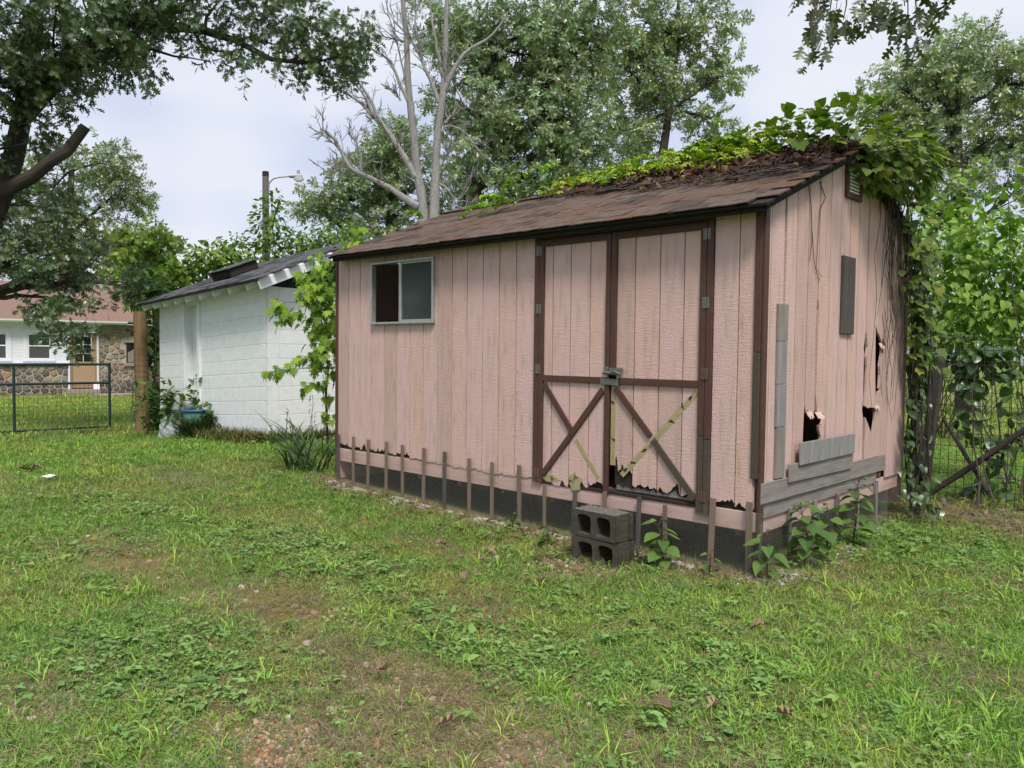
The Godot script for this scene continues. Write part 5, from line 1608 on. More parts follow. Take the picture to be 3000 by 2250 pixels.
		hb.tube(bend(s, c + Vector3(0, 0.05, 0), r, 4, 0.1), taper(0.009, 0.003, 4), 4)
		for j in q[2]:
			var w := r.randi() % 3
			wn[w].append(aim(c + Vector3(r.randf_range(-0.09, 0.09), r.randf_range(-0.06, 0.1), r.randf_range(-0.09, 0.09)), Vector3(r.randf_range(-0.7, 0.7), -1.0, r.randf_range(-0.7, 0.7)), r.randf_range(-2.5, 2.5), r.randf_range(0.6, 0.85)))
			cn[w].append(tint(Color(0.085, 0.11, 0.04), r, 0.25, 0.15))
	put(near, "limb", hb.mesh(), M.twig)
	var single := []
	for k in 3:
		var b := MB.new()
		b.leaf(Transform3D(Basis.IDENTITY.scaled(Vector3.ONE * (0.13 + 0.012 * k)), Vector3.ZERO), OAK, 0.15 + 0.1 * k, 0.2 * k, 0.25)
		single.append(b.mesh())
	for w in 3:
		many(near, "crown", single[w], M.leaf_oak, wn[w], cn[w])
	# an oak across the yard, out of the picture, which the window mirrors
	var m := Vector3(-13.8, 0, 9.6)
	tree("mirrored_oak", "oak across the yard whose crown shows in the window glass", "", [grounded(m), m + Vector3(0, 2, 0), m + Vector3(0.2, 5, 0)], [0.35, 0.26, 0.12], [[m + Vector3(0, 5.4, 0), Vector3(2.6, 1.8, 2.6), 40], [m + Vector3(1.2, 3.4, -1.2), Vector3(1.6, 1.1, 1.6), 18], [m + Vector3(-1.0, 3.0, 1.4), Vector3(1.8, 1.3, 1.8), 20]], {"seed": 23, "col": dg, "per": 10, "cr": 0.9, "spray": "oak_far", "scale": 1.2})
	make_dead()


func make_dead() -> void:
	var D := 15.6
	var kk := 1350.0 / 2212.0
	var q := func(x: float, y: float) -> Vector3: return px(850.0 + x * kk, y * kk, D)
	var base := grounded(q.call(650, 1085))
	var t := thing("dead_tree", "bare dead tree with pale grey twin stems and leafless broken limbs", "tree", base)
	var r := RandomNumberGenerator.new()
	r.seed = 41
	var paths := [
		["trunk", 0.24, 0.045, [[650, 1700], [640, 1085], [632, 950], [610, 800], [585, 560], [565, 400], [560, 200], [540, 0], [525, -200]]],
		["stem", 0.17, 0.045, [[660, 1200], [690, 1050], [692, 900], [703, 700], [725, 500], [735, 430], [745, 250], [750, 0], [755, -150]]],
		["limb", 0.1, 0.03, [[615, 990], [550, 950], [480, 900], [380, 850], [290, 810], [230, 700], [195, 650], [150, 620]]],
		["limb", 0.11, 0.02, [[605, 850], [560, 770], [500, 680], [430, 580], [405, 520], [380, 470], [310, 370], [250, 310]]],
		["limb", 0.05, 0.014, [[440, 600], [400, 560], [330, 490], [225, 430]]], ["limb", 0.045, 0.015, [[400, 560], [350, 450], [290, 380], [255, 350]]],
		["limb", 0.03, 0.01, [[300, 812], [240, 815], [180, 840]]], ["limb", 0.035, 0.012, [[335, 825], [340, 760], [315, 680], [280, 640]]], ["limb", 0.03, 0.012, [[240, 715], [180, 660], [95, 615]]],
		["limb", 0.06, 0.018, [[570, 490], [540, 430], [500, 340], [480, 290], [430, 260], [380, 230]]], ["limb", 0.08, 0.02, [[735, 440], [780, 340], [860, 240], [960, 180], [1020, 100], [1050, 60]]],
		["limb", 0.07, 0.02, [[715, 490], [680, 400], [650, 330], [590, 200], [500, 100]]], ["limb", 0.06, 0.02, [[740, 400], [720, 300], [700, 200], [665, 0], [650, -100]]], ["limb", 0.04, 0.012, [[575, 490], [560, 400], [530, 280], [510, 180], [470, 60]]],
		["limb", 0.035, 0.008, [[735, 610], [790, 605], [840, 640], [880, 690], [930, 750], [1030, 820]]], ["limb", 0.035, 0.008, [[712, 880], [750, 900], [800, 970], [860, 900]]], ["limb", 0.03, 0.008, [[790, 960], [780, 1010], [840, 1000], [870, 1030]]],
		["limb", 0.04, 0.012, [[545, 200], [500, 185], [440, 175]]], ["limb", 0.05, 0.015, [[650, 340], [620, 200], [600, 60], [660, -50]]], ["limb", 0.03, 0.01, [[530, 480], [510, 450], [485, 425]]], ["limb", 0.05, 0.02, [[745, 590], [770, 560], [800, 520]]], ["limb", 0.04, 0.012, [[750, 390], [757, 350], [755, 330]]],
		["limb", 0.03, 0.01, [[300, 330], [270, 310], [250, 300]]], ["limb", 0.03, 0.01, [[720, 800], [760, 740], [740, 700]]]]
	for e in paths:
		var pts := []
		var rad := []
		var src: Array = e[3]
		for i in src.size():
			var p: Vector3 = q.call(src[i][0], src[i][1]) if src[i][1] < 1600 else base
			pts.append(p - base + rv(r, 0.012) + Vector3(0, 0, 0))
			rad.append(0.0)
		# finer steps so that the limbs look knotty rather than jointed
		var cv := Curve3D.new()
		for i in pts.size():
			var tan: Vector3 = (pts[mini(i + 1, pts.size() - 1)] - pts[maxi(i - 1, 0)]) * 0.17
			cv.add_point(pts[i], -tan, tan)
		var n := maxi(6, int(cv.get_baked_length() / 0.16))
		var pp := []
		var rr := []
		for i in n + 1:
			pp.append(cv.sample_baked(cv.get_baked_length() * i / n) + rv(r, 0.008))
			rr.append(0.72 * lerpf(e[1], e[2], pow(float(i) / n, 0.75)) * r.randf_range(0.9, 1.1))
		var b := MB.new()
		b.off = Vector2(r.randf() * 5, r.randf() * 5)
		b.tube(pp, rr, 12 if e[1] > 0.15 else 8, 0.08, r.randi() % 1000)
		put(t, e[0], b.mesh(), M.bark_dead)
	for k in 250:   # dry twigs
		var e: Array = paths[r.randi_range(2, paths.size() - 1)]
		var src: Array = e[3]
		var i := r.randi_range(1, src.size() - 1)
		var f := r.randf()
		var a: Vector3 = q.call(src[i - 1][0], src[i - 1][1]) - base
		var c: Vector3 = q.call(src[i][0], src[i][1]) - base
		var p := a.lerp(c, f)
		var l := r.randf_range(0.15, 0.6)
		var d := ((c - a).normalized() * 0.7 + rv(r, 0.8) + Vector3(0, 0.35, 0)).normalized() * l
		var tb := MB.new()
		tb.tube([p, p + d * 0.35 + rv(r, 0.06 * l), p + d * 0.7 + rv(r, 0.1 * l), p + d + rv(r, 0.16 * l)], [0.012, 0.009, 0.006, 0.004], 4)
		for h in 3:
			var m := p + d * r.randf_range(0.35, 0.8)
			var dd := (d.normalized() + rv(r, 0.9)).normalized() * l * 0.45
			tb.tube([m, m + dd * 0.5 + rv(r, 0.05 * l), m + dd], [0.008, 0.006, 0.004], 4)
		put(t, "twig", tb.mesh(), M.bark_dead)


# leaves as parts: the largest in view singly, the rest as one mass of each kind
func scatter(parent: Node3D, variants: Array, material: Material, where: Array, r: RandomNumberGenerator, most := 300, called := "leaf") -> void:
	var o := parent.position
	var keyed := []
	for t in where:
		keyed.append([-(t.basis.x.length()) / maxf(0.5, (t.origin + o).distance_to(EYE)) * r.randf_range(0.9, 1.1), t, r.randi() % variants.size()])
	keyed.sort_custom(func(a, b): return a[0] < b[0])
	var rest := []
	for k in variants.size():
		rest.append([])
	for i in keyed.size():
		if i < most:
			put(parent, called, variants[keyed[i][2]], material, keyed[i][1])
		else:
			rest[keyed[i][2]].append(keyed[i][1])
	for k in variants.size():
		if rest[k].size():
			var c := []
			for i in rest[k].size():
				c.append(Color.WHITE)
			many(parent, "leaves", variants[k], material, rest[k], c)


func leaf_set(outline: Array, cols: Array, fan := false, stalk := 0.2) -> Array:
	var out := []
	for c in cols:
		for k in 2:
			var b := MB.new()
			b.col = c
			if fan:
				b.fan_leaf(Transform3D.IDENTITY, outline, 0.15 + 0.3 * k, stalk)
			else:
				b.leaf(Transform3D.IDENTITY, outline, 0.15 + 0.2 * k, 0.12 + 0.25 * k, stalk)
			out.append(b.mesh())
	return out


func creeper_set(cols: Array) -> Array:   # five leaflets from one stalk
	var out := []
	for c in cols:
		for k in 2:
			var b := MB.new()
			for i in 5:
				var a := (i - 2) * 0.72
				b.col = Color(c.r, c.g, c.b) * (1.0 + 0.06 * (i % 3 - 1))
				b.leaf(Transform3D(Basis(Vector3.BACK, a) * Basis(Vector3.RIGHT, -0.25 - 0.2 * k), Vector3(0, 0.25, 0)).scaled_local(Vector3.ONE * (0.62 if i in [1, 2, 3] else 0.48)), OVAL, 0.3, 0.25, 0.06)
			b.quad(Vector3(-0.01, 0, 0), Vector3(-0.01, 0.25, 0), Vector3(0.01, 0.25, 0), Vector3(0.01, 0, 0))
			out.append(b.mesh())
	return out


func roof_at(x: float, d: float) -> Vector3:   # a point on the front slope, d metres down from the ridge
	return Vector3(x, 3.19 - d * 0.369, -1.525 + d * 0.929)


func make_vines() -> void:
	var r := RandomNumberGenerator.new()
	r.seed = 51
	# creeper along the roof, backlight painted into its yellow-green leaf colours
	var v := thing("roof_creeper", "creeper with backlight painted into its yellow-green leaves, spreading along the pink shed's roof ridge", "vine", Vector3(-1.6, 3.2, -1.6))
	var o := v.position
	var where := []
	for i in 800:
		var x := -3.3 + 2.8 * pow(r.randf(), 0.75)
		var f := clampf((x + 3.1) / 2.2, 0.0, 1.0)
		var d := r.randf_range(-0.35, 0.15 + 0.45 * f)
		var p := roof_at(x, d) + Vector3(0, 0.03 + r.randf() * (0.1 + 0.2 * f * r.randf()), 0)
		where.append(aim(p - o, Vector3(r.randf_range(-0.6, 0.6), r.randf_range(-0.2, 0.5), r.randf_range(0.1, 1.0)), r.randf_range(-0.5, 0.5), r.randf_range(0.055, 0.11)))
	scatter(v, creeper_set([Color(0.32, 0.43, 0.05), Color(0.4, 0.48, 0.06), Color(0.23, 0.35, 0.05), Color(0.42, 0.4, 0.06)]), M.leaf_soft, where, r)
	# upright trumpet-creeper shoot with paired leaflets
	var tb := MB.new()
	where = []
	for q in [[px(1450, 610, 8.3), px(1480, 530, 8.3), px(1560, 490, 8.2), px(1640, 470, 8.2)], [px(1400, 630, 8.4), px(1470, 560, 8.4), px(1500, 500, 8.4)], [px(1520, 590, 8.2), px(1450, 565, 8.2), px(1410, 570, 8.2)], [px(1760, 540, 7.6), px(1800, 500, 7.6), px(1830, 470, 7.6)], [px(1340, 640, 8.6), px(1380, 600, 8.6), px(1420, 590, 8.6)], [px(1010, 735, 9.4), px(1040, 700, 9.4), px(1060, 660, 9.4)], [px(1240, 640, 8.8), px(1230, 625, 8.8), px(1200, 615, 8.8)]]:
		var pts: Array = q.map(func(p): return p - o)
		if q[0].distance_to(px(1010, 735, 9.4)) < 0.1:
			continue
		tb.tube(pts, taper(0.006, 0.002, pts.size() - 1), 4)
		for i in pts.size() - 1:
			for k in 5:
				var p: Vector3 = pts[i].lerp(pts[i + 1], k / 5.0)
				for s in [-1.0, 1.0]:
					where.append(aim(p, (pts[i + 1] - pts[i]).normalized() * 0.6 + Vector3(s * 0.7, -0.3, s * 0.5), r.randf_range(-0.4, 0.4), r.randf_range(0.07, 0.11)))
	for i in 30:
		var x := r.randf_range(-3.0, -0.3)
		tb.tube(bend(roof_at(x, r.randf_range(0.0, 0.6)) + Vector3(0, 0.02, 0) - o, roof_at(x + r.randf_range(-0.5, 0.5), r.randf_range(-0.1, 0.5)) + Vector3(0, 0.12, 0) - o, r, 4, 0.1), taper(0.004, 0.002, 4), 3)
	put(v, "stems", tb.mesh(), M.twig)
	scatter(v, leaf_set(OVAL, [Color(0.2, 0.34, 0.05), Color(0.26, 0.4, 0.06)]), M.leaf_soft, where, r, 120)
	# dead stems and curled leaves lying on the slope
	var dl := thing("roof_litter", "tangle of dead vine stems and curled brown leaves on the roof", "leaf litter", Vector3(-1.2, 2.9, -1.0), "", "stuff")
	var db := MB.new()
	for i in 340:
		var x := r.randf_range(-2.7, 0.05)
		var f := clampf((x + 2.7) / 2.0, 0.0, 1.0)
		var d := r.randf_range(0.0, 0.35 + 0.75 * f)
		var a := roof_at(x, d) + Vector3(0, 0.025 + r.randf() * 0.05, 0)
		var l := r.randf_range(0.15, 0.7)
		var dx := r.randf_range(-1.0, 1.0)
		var c := roof_at(clampf(x + dx * l, -2.9, 0.08), clampf(d + r.randf_range(-0.25, 0.25), 0.0, 1.3)) + Vector3(0, 0.025 + r.randf() * 0.05, 0)
		db.tube(bend(a - dl.position, c - dl.position, r, 4, 0.06), taper(r.randf_range(0.003, 0.008), 0.002, 4), 4)
	put(dl, "dead_stems", db.mesh(), M.twig)
	var wl := []
	var cl := []
	for i in 1100:
		var x := -2.8 + 2.85 * pow(r.randf(), 0.7)
		var f := clampf((x + 2.8) / 2.0, 0.0, 1.0)
		var d := r.randf_range(0.0, 0.3 + 0.75 * f * pow(r.randf(), 0.6))
		wl.append(aim(roof_at(x, d) + Vector3(0, 0.025 + 0.07 * r.randf(), 0) - dl.position, rv(r) + Vector3(0, 0, 0.3), r.randf_range(-2, 2), r.randf_range(0.03, 0.075)))
		cl.append([Color(0.07, 0.042, 0.033), Color(0.1, 0.065, 0.05), Color(0.11, 0.045, 0.033), Color(0.15, 0.1, 0.06)][r.randi() % 4])
	var cb := MB.new()
	cb.leaf(Transform3D.IDENTITY, ROUND, 0.7, 0.6, 0.1)
	many(dl, "dry_leaves", cb.mesh(), M.dry, wl, cl)
	# dark grape vine heaped over the peak and down the far side of the gable
	var g := thing("gable_vine", "dark leafy vine heaped over the gable peak and hanging down its edge", "vine", Vector3(0.05, 0.0, -3.0))
	o = g.position
	where = []
	for i in 1350:
		var p: Vector3
		var dir: Vector3
		var k := r.randf()
		if k < 0.36:   # along the ridge and the upper slope
			p = Vector3(r.randf_range(-1.7, 0.2), 0, 0)
			var f := clampf((p.x + 1.7) / 1.5, 0.0, 1.0)
			p = roof_at(p.x, r.randf_range(-0.3, 0.5 * f)) + Vector3(0, 0.05 + r.randf() * (0.12 + 0.26 * f), 0)
			dir = Vector3(r.randf_range(-0.5, 0.7), r.randf_range(-0.4, 0.5), r.randf_range(0.0, 1.0))
		elif k < 0.85:   # the heap at the peak
			var q := in_ball(r, 0.5)
			p = Vector3(0.14 + q.x * 0.36, 3.16 + q.y * 0.3, -2.0 + q.z * 0.7)
			dir = q * 0.8 + Vector3(0.4, -0.4, 0.3)
		else:   # the curtain over the back edge
			var f := r.randf()
			var yy := lerpf(3.1, 1.4, pow(f, 0.8))
			p = Vector3(0.06 + r.randf() * 0.24, yy, -lerpf(2.5, 3.0, f) + r.randf_range(-0.3, 0.2))
			dir = Vector3(0.7, -0.7, 0.5) + rv(r, 0.5)
		where.append(aim(p - o, dir, r.randf_range(-0.6, 0.6), 0.05 + 0.07 * pow(r.randf(), 1.5)))
	scatter(g, leaf_set(HEART, [Color(0.14, 0.2, 0.045), Color(0.1, 0.16, 0.035), Color(0.2, 0.26, 0.05)]) + leaf_set(GRAPE, [Color(0.14, 0.21, 0.042), Color(0.11, 0.17, 0.036), Color(0.2, 0.27, 0.055), Color(0.12, 0.17, 0.055), Color(0.24, 0.25, 0.05)], true), M.leaf_soft, where, r)
	for i in 44:   # woody stems hanging in front of the siding
		var z0 := -2.8 + 0.8 * pow(r.randf(), 1.6)
		var y0 := r.randf_range(2.7, 3.2)
		var y1 := r.randf_range(0.9, 2.2)
		var z1 := clampf(z0 - r.randf_range(-0.1, 0.5), -3.0, -1.8)
		var sb := MB.new()
		sb.tube(bend(Vector3(0.05 + r.randf() * 0.05, y0, z0) - o, Vector3(0.03 + r.randf() * 0.04, y1, z1) - o, r, 6, 0.02), taper(r.randf_range(0.002, 0.006), 0.0015, 6), 4)
		put(g, "stem", sb.mesh(), M.twig)
	for q in [[[2.85, -0.62], [2.6, -0.72], [2.35, -0.75], [2.2, -0.72]], [[2.8, -0.86], [2.7, -0.98], [2.6, -0.88], [2.4, -0.86], [2.15, -0.84], [2.1, -0.95]], [[2.6, -0.72], [2.45, -0.74], [2.2, -0.8], [2.05, -0.9]]]:
		var sb := MB.new()
		sb.tube(q.map(func(a): return Vector3(0.012, a[0], a[1]) - o), taper(0.004, 0.002, q.size() - 1), 4)
		put(g, "stem", sb.mesh(), M.twig)
	# ivy climbing the shed's far corner
	var c := thing("corner_ivy", "glossy heart-leaved vine climbing the shed corner beside the wire fence", "vine", Vector3(0.1, 0, -3.05))
	o = c.position
	where = []
	for i in 290:
		var y := r.randf_range(0.02, 2.5)
		var w := 0.16 + 0.12 * sin(y * 3.0)
		var p := Vector3(0.05 + r.randf() * 0.12, y, -2.95 + r.randf_range(-0.25, w))
		if y < 0.45:
			p.z += r.randf_range(0.0, 0.3)
			p.x += r.randf_range(0.0, 0.25)
		where.append(aim(p - o, Vector3(r.randf_range(-0.2, 0.9), -0.5, r.randf_range(-0.3, 0.8)), r.randf_range(-0.5, 0.5), r.randf_range(0.05, 0.095)))
	scatter(c, leaf_set(HEART, [Color(0.045, 0.09, 0.022), Color(0.06, 0.11, 0.025), Color(0.035, 0.07, 0.02)]), M.leaf_oak, where, r)
	for i in 16:
		var ib := MB.new()
		ib.tube(bend(Vector3(0.03, 0.0, r.randf_range(-0.2, 0.2)), Vector3(0.02, r.randf_range(1.8, 2.8), r.randf_range(-0.15, 0.2)), r, 7, 0.02), taper(r.randf_range(0.008, 0.02), 0.004, 7), 5)
		put(c, "stem", ib.mesh(), M.bark)


func bush(called: String, label: String, group: String, c: Vector3, lobes: Array, outline: Array, cols: Array, size: Vector2, singles: int, sd: int, stems := 9, material := "leaf_soft") -> void:
	var r := RandomNumberGenerator.new()
	r.seed = sd
	var base := Vector3(c.x, height(c.x, c.z), c.z)
	var s := thing(called, label, "shrub", base, group)
	var where := []
	for e in lobes:
		for i in e[2]:
			var q := in_ball(r, 0.5)
			var p: Vector3 = e[0] + Vector3(q.x * e[1].x, q.y * e[1].y, q.z * e[1].z)
			where.append(aim(p - base, Vector3(q.x, q.y * 0.5 - 0.35, q.z) + rv(r, 0.5), r.randf_range(-0.7, 0.7), r.randf_range(size.x, size.y)))
		for i in stems:
			var q := in_ball(r, 0.8)
			var b := MB.new()
			b.tube(bend(Vector3(r.randf_range(-0.2, 0.2), 0.0, r.randf_range(-0.2, 0.2)), e[0] + Vector3(q.x * e[1].x, q.y * e[1].y, q.z * e[1].z) - base, r, 6, 0.1), taper(0.012, 0.003, 6), 5)
			put(s, "stem", b.mesh(), M.twig)
	scatter(s, leaf_set(outline, cols), M[material], where, r, singles)


func make_bushes() -> void:
	var gr := [Color(0.21, 0.33, 0.06), Color(0.28, 0.41, 0.075), Color(0.15, 0.25, 0.05), Color(0.19, 0.3, 0.06)]
	bush("leafy_shrub", "tall shrub with heart-shaped bright leaves behind the wire fence", "", Vector3(0.5, 0, -5.2), [
		[px(2850, 720, 9.3), Vector3(0.8, 0.55, 0.5), 420], [px(2920, 560, 9.0), Vector3(0.55, 0.5, 0.5), 60], [px(2760, 840, 9.4), Vector3(0.6, 0.55, 0.5), 330], [px(2930, 880, 9.2), Vector3(0.6, 0.55, 0.5), 360], [px(2820, 980, 9.4), Vector3(0.5, 0.3, 0.4), 170], [px(2980, 1030, 9.2), Vector3(0.35, 0.45, 0.4), 150], [px(2700, 1050, 9.7), Vector3(0.3, 0.35, 0.3), 90], [px(2730, 600, 9.6), Vector3(0.35, 0.3, 0.4), 50], [px(3030, 760, 9.0), Vector3(0.5, 0.9, 0.5), 260], [px(2700, 950, 9.6), Vector3(0.3, 0.5, 0.3), 70]], HEART, gr, Vector2(0.065, 0.125), 300, 61, 1)
	bush("fence_vine", "dark round-leaved vine hanging on the wire fence", "", Vector3(0.6, 0, -3.9), [
		[px(2860, 1050, 8.55), Vector3(0.35, 0.35, 0.1), 140], [px(2830, 1180, 8.55), Vector3(0.15, 0.4, 0.1), 34], [px(2930, 1300, 8.45), Vector3(0.22, 0.3, 0.1), 44], [px(2890, 1430, 8.4), Vector3(0.25, 0.15, 0.12), 40], [px(2970, 1180, 8.4), Vector3(0.12, 0.4, 0.1), 24]], ROUND, [Color(0.05, 0.1, 0.028), Color(0.065, 0.12, 0.032), Color(0.09, 0.155, 0.04)], Vector2(0.08, 0.14), 300, 62, 1, "leaf_oak")
	bush("sunlit_hedge", "pale green loose hedge in the yard beyond the fence", "", px(2750, 1000, 15.0), [
		[px(2680, 720, 15), Vector3(1.0, 0.7, 0.8), 900], [px(2820, 700, 15), Vector3(1.0, 0.7, 0.8), 800], [px(2960, 740, 15), Vector3(1.0, 0.8, 0.8), 800], [px(2720, 850, 15), Vector3(1.2, 0.6, 0.8), 600], [px(2900, 880, 15), Vector3(1.2, 0.6, 0.8), 600], [px(2600, 820, 15.5), Vector3(0.8, 1.0, 0.8), 500], [px(2780, 960, 14), Vector3(1.2, 0.4, 0.6), 500], [px(2950, 980, 14), Vector3(1.0, 0.4, 0.6), 450], [px(2650, 980, 14), Vector3(0.6, 0.5, 0.6), 250]], OVAL, [Color(0.26, 0.37, 0.08), Color(0.21, 0.32, 0.07), Color(0.32, 0.42, 0.1)], Vector2(0.07, 0.12), 0, 63, 3)
	bush("pole_thicket", "leafy thicket growing up the timber light pole behind the outbuilding", "", px(800, 1000, 18.5), [
		[px(790, 690, 18.5), Vector3(0.5, 0.9, 0.5), 420], [px(900, 720, 18.5), Vector3(0.9, 0.5, 0.6), 520], [px(690, 720, 18.5), Vector3(0.45, 0.3, 0.4), 160], [px(800, 610, 18.7), Vector3(0.2, 0.5, 0.25), 90], [px(980, 690, 18.5), Vector3(0.7, 0.35, 0.5), 260], [px(840, 800, 18.5), Vector3(1.4, 0.6, 0.6), 500]], OVAL, [Color(0.13, 0.215, 0.05), Color(0.17, 0.27, 0.06), Color(0.1, 0.165, 0.045)], Vector2(0.09, 0.16), 200, 64, 6)
	bush("pale_thicket", "yellow-green thicket rising behind the outbuilding's dark roof", "", px(600, 1010, 17.0), [
		[px(620, 760, 17), Vector3(0.6, 0.4, 0.5), 420], [px(540, 800, 17), Vector3(0.5, 0.35, 0.5), 330], [px(470, 830, 16.5), Vector3(0.45, 0.35, 0.5), 260], [px(700, 770, 17), Vector3(0.5, 0.35, 0.5), 260], [px(430, 880, 16.5), Vector3(0.35, 0.3, 0.4), 160], [px(560, 900, 16.5), Vector3(1.0, 0.6, 0.5), 320]], HEART, [Color(0.2, 0.3, 0.06), Color(0.27, 0.37, 0.075), Color(0.13, 0.2, 0.045)], Vector2(0.08, 0.14), 200, 65, 6)
	bush("post_vine", "dark vine bush growing between the timber gate post and outbuilding", "", px(455, 1290, 15.3), [
		[px(455, 1000, 15.3), Vector3(0.16, 0.6, 0.3), 170], [px(455, 1160, 15.2), Vector3(0.2, 0.5, 0.3), 150], [px(430, 1210, 15.2), Vector3(0.3, 0.4, 0.3), 110], [px(450, 850, 15.3), Vector3(0.25, 0.3, 0.3), 110]], HEART, [Color(0.05, 0.09, 0.022), Color(0.07, 0.12, 0.03)], Vector2(0.08, 0.15), 150, 66, 4)
	bush("far_hedge", "dense green hedge closing the far side of the back yard", "", px(2900, 1000, 22.0), [
		[px(2640, 900, 22), Vector3(1.2, 1.0, 0.8), 420], [px(2800, 930, 22), Vector3(1.5, 0.9, 0.8), 420], [px(3000, 930, 22), Vector3(1.5, 0.9, 0.8), 420], [px(3200, 900, 22), Vector3(1.5, 1.2, 0.8), 300], [px(2450, 900, 23), Vector3(1.6, 1.2, 0.8), 300]], OVAL, [Color(0.22, 0.32, 0.08), Color(0.15, 0.24, 0.06)], Vector2(0.16, 0.26), 0, 67, 3)
	bush("house_shrub", "shrub mass closing the yard between house and outbuilding", "", px(470, 1080, 27.0), [
		[px(560, 1000, 27), Vector3(1.5, 1.4, 0.8), 380], [px(700, 950, 28), Vector3(2.0, 1.6, 0.8), 300]], OVAL, [Color(0.08, 0.13, 0.035), Color(0.11, 0.17, 0.04)], Vector2(0.16, 0.26), 0, 68, 3)


func broad_weed(label: String, p: Vector3, h: float, n: int, leaf: float, sd: int) -> void:
	var r := RandomNumberGenerator.new()
	r.seed = sd
	p.y = height(p.x, p.z)
	var w := thing("broadleaf_weed", label, "weed", p, "broadleaf weeds round the shed foot")
	var b := MB.new()
	var where := []
	var st := [Vector3.ZERO, Vector3(r.randf_range(-0.03, 0.03), h * 0.5, r.randf_range(-0.03, 0.03)), Vector3(r.randf_range(-0.05, 0.05), h, r.randf_range(-0.05, 0.05))]
	b.tube(st, [0.007, 0.005, 0.003], 6)
	for i in n:
		var f := 0.15 + 0.85 * float(i) / (n - 1)
		var q: Vector3 = st[0].lerp(st[1], f * 2.0) if f < 0.5 else st[1].lerp(st[2], f * 2.0 - 1.0)
		var a := i * 2.4 + r.randf()
		var l := leaf * (1.15 - 0.55 * absf(f - 0.45)) * r.randf_range(0.8, 1.15)
		if f > 0.9:
			l *= 0.55
		var d := Vector3(cos(a), 0.35 if f < 0.85 else 0.8, sin(a))
		var tip := q + d * leaf * 0.4
		b.tube([q, q + d * leaf * 0.3 + Vector3(0, 0.008, 0), tip], [0.003, 0.0025, 0.002], 4)
		where.append(aim(tip, Vector3(d.x, -0.25, d.z), r.randf_range(-0.35, 0.35), l))
	put(w, "stem", b.mesh(), M.twig)
	scatter(w, leaf_set(HEART, [Color(0.11, 0.19, 0.05), Color(0.085, 0.155, 0.04), Color(0.135, 0.225, 0.055)], false, 0.02), M.leaf_soft, where, r)


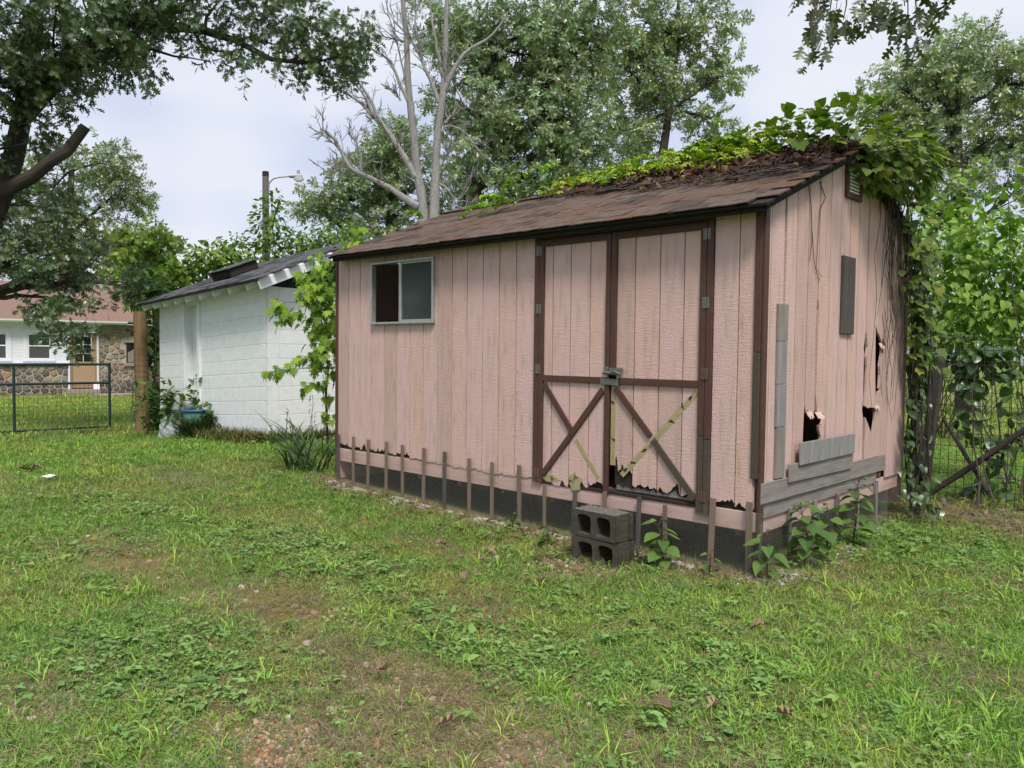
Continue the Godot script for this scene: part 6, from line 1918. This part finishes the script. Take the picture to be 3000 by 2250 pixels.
func make_plants() -> void:
	var r := RandomNumberGenerator.new()
	r.seed = 71
	broad_weed("low broadleaf weed growing right at the shed's front corner", Vector3(0.1, 0, 0.05), 0.3, 13, 0.11, 1)
	broad_weed("tall broadleaf weed in front of the gable's wire mesh", Vector3(0.16, 0, -0.42), 0.45, 22, 0.115, 2)
	broad_weed("leaning narrow weed beside the tall weed at the gable", Vector3(0.2, 0, -0.72), 0.38, 18, 0.1, 3)
	broad_weed("broadleaf weed reaching up to the lowest grey repair board", Vector3(0.15, 0, -1.35), 0.52, 22, 0.115, 4)
	broad_weed("broadleaf weed sprouting beside the stacked concrete blocks", Vector3(-0.6, 0, 0.22), 0.31, 17, 0.115, 5)
	broad_weed("small weed sprouting through the wire mesh near the corner", Vector3(-0.25, 0, 0.2), 0.16, 8, 0.06, 6)
	broad_weed("small leafy weed by the white gravel under the barn door", Vector3(-2.05, 0, 0.22), 0.15, 9, 0.06, 7)
	broad_weed("low spreading weed at the foot of the stakes, by gravel", Vector3(-1.5, 0, 0.42), 0.16, 12, 0.07, 8)
	# iris clump
	var ip := Vector3(-5.5, height(-5.5, 0.0), 0.02)
	var ir := thing("iris_clump", "clump of long strap-shaped iris leaves at the shed's far corner", "plant", ip)
	for i in 46:
		var b := MB.new()
		var k := r.randf_range(0.8, 1.3)
		b.col = Color(0.075 * k, 0.125 * k, 0.06 * k)
		var L := r.randf_range(0.6, 1.1)
		var a := r.randf() * TAU
		var arch := r.randf_range(0.5, 1.1) if i % 3 else r.randf_range(1.1, 1.7)
		var dirh := Vector3(cos(a), 0, sin(a))
		var side := Vector3(-sin(a), 0, cos(a))
		var prev := Vector3(r.randf_range(-0.25, 0.25), 0, r.randf_range(-0.16, 0.16))
		var el := r.randf_range(0.85, 1.35)
		var w0 := r.randf_range(0.009, 0.017)
		var n := 8
		for s in n:
			var e0 := el - arch * 1.5 * pow(float(s) / n, 1.4)
			var nx := prev + (dirh * cos(e0) + Vector3.UP * sin(e0)) * L / n
			var wa := w0 * (1.0 - pow(float(s) / n, 3.0))
			var wb := w0 * (1.0 - pow(float(s + 1) / n, 3.0))
			b.quad(prev - side * wa, nx - side * wb, nx + side * wb, prev + side * wa)
			prev = nx
		put(ir, "leaf", b.mesh(), M.leaf_soft)
	# maple sapling between the two buildings
	var mp := grounded(px(962, 1310, 9.7))
	var ms := thing("maple_sapling", "bright yellow-green maple sapling leaning between the two sheds", "sapling", mp)
	var mb := MB.new()
	var main := [mp, px(955, 1150, 9.6), px(962, 1080, 9.5), px(950, 980, 9.4), px(930, 880, 9.3), px(945, 800, 9.2), px(1000, 740, 9.3), px(1050, 670, 9.5)].map(func(p): return p - mp)
	mb.tube(main, [0.016, 0.014, 0.012, 0.01, 0.008, 0.006, 0.005, 0.003], 6)
	var where := []
	for q in [[1045, 690, 0.16, 22, 9.5], [1010, 740, 0.1, 8, 9.4], [945, 770, 0.14, 16, 9.2], [900, 800, 0.1, 12, 9.2], [930, 830, 0.16, 26, 9.2], [960, 850, 0.14, 20, 9.2], [905, 860, 0.13, 18, 9.2], [945, 910, 0.16, 28, 9.25], [975, 960, 0.15, 24, 9.3], [920, 950, 0.13, 18, 9.3], [950, 1020, 0.16, 26, 9.3], [980, 1080, 0.12, 16, 9.4], [930, 1050, 0.1, 12, 9.4], [815, 890, 0.07, 9, 9.4], [830, 925, 0.09, 10, 9.4], [870, 910, 0.06, 6, 9.4], [780, 1090, 0.05, 4, 9.3], [810, 1080, 0.07, 7, 9.3], [850, 1065, 0.05, 5, 9.35], [880, 1040, 0.06, 6, 9.4], [900, 1130, 0.06, 5, 9.5], [930, 1120, 0.05, 4, 9.5], [970, 1160, 0.07, 6, 9.6], [960, 1210, 0.06, 5, 9.6], [985, 1010, 0.1, 10, 9.5]]:
		var c := px(q[0], q[1], q[4]) - mp
		var nearest: Vector3 = main[0]
		for p in main:
			if p.distance_to(c) < nearest.distance_to(c):
				nearest = p
		mb.tube(bend(nearest, c, r, 4, 0.05), taper(0.005, 0.002, 4), 4)
		for j in int(q[3] * 1.7):
			var e: Vector3 = in_ball(r, 0.6) * q[2] * 1.3
			where.append(aim(c + e, Vector3(e.x * 3.0, -0.9, e.z * 3.0) + rv(r, 0.4) + Vector3(0.15, 0, 0.25), r.randf_range(-0.5, 0.5), r.randf_range(0.065, 0.13)))
	put(ms, "stem", mb.mesh(), M.twig)
	scatter(ms, leaf_set(MAPLE, [Color(0.24, 0.37, 0.045), Color(0.17, 0.29, 0.04), Color(0.32, 0.44, 0.06), Color(0.1, 0.18, 0.035)], true, 0.3), M.leaf_soft, where, r)
	# weeds by the outbuilding door
	var wk := 0
	for q in [[575, 1270, 12.9, 1.05, "tall leafy weed growing in front of the outbuilding's white door"], [510, 1280, 13.0, 0.85, "bushy weed beside the plastic bag by the outbuilding"], [440, 1290, 13.2, 0.8, "spiky upright weed at the timber gate post's foot"], [470, 1285, 13.4, 1.0, "feathery tall weed between the gate post and outbuilding"], [610, 1285, 12.6, 0.5, "low weed growing at the foot of the white doorway"]]:
		var p := grounded(px(q[0], q[1], q[2]))
		p.y = height(p.x, p.z)
		var w := thing("yard_weed", q[4], "weed", p, "weeds by the outbuilding door")
		var b := MB.new()
		var wh := []
		r.seed = 200 + wk
		for k in 6:
			var top := Vector3(r.randf_range(-0.25, 0.25), q[3] * r.randf_range(0.6, 1.05), r.randf_range(-0.2, 0.2))
			var st := bend(Vector3(r.randf_range(-0.05, 0.05), 0, 0), top, r, 5, 0.05)
			b.tube(st, taper(0.007, 0.002, 5), 4)
			for j in 28:
				var pt: Vector3 = st[r.randi_range(1, 5)] + rv(r, 0.03)
				wh.append(aim(pt, Vector3(r.randf_range(-1, 1), r.randf_range(-0.2, 0.6), r.randf_range(-1, 1)), r.randf_range(-0.5, 0.5), r.randf_range(0.08, 0.16)))
		put(w, "stems", b.mesh(), M.twig)
		scatter(w, leaf_set(NARROW if wk == 2 else OVAL, [Color(0.08, 0.14, 0.035), Color(0.1, 0.17, 0.04), Color(0.12, 0.2, 0.05)]), M.leaf_soft, wh, r)
		wk += 1
	# soil bag and bucket by the door
	var bp := grounded(px(505, 1285, 13.05))
	var bag := thing("plastic_bag", "crumpled white and green plastic bag slumped beside the outbuilding", "bag", Vector3(bp.x, height(bp.x, bp.z), bp.z))
	var fb := FastNoiseLite.new()
	fb.seed = 4
	fb.frequency = 5.0
	for half in 2:
		var b := MB.new()
		var nu := 18
		var nv := 12
		var q := func(i: int, j: int) -> Vector3:
			var a := TAU * i / nu
			var e := PI * 0.5 * float(j) / nv
			var d := Vector3(cos(a) * cos(e) * 0.27, sin(e) * 0.42, sin(a) * cos(e) * 0.2)
			return d * (1.0 + 0.22 * fb.get_noise_3d(d.x * 2.0, d.y * 2.0, d.z * 2.0))
		for j in nv:
			if (j < 8) != (half == 0):
				continue
			for i in nu:
				b.quad(q.call(i, j), q.call(i, j + 1), q.call(i + 1, j + 1), q.call(i + 1, j))
		put(bag, ["sack", "sack_top"][half], b.mesh(), M.bag if half == 0 else M.bag_green)
	var kp := grounded(px(578, 1285, 12.7))
	var bk := thing("blue_bucket", "dark bucket with blue rim standing behind weeds by the door", "bucket", Vector3(kp.x, height(kp.x, kp.z), kp.z))
	var kb := MB.new()
	kb.tube([Vector3(0, 0, 0), Vector3(0, 0.45, 0)], [0.17, 0.22], 20)
	put(bk, "bucket_wall", kb.mesh(), M.bag_green)
	var kr := MB.new()
	var ring := []
	var rr := []
	for i in 25:
		ring.append(Vector3(cos(TAU * i / 24.0) * 0.225, 0.45, sin(TAU * i / 24.0) * 0.225))
		rr.append(0.02)
	kr.tube(ring, rr, 8)
	put(bk, "rim", kr.mesh(), M.bucket)
	# dead stalks in front of the outbuilding's gable wall
	for i in 7:
		var u: float = [795, 840, 850, 905, 920, 945, 865][i]
		var h: float = [0.35, 0.55, 0.4, 0.75, 0.5, 1.1, 0.3][i]
		var p := px(u, 1290, 10.3)
		p.y = height(p.x, p.z)
		var t := thing("dead_stalk", "dry brown seed stalk standing against the white block wall", "stalk", p, "dead stalks by the white wall")
		var b := MB.new()
		b.tube(bend(Vector3.ZERO, Vector3(r.randf_range(-0.06, 0.1), h, 0), r, 6, 0.02), taper(0.006, 0.003, 6), 5)
		for k in 16:
			var y := h * r.randf_range(0.4, 1.0)
			var a := r.randf() * TAU
			b.tube([Vector3(0.03 * y, y, 0), Vector3(0.03 * y + cos(a) * 0.02, y + 0.015, sin(a) * 0.02)], [0.006, 0.002], 4)
		put(t, "stalk", b.mesh(), M.twig)


# ---------------------------------------------------------------- lawn
func blade_tuft(sd: int, n: int, hmin: float, hmax: float, w: float, spread: float, lean: float) -> Array:   # corner points and tints of loose blades, two triangles each
	var r := RandomNumberGenerator.new()
	r.seed = sd
	var v := PackedVector3Array()
	var c := PackedColorArray()
	for i in n:
		var k := r.randf_range(0.7, 1.3)
		var col := Color(k * r.randf_range(0.9, 1.15), k, k * 0.9)
		if r.randf() < 0.14:
			col = Color(2.6, 1.6, 2.0)
		var a := r.randf() * TAU
		var p := Vector3(r.randf_range(-spread, spread), -0.005, r.randf_range(-spread, spread))
		var h := r.randf_range(hmin, hmax)
		var d := Vector3(cos(a), 0, sin(a))
		var s := Vector3(-sin(a), 0, cos(a)) * w * r.randf_range(0.7, 1.2)
		var l := lean * r.randf_range(0.3, 1.3)
		var m := p + Vector3.UP * h * 0.5 + d * h * l * 0.3
		var e := p + Vector3.UP * h * (1.0 - 0.25 * l) + d * h * l
		v.append_array([p, m - s, m + s, m - s, e, m + s])
		for q in 6:
			c.append(col)
	return [v, c]


func loose(v: PackedVector3Array, c: PackedColorArray) -> ArrayMesh:
	var a := []
	a.resize(Mesh.ARRAY_MAX)
	a[Mesh.ARRAY_VERTEX] = v
	a[Mesh.ARRAY_COLOR] = c
	var m := ArrayMesh.new()
	m.add_surface_from_arrays(Mesh.PRIMITIVE_TRIANGLES, a)
	return m


func tinted_set(c: PackedColorArray, by: Color) -> PackedColorArray:
	var out := PackedColorArray()
	out.resize(c.size())
	for i in c.size():
		out[i] = Color(c[i].r * by.r, c[i].g * by.g, c[i].b * by.b)
	return out


func rosette(sd: int, n: int, size: float, outline: Array, lift: float, spread := 0.03) -> ArrayMesh:
	var r := RandomNumberGenerator.new()
	r.seed = sd
	var b := MB.new()
	for i in n:
		var k := r.randf_range(0.75, 1.25)
		b.col = Color(k, k, k)
		var a := i * 2.4 + r.randf()
		var p := Vector3(r.randf_range(-spread, spread), r.randf_range(0.005, lift), r.randf_range(-spread, spread))
		b.leaf(aim(p, Vector3(cos(a), r.randf_range(0.0, 0.7), sin(a)), r.randf_range(-0.4, 0.4), size * r.randf_range(0.6, 1.2)), outline, 0.25, 0.3, 0.15)
	return b.mesh()


func make_lawn() -> void:
	var r := RandomNumberGenerator.new()
	r.seed = 91
	var tufts := [blade_tuft(1, 16, 0.018, 0.042, 0.0017, 0.07, 1.0), blade_tuft(2, 16, 0.022, 0.055, 0.0019, 0.07, 1.1), blade_tuft(3, 11, 0.04, 0.085, 0.0023, 0.05, 0.9), blade_tuft(4, 8, 0.07, 0.14, 0.003, 0.04, 0.9), blade_tuft(5, 14, 0.02, 0.05, 0.0032, 0.13, 0.8)]
	var straw := blade_tuft(9, 10, 0.03, 0.07, 0.0014, 0.07, 2.4)
	var greens := [Color(0.17, 0.31, 0.062), Color(0.195, 0.325, 0.064), Color(0.235, 0.345, 0.07), Color(0.3, 0.34, 0.09), Color(0.125, 0.235, 0.056), Color(0.23, 0.395, 0.062), Color(0.255, 0.42, 0.066), Color(0.175, 0.34, 0.058)]
	var green_sets := []
	for t in 5:
		green_sets.append(greens.map(func(q): return tinted_set(tufts[t][1], q)))
	var straw_sets := [Color(0.26, 0.2, 0.11), Color(0.33, 0.26, 0.15), Color(0.2, 0.15, 0.085)].map(func(q): return tinted_set(straw[1], Color(q.r * 0.7, q.g * 0.8, q.b * 0.8)))
	var gv := [PackedVector3Array(), PackedVector3Array(), PackedVector3Array()]
	var gc := [PackedColorArray(), PackedColorArray(), PackedColorArray()]
	var sv := PackedVector3Array()
	var scol := PackedColorArray()
	var weeds := [rosette(1, 13, 0.017, SMALL, 0.035, 0.06), rosette(2, 9, 0.034, OVAL, 0.04, 0.03), rosette(3, 14, 0.022, SMALL, 0.055, 0.06), rosette(4, 7, 0.05, OVAL, 0.02, 0.02)]
	var ww := [[], [], [], []]
	var cw := [[], [], [], []]
	var wp := []
	var cp := []
	var wd := []
	var cd := []
	var eye2 := Vector2(EYE.x, EYE.z)
	var mid := -0.7496 - PI / 2   # heading of the lens in the xz plane
	# [count, nearest, farthest, scale]
	for band in [[36000, 1.7, 5.0, 1.0], [34000, 5.0, 9.0, 1.2], [22000, 9.0, 15.0, 1.6], [13000, 15.0, 30.0, 2.3], [4000, 30.0, 60.0, 4.0]]:
		for i in band[0]:
			var rad: float = sqrt(lerpf(band[1] * band[1], band[2] * band[2], r.randf()))
			var an := mid + r.randf_range(-0.8, 0.8)
			var x := eye2.x + cos(an) * rad
			var z := eye2.y + sin(an) * rad
			if built(x, z):
				continue
			var bare := spot(BARE, x, z) if rad < 14.0 else 0.0
			var weedy := spot(WEEDY, x, z) if rad < 14.0 else 0.0
			var moss := spot(MOSSY, x, z) if rad < 9.0 else 0.0
			var patch := nz.get_noise_2d(x * 22.0, z * 22.0)
			var thin := nz2.get_noise_2d(x * 45.0, z * 45.0)
			var k := r.randf()
			var keep := 1.0 - 0.9 * bare - 0.5 * moss - clampf(-thin * 1.1 - 0.15, 0.0, 0.6)
			var p := Vector3(x, height(x, z), z)
			var yaw := Vector3(r.randf_range(-0.15, 0.15), r.randf() * TAU, r.randf_range(-0.15, 0.15))
			var sc: float = band[3] * r.randf_range(0.75, 1.25)
			if k < 0.05 and rad < 8.0:
				if r.randf() < 0.25 + bare:
					wp.append(at(p + Vector3(0, 0.002, 0), Vector3(r.randf() * 3, r.randf() * 6, 0), r.randf_range(0.006, 0.02) * (1.0 + 0.6 * r.randf() * r.randf())))
					cp.append([Color(0.3, 0.2, 0.14), Color(0.4, 0.28, 0.19), Color(0.36, 0.19, 0.1), Color(0.2, 0.15, 0.12), Color(0.5, 0.42, 0.34)][r.randi() % 5])
				continue
			if k < 0.17 + 0.18 * bare + 0.12 * clampf(thin * 2.0, -0.5, 1.0) and rad < 10.0:
				sv.append_array(at(p, yaw, sc) * (straw[0] as PackedVector3Array))
				scol.append_array(straw_sets[r.randi() % 3])
				continue
			if r.randf() > keep:
				continue
			var wprob := 0.07 + 0.3 * weedy * (0.75 + thin) + 0.08 * patch
			if r.randf() < wprob and rad < 16.0:
				var t := r.randi() % 4
				if t == 3 and (r.randf() < 0.6 or weedy < 0.3):
					t = 0
				ww[t].append(at(p, yaw, sc * r.randf_range(0.8, 1.2)))
				cw[t].append(tint(Color(0.19, 0.31, 0.085), r, 0.35))
			else:
				var t := r.randi() % 2
				var tall := smoothstep(-0.2, 0.9, x + patch * 0.8) * (1.0 - smoothstep(4.5, 6.0, rad) * 0.4)
				if r.randf() < 0.025 + 0.11 * tall:
					t = 2
				elif r.randf() < 0.008 + 0.014 * tall:
					t = 3
				if rad > 15.0:
					t = 4
				var dry := clampf(0.5 + patch * 1.3 + thin * 0.5 + r.randf_range(-0.35, 0.35), 0.0, 0.999)
				var pick := int(dry * 4.0) if r.randf() < 0.85 else 4
				if t == 2 or t == 3:
					pick = 5 + r.randi() % 3
				var bi := 0 if rad < 5.0 else (1 if rad < 9.0 else 2)
				gv[bi].append_array(at(p, yaw, sc) * (tufts[t][0] as PackedVector3Array))
				gc[bi].append_array(green_sets[t][pick])
	# taller dry grass against the white wall and along the fence
	for i in 900:
		var x := r.randf_range(-10.0, -7.7)
		var z := -0.78 + absf(r.randfn()) * 0.12
		if i % 3 == 0:
			x = -7.72 + absf(r.randfn()) * 0.1
			z = r.randf_range(-2.6, -0.7)
		wd.append(at(Vector3(x, height(x, z), z), Vector3(0, r.randf() * TAU, 0), r.randf_range(1.0, 2.4)))
		cd.append(tint(Color(0.2, 0.16, 0.08) if r.randf() < 0.65 else Color(0.09, 0.13, 0.04), r, 0.3))
	for i in 160:
		var q := px(590 + r.randfn() * 22, 1290, 12.45)
		wd.append(at(Vector3(q.x, height(q.x, q.z), q.z), Vector3(0, r.randf() * TAU, 0), r.randf_range(2.0, 4.6)))
		cd.append(tint(Color(0.06, 0.095, 0.035), r, 0.3))
	var lawn := thing("lawn_grass", "short patchy lawn grass covering the yard", "grass", Vector3.ZERO, "", "stuff")
	for t in 3:
		put(lawn, "grass", loose(gv[t], gc[t]), M.grass)
	var lw := thing("lawn_weeds", "small broadleaf weeds and clover growing through the lawn", "weeds", Vector3.ZERO, "", "stuff")
	for t in 4:
		many(lw, "weeds", weeds[t], M.leaf_soft, ww[t], cw[t])
	var st := thing("dry_thatch", "straw-coloured dead grass lying between the green blades", "dead grass", Vector3.ZERO, "", "stuff")
	put(st, "straw", loose(sv, scol), M.dry)
	var dg := thing("rough_grass", "tall dry uncut grass along the foot of the white walls", "grass", Vector3.ZERO, "", "stuff")
	many(dg, "tall_grass", loose(tufts[3][0], tufts[3][1]), M.grass, wd, cd)
	# pebbles
	var pb := MB.new()
	var fn := FastNoiseLite.new()
	fn.frequency = 0.9
	var q8 := func(i: int, j: int) -> Vector3:
		var a := TAU * i / 7.0
		var e := PI * (float(j) / 4.0 - 0.5)
		var d := Vector3(cos(a) * cos(e), sin(e) * 0.65, sin(a) * cos(e))
		return d * (1.0 + 0.5 * fn.get_noise_3dv(d))
	for j in 4:
		for i in 7:
			pb.quad(q8.call(i, j), q8.call(i, j + 1), q8.call(i + 1, j + 1), q8.call(i + 1, j))
	T.pebble = pb.mesh()
	var gp := thing("gravel", "reddish pebbles scattered over the bare patches of soil", "gravel", Vector3.ZERO, "", "stuff")
	for i in 5200:
		var e: Array = [BARE[0], BARE[0], BARE[0], BARE[1], BARE[1], BARE[3], BARE[5]][r.randi() % 7]
		var x: float = e[0] + r.randfn() * e[2] * 0.45
		var z: float = e[1] + r.randfn() * e[3] * 0.5
		if built(x, z):
			continue
		wp.append(at(Vector3(x, height(x, z) + 0.001, z), Vector3(r.randf() * 3, r.randf() * 6, 0), r.randf_range(0.003, 0.009) * (1.0 + 1.2 * pow(r.randf(), 6.0))))
		cp.append(tint([Color(0.34, 0.2, 0.13), Color(0.42, 0.28, 0.18), Color(0.36, 0.17, 0.09), Color(0.18, 0.13, 0.1), Color(0.5, 0.4, 0.3)][r.randi() % 5], r, 0.25))
	many(gp, "pebbles", T.pebble, M.tinted, wp, cp)
	# crushed white gravel under the mesh
	var wg := thing("white_gravel", "crushed white gravel along the foot of the shed", "gravel", Vector3.ZERO, "", "stuff")
	var w2 := []
	var c2 := []
	for i in 5200:
		var x := r.randf_range(-4.9, 0.05)
		var z := 0.06 + absf(r.randfn()) * 0.07
		if i % 4 == 0:
			x = 0.06 + absf(r.randfn()) * 0.09
			z = r.randf_range(-2.6, 0.1)
		if nz.get_noise_2d(x * 60.0, z * 30.0) < -0.12:
			continue
		w2.append(at(Vector3(x, height(x, z) + 0.004, z), Vector3(r.randf() * 3, r.randf() * 6, 0), r.randf_range(0.005, 0.013)))
		c2.append(tint(Color(0.52, 0.49, 0.45), r, 0.25, 0.03))
	many(wg, "stones", T.pebble, M.tinted, w2, c2)
	# leaf litter on the bare ground by the fence and the blocks
	var ll := thing("leaf_litter", "brown dead leaves matted on the bare ground by fence and blocks", "leaf litter", Vector3.ZERO, "", "stuff")
	var lb := MB.new()
	lb.leaf(Transform3D.IDENTITY, OAK_FAR, 0.5, 0.3, 0.1)
	var wl := []
	var cl := []
	for i in 1500:
		var x := r.randf_range(-0.4, 1.9)
		var z := r.randf_range(-4.6, -2.6)
		if i % 3 == 0:
			x = r.randf_range(-5.1, 0.2)
			z = 0.08 + absf(r.randfn()) * 0.2
		elif i % 3 == 1 and i < 500:
			x = -1.0 + r.randfn() * 0.5
			z = 0.8 + r.randfn() * 0.3
		if built(x, z):
			continue
		wl.append(aim(Vector3(x, height(x, z) + 0.012, z), Vector3(r.randf_range(-1, 1), r.randf_range(-0.2, 0.35), r.randf_range(-1, 1)), r.randf_range(-0.7, 0.7), r.randf_range(0.03, 0.085)))
		cl.append(tint([Color(0.14, 0.08, 0.05), Color(0.2, 0.13, 0.08), Color(0.1, 0.06, 0.045), Color(0.24, 0.17, 0.11)][r.randi() % 4], r, 0.25))
	many(ll, "dead_leaves", lb.mesh(), M.dry, wl, cl)
	# single fallen leaves, twigs and scraps
	for q in [[0.616, 2.259, 0.12, 0.3], [0.876, 2.093, 0.075, 2.0], [-0.43, 2.814, 0.1, 1.2], [-1.18, 1.62, 0.09, 4.0], [-2.05, 1.1, 0.09, 5.0], [0.4, -0.15, 0.08, 0.7], [1.15, 2.0, 0.09, 3.0], [0.55, 1.0, 0.08, 2.6], [-0.9, 1.2, 0.09, 1.0], [-7.9, 2.15, 0.16, 1.0], [-7.85, 2.0, 0.14, 2.0], [-8.0, 2.1, 0.15, 3.3], [0.2, 2.95, 0.09, 2.2], [-1.7, 0.9, 0.08, 0.2]]:
		var b := MB.new()
		var kc := r.randf_range(0.8, 1.2)
		b.col = Color(0.25 * kc, 0.17 * kc, 0.11 * kc)
		b.leaf(Transform3D.IDENTITY, OAK, r.randf_range(0.6, 1.3), r.randf_range(-0.4, 0.8), 0.12)
		var o := put(self, "fallen_leaf", b.mesh(), M.dry, aim(Vector3(q[0], height(q[0], q[1]) + 0.045, q[1]), Vector3(cos(q[3]), 0.25, sin(q[3])), r.randf_range(-0.5, 0.5), q[2]))
		tag(o, "dry curled brown oak leaf lying on the lawn", "leaf", "fallen oak leaves on the lawn")
	for q in [[[730, 1960], [690, 1985], [655, 2010]], [[930, 2110], [965, 2150], [980, 2190]], [[350, 2020], [385, 2040], [410, 2070]]]:
		var pts := []
		for a in q:
			var d := (px(a[0], a[1], 1.0) - EYE)
			var p := EYE + d * (-(EYE.y - 0.02) / d.y)
			pts.append(Vector3(p.x, height(p.x, p.z) + 0.02, p.z))
		var b := MB.new()
		b.tube(pts, [0.006, 0.005, 0.003], 6, 0.1)
		var o := put(self, "fallen_twig", b.mesh(), M.twig_dry)
		tag(o, "thin fallen twig lying among the lawn weeds", "twig", "fallen twigs on the lawn")
	var sc := MB.new()
	sc.slab(PackedVector2Array([Vector2(-0.07, -0.04), Vector2(0.06, -0.05), Vector2(0.08, 0.03), Vector2(-0.03, 0.05)]), 0.0, 0.002)
	var so := put(self, "paper_scrap", sc.mesh(), M.litter_white, at(Vector3(-7.3, height(-7.3, 2.14) + 0.05, 2.14), Vector3(-PI / 2 + 0.2, 0.4, 0)))
	tag(so, "small white paper scrap lying on the lawn", "paper")


# ---------------------------------------------------------------- the scene
func make_sky() -> Sky:
	var w := 768
	var h := 384
	var n := FastNoiseLite.new()
	n.seed = 12
	n.frequency = 1.7
	n.fractal_octaves = 4
	var data := PackedFloat32Array()
	data.resize(w * h * 3)
	for j in h:
		var el := PI * (0.5 - (j + 0.5) / h)
		for i in w:
			var az := TAU * (i + 0.5) / w
			var d := Vector3(cos(az) * cos(el), sin(el), sin(az) * cos(el))
			var k := n.get_noise_3d(d.x, d.y * 2.6, d.z)
			var up := clampf(sin(el), 0.0, 1.0)
			var c := Color(0.258, 0.288, 0.375).lerp(Color(0.35, 0.367, 0.405), smoothstep(-0.35, 0.4, k))
			var g := 1.0 + 0.8 * smoothstep(0.35, 1.0, up)
			if el < 0.0:
				c = Color(0.12, 0.12, 0.1)
				g = 1.0
			var o := (j * w + i) * 3
			data[o] = c.r * g
			data[o + 1] = c.g * g
			data[o + 2] = c.b * g
	var im := Image.create_from_data(w, h, false, Image.FORMAT_RGBF, data.to_byte_array())
	var m := PanoramaSkyMaterial.new()
	m.panorama = ImageTexture.create_from_image(im)
	var s := Sky.new()
	s.sky_material = m
	return s


func _ready() -> void:
	rng.seed = 7
	nz.seed = 2
	nz.frequency = 0.03
	nz2.seed = 9
	nz2.frequency = 0.02
	# camera, sky, sun, exposure
	var cam := Camera3D.new()
	cam.name = "camera"
	cam.fov = 51.273
	cam.far = 600.0
	cam.near = 0.05
	cam.position = EYE
	cam.rotation = Vector3(-0.0399, 0.7496, 0.0112)
	add_child(cam)
	cam.current = true
	eye_basis = Basis.from_euler(Vector3(-0.0399, 0.7496, 0.0112))
	var env := Environment.new()
	env.background_mode = Environment.BG_SKY
	env.sky = make_sky()
	env.background_energy_multiplier = 1.0
	env.tonemap_mode = Environment.TONE_MAPPER_LINEAR
	env.tonemap_exposure = 2.36
	env.sdfgi_enabled = true
	env.ssao_enabled = true
	env.ssil_enabled = true
	var we := WorldEnvironment.new()
	we.name = "environment"
	we.environment = env
	add_child(we)
	var sun := DirectionalLight3D.new()
	sun.name = "sun"
	sun.light_energy = 0.5
	sun.light_color = Color(1.0, 0.97, 0.92)
	sun.light_angular_distance = 14.0
	sun.shadow_enabled = true
	add_child(sun)
	sun.look_at_from_position(Vector3(5.0, 9.0, 3.7), Vector3.ZERO)
	# the place
	make_materials()
	make_ground()
	make_shed()
	make_white()
	make_house()
	make_gate()
	make_pole()
	make_fence()
	make_blocks()
	make_trees()
	make_bushes()
	make_vines()
	make_plants()
	make_lawn()
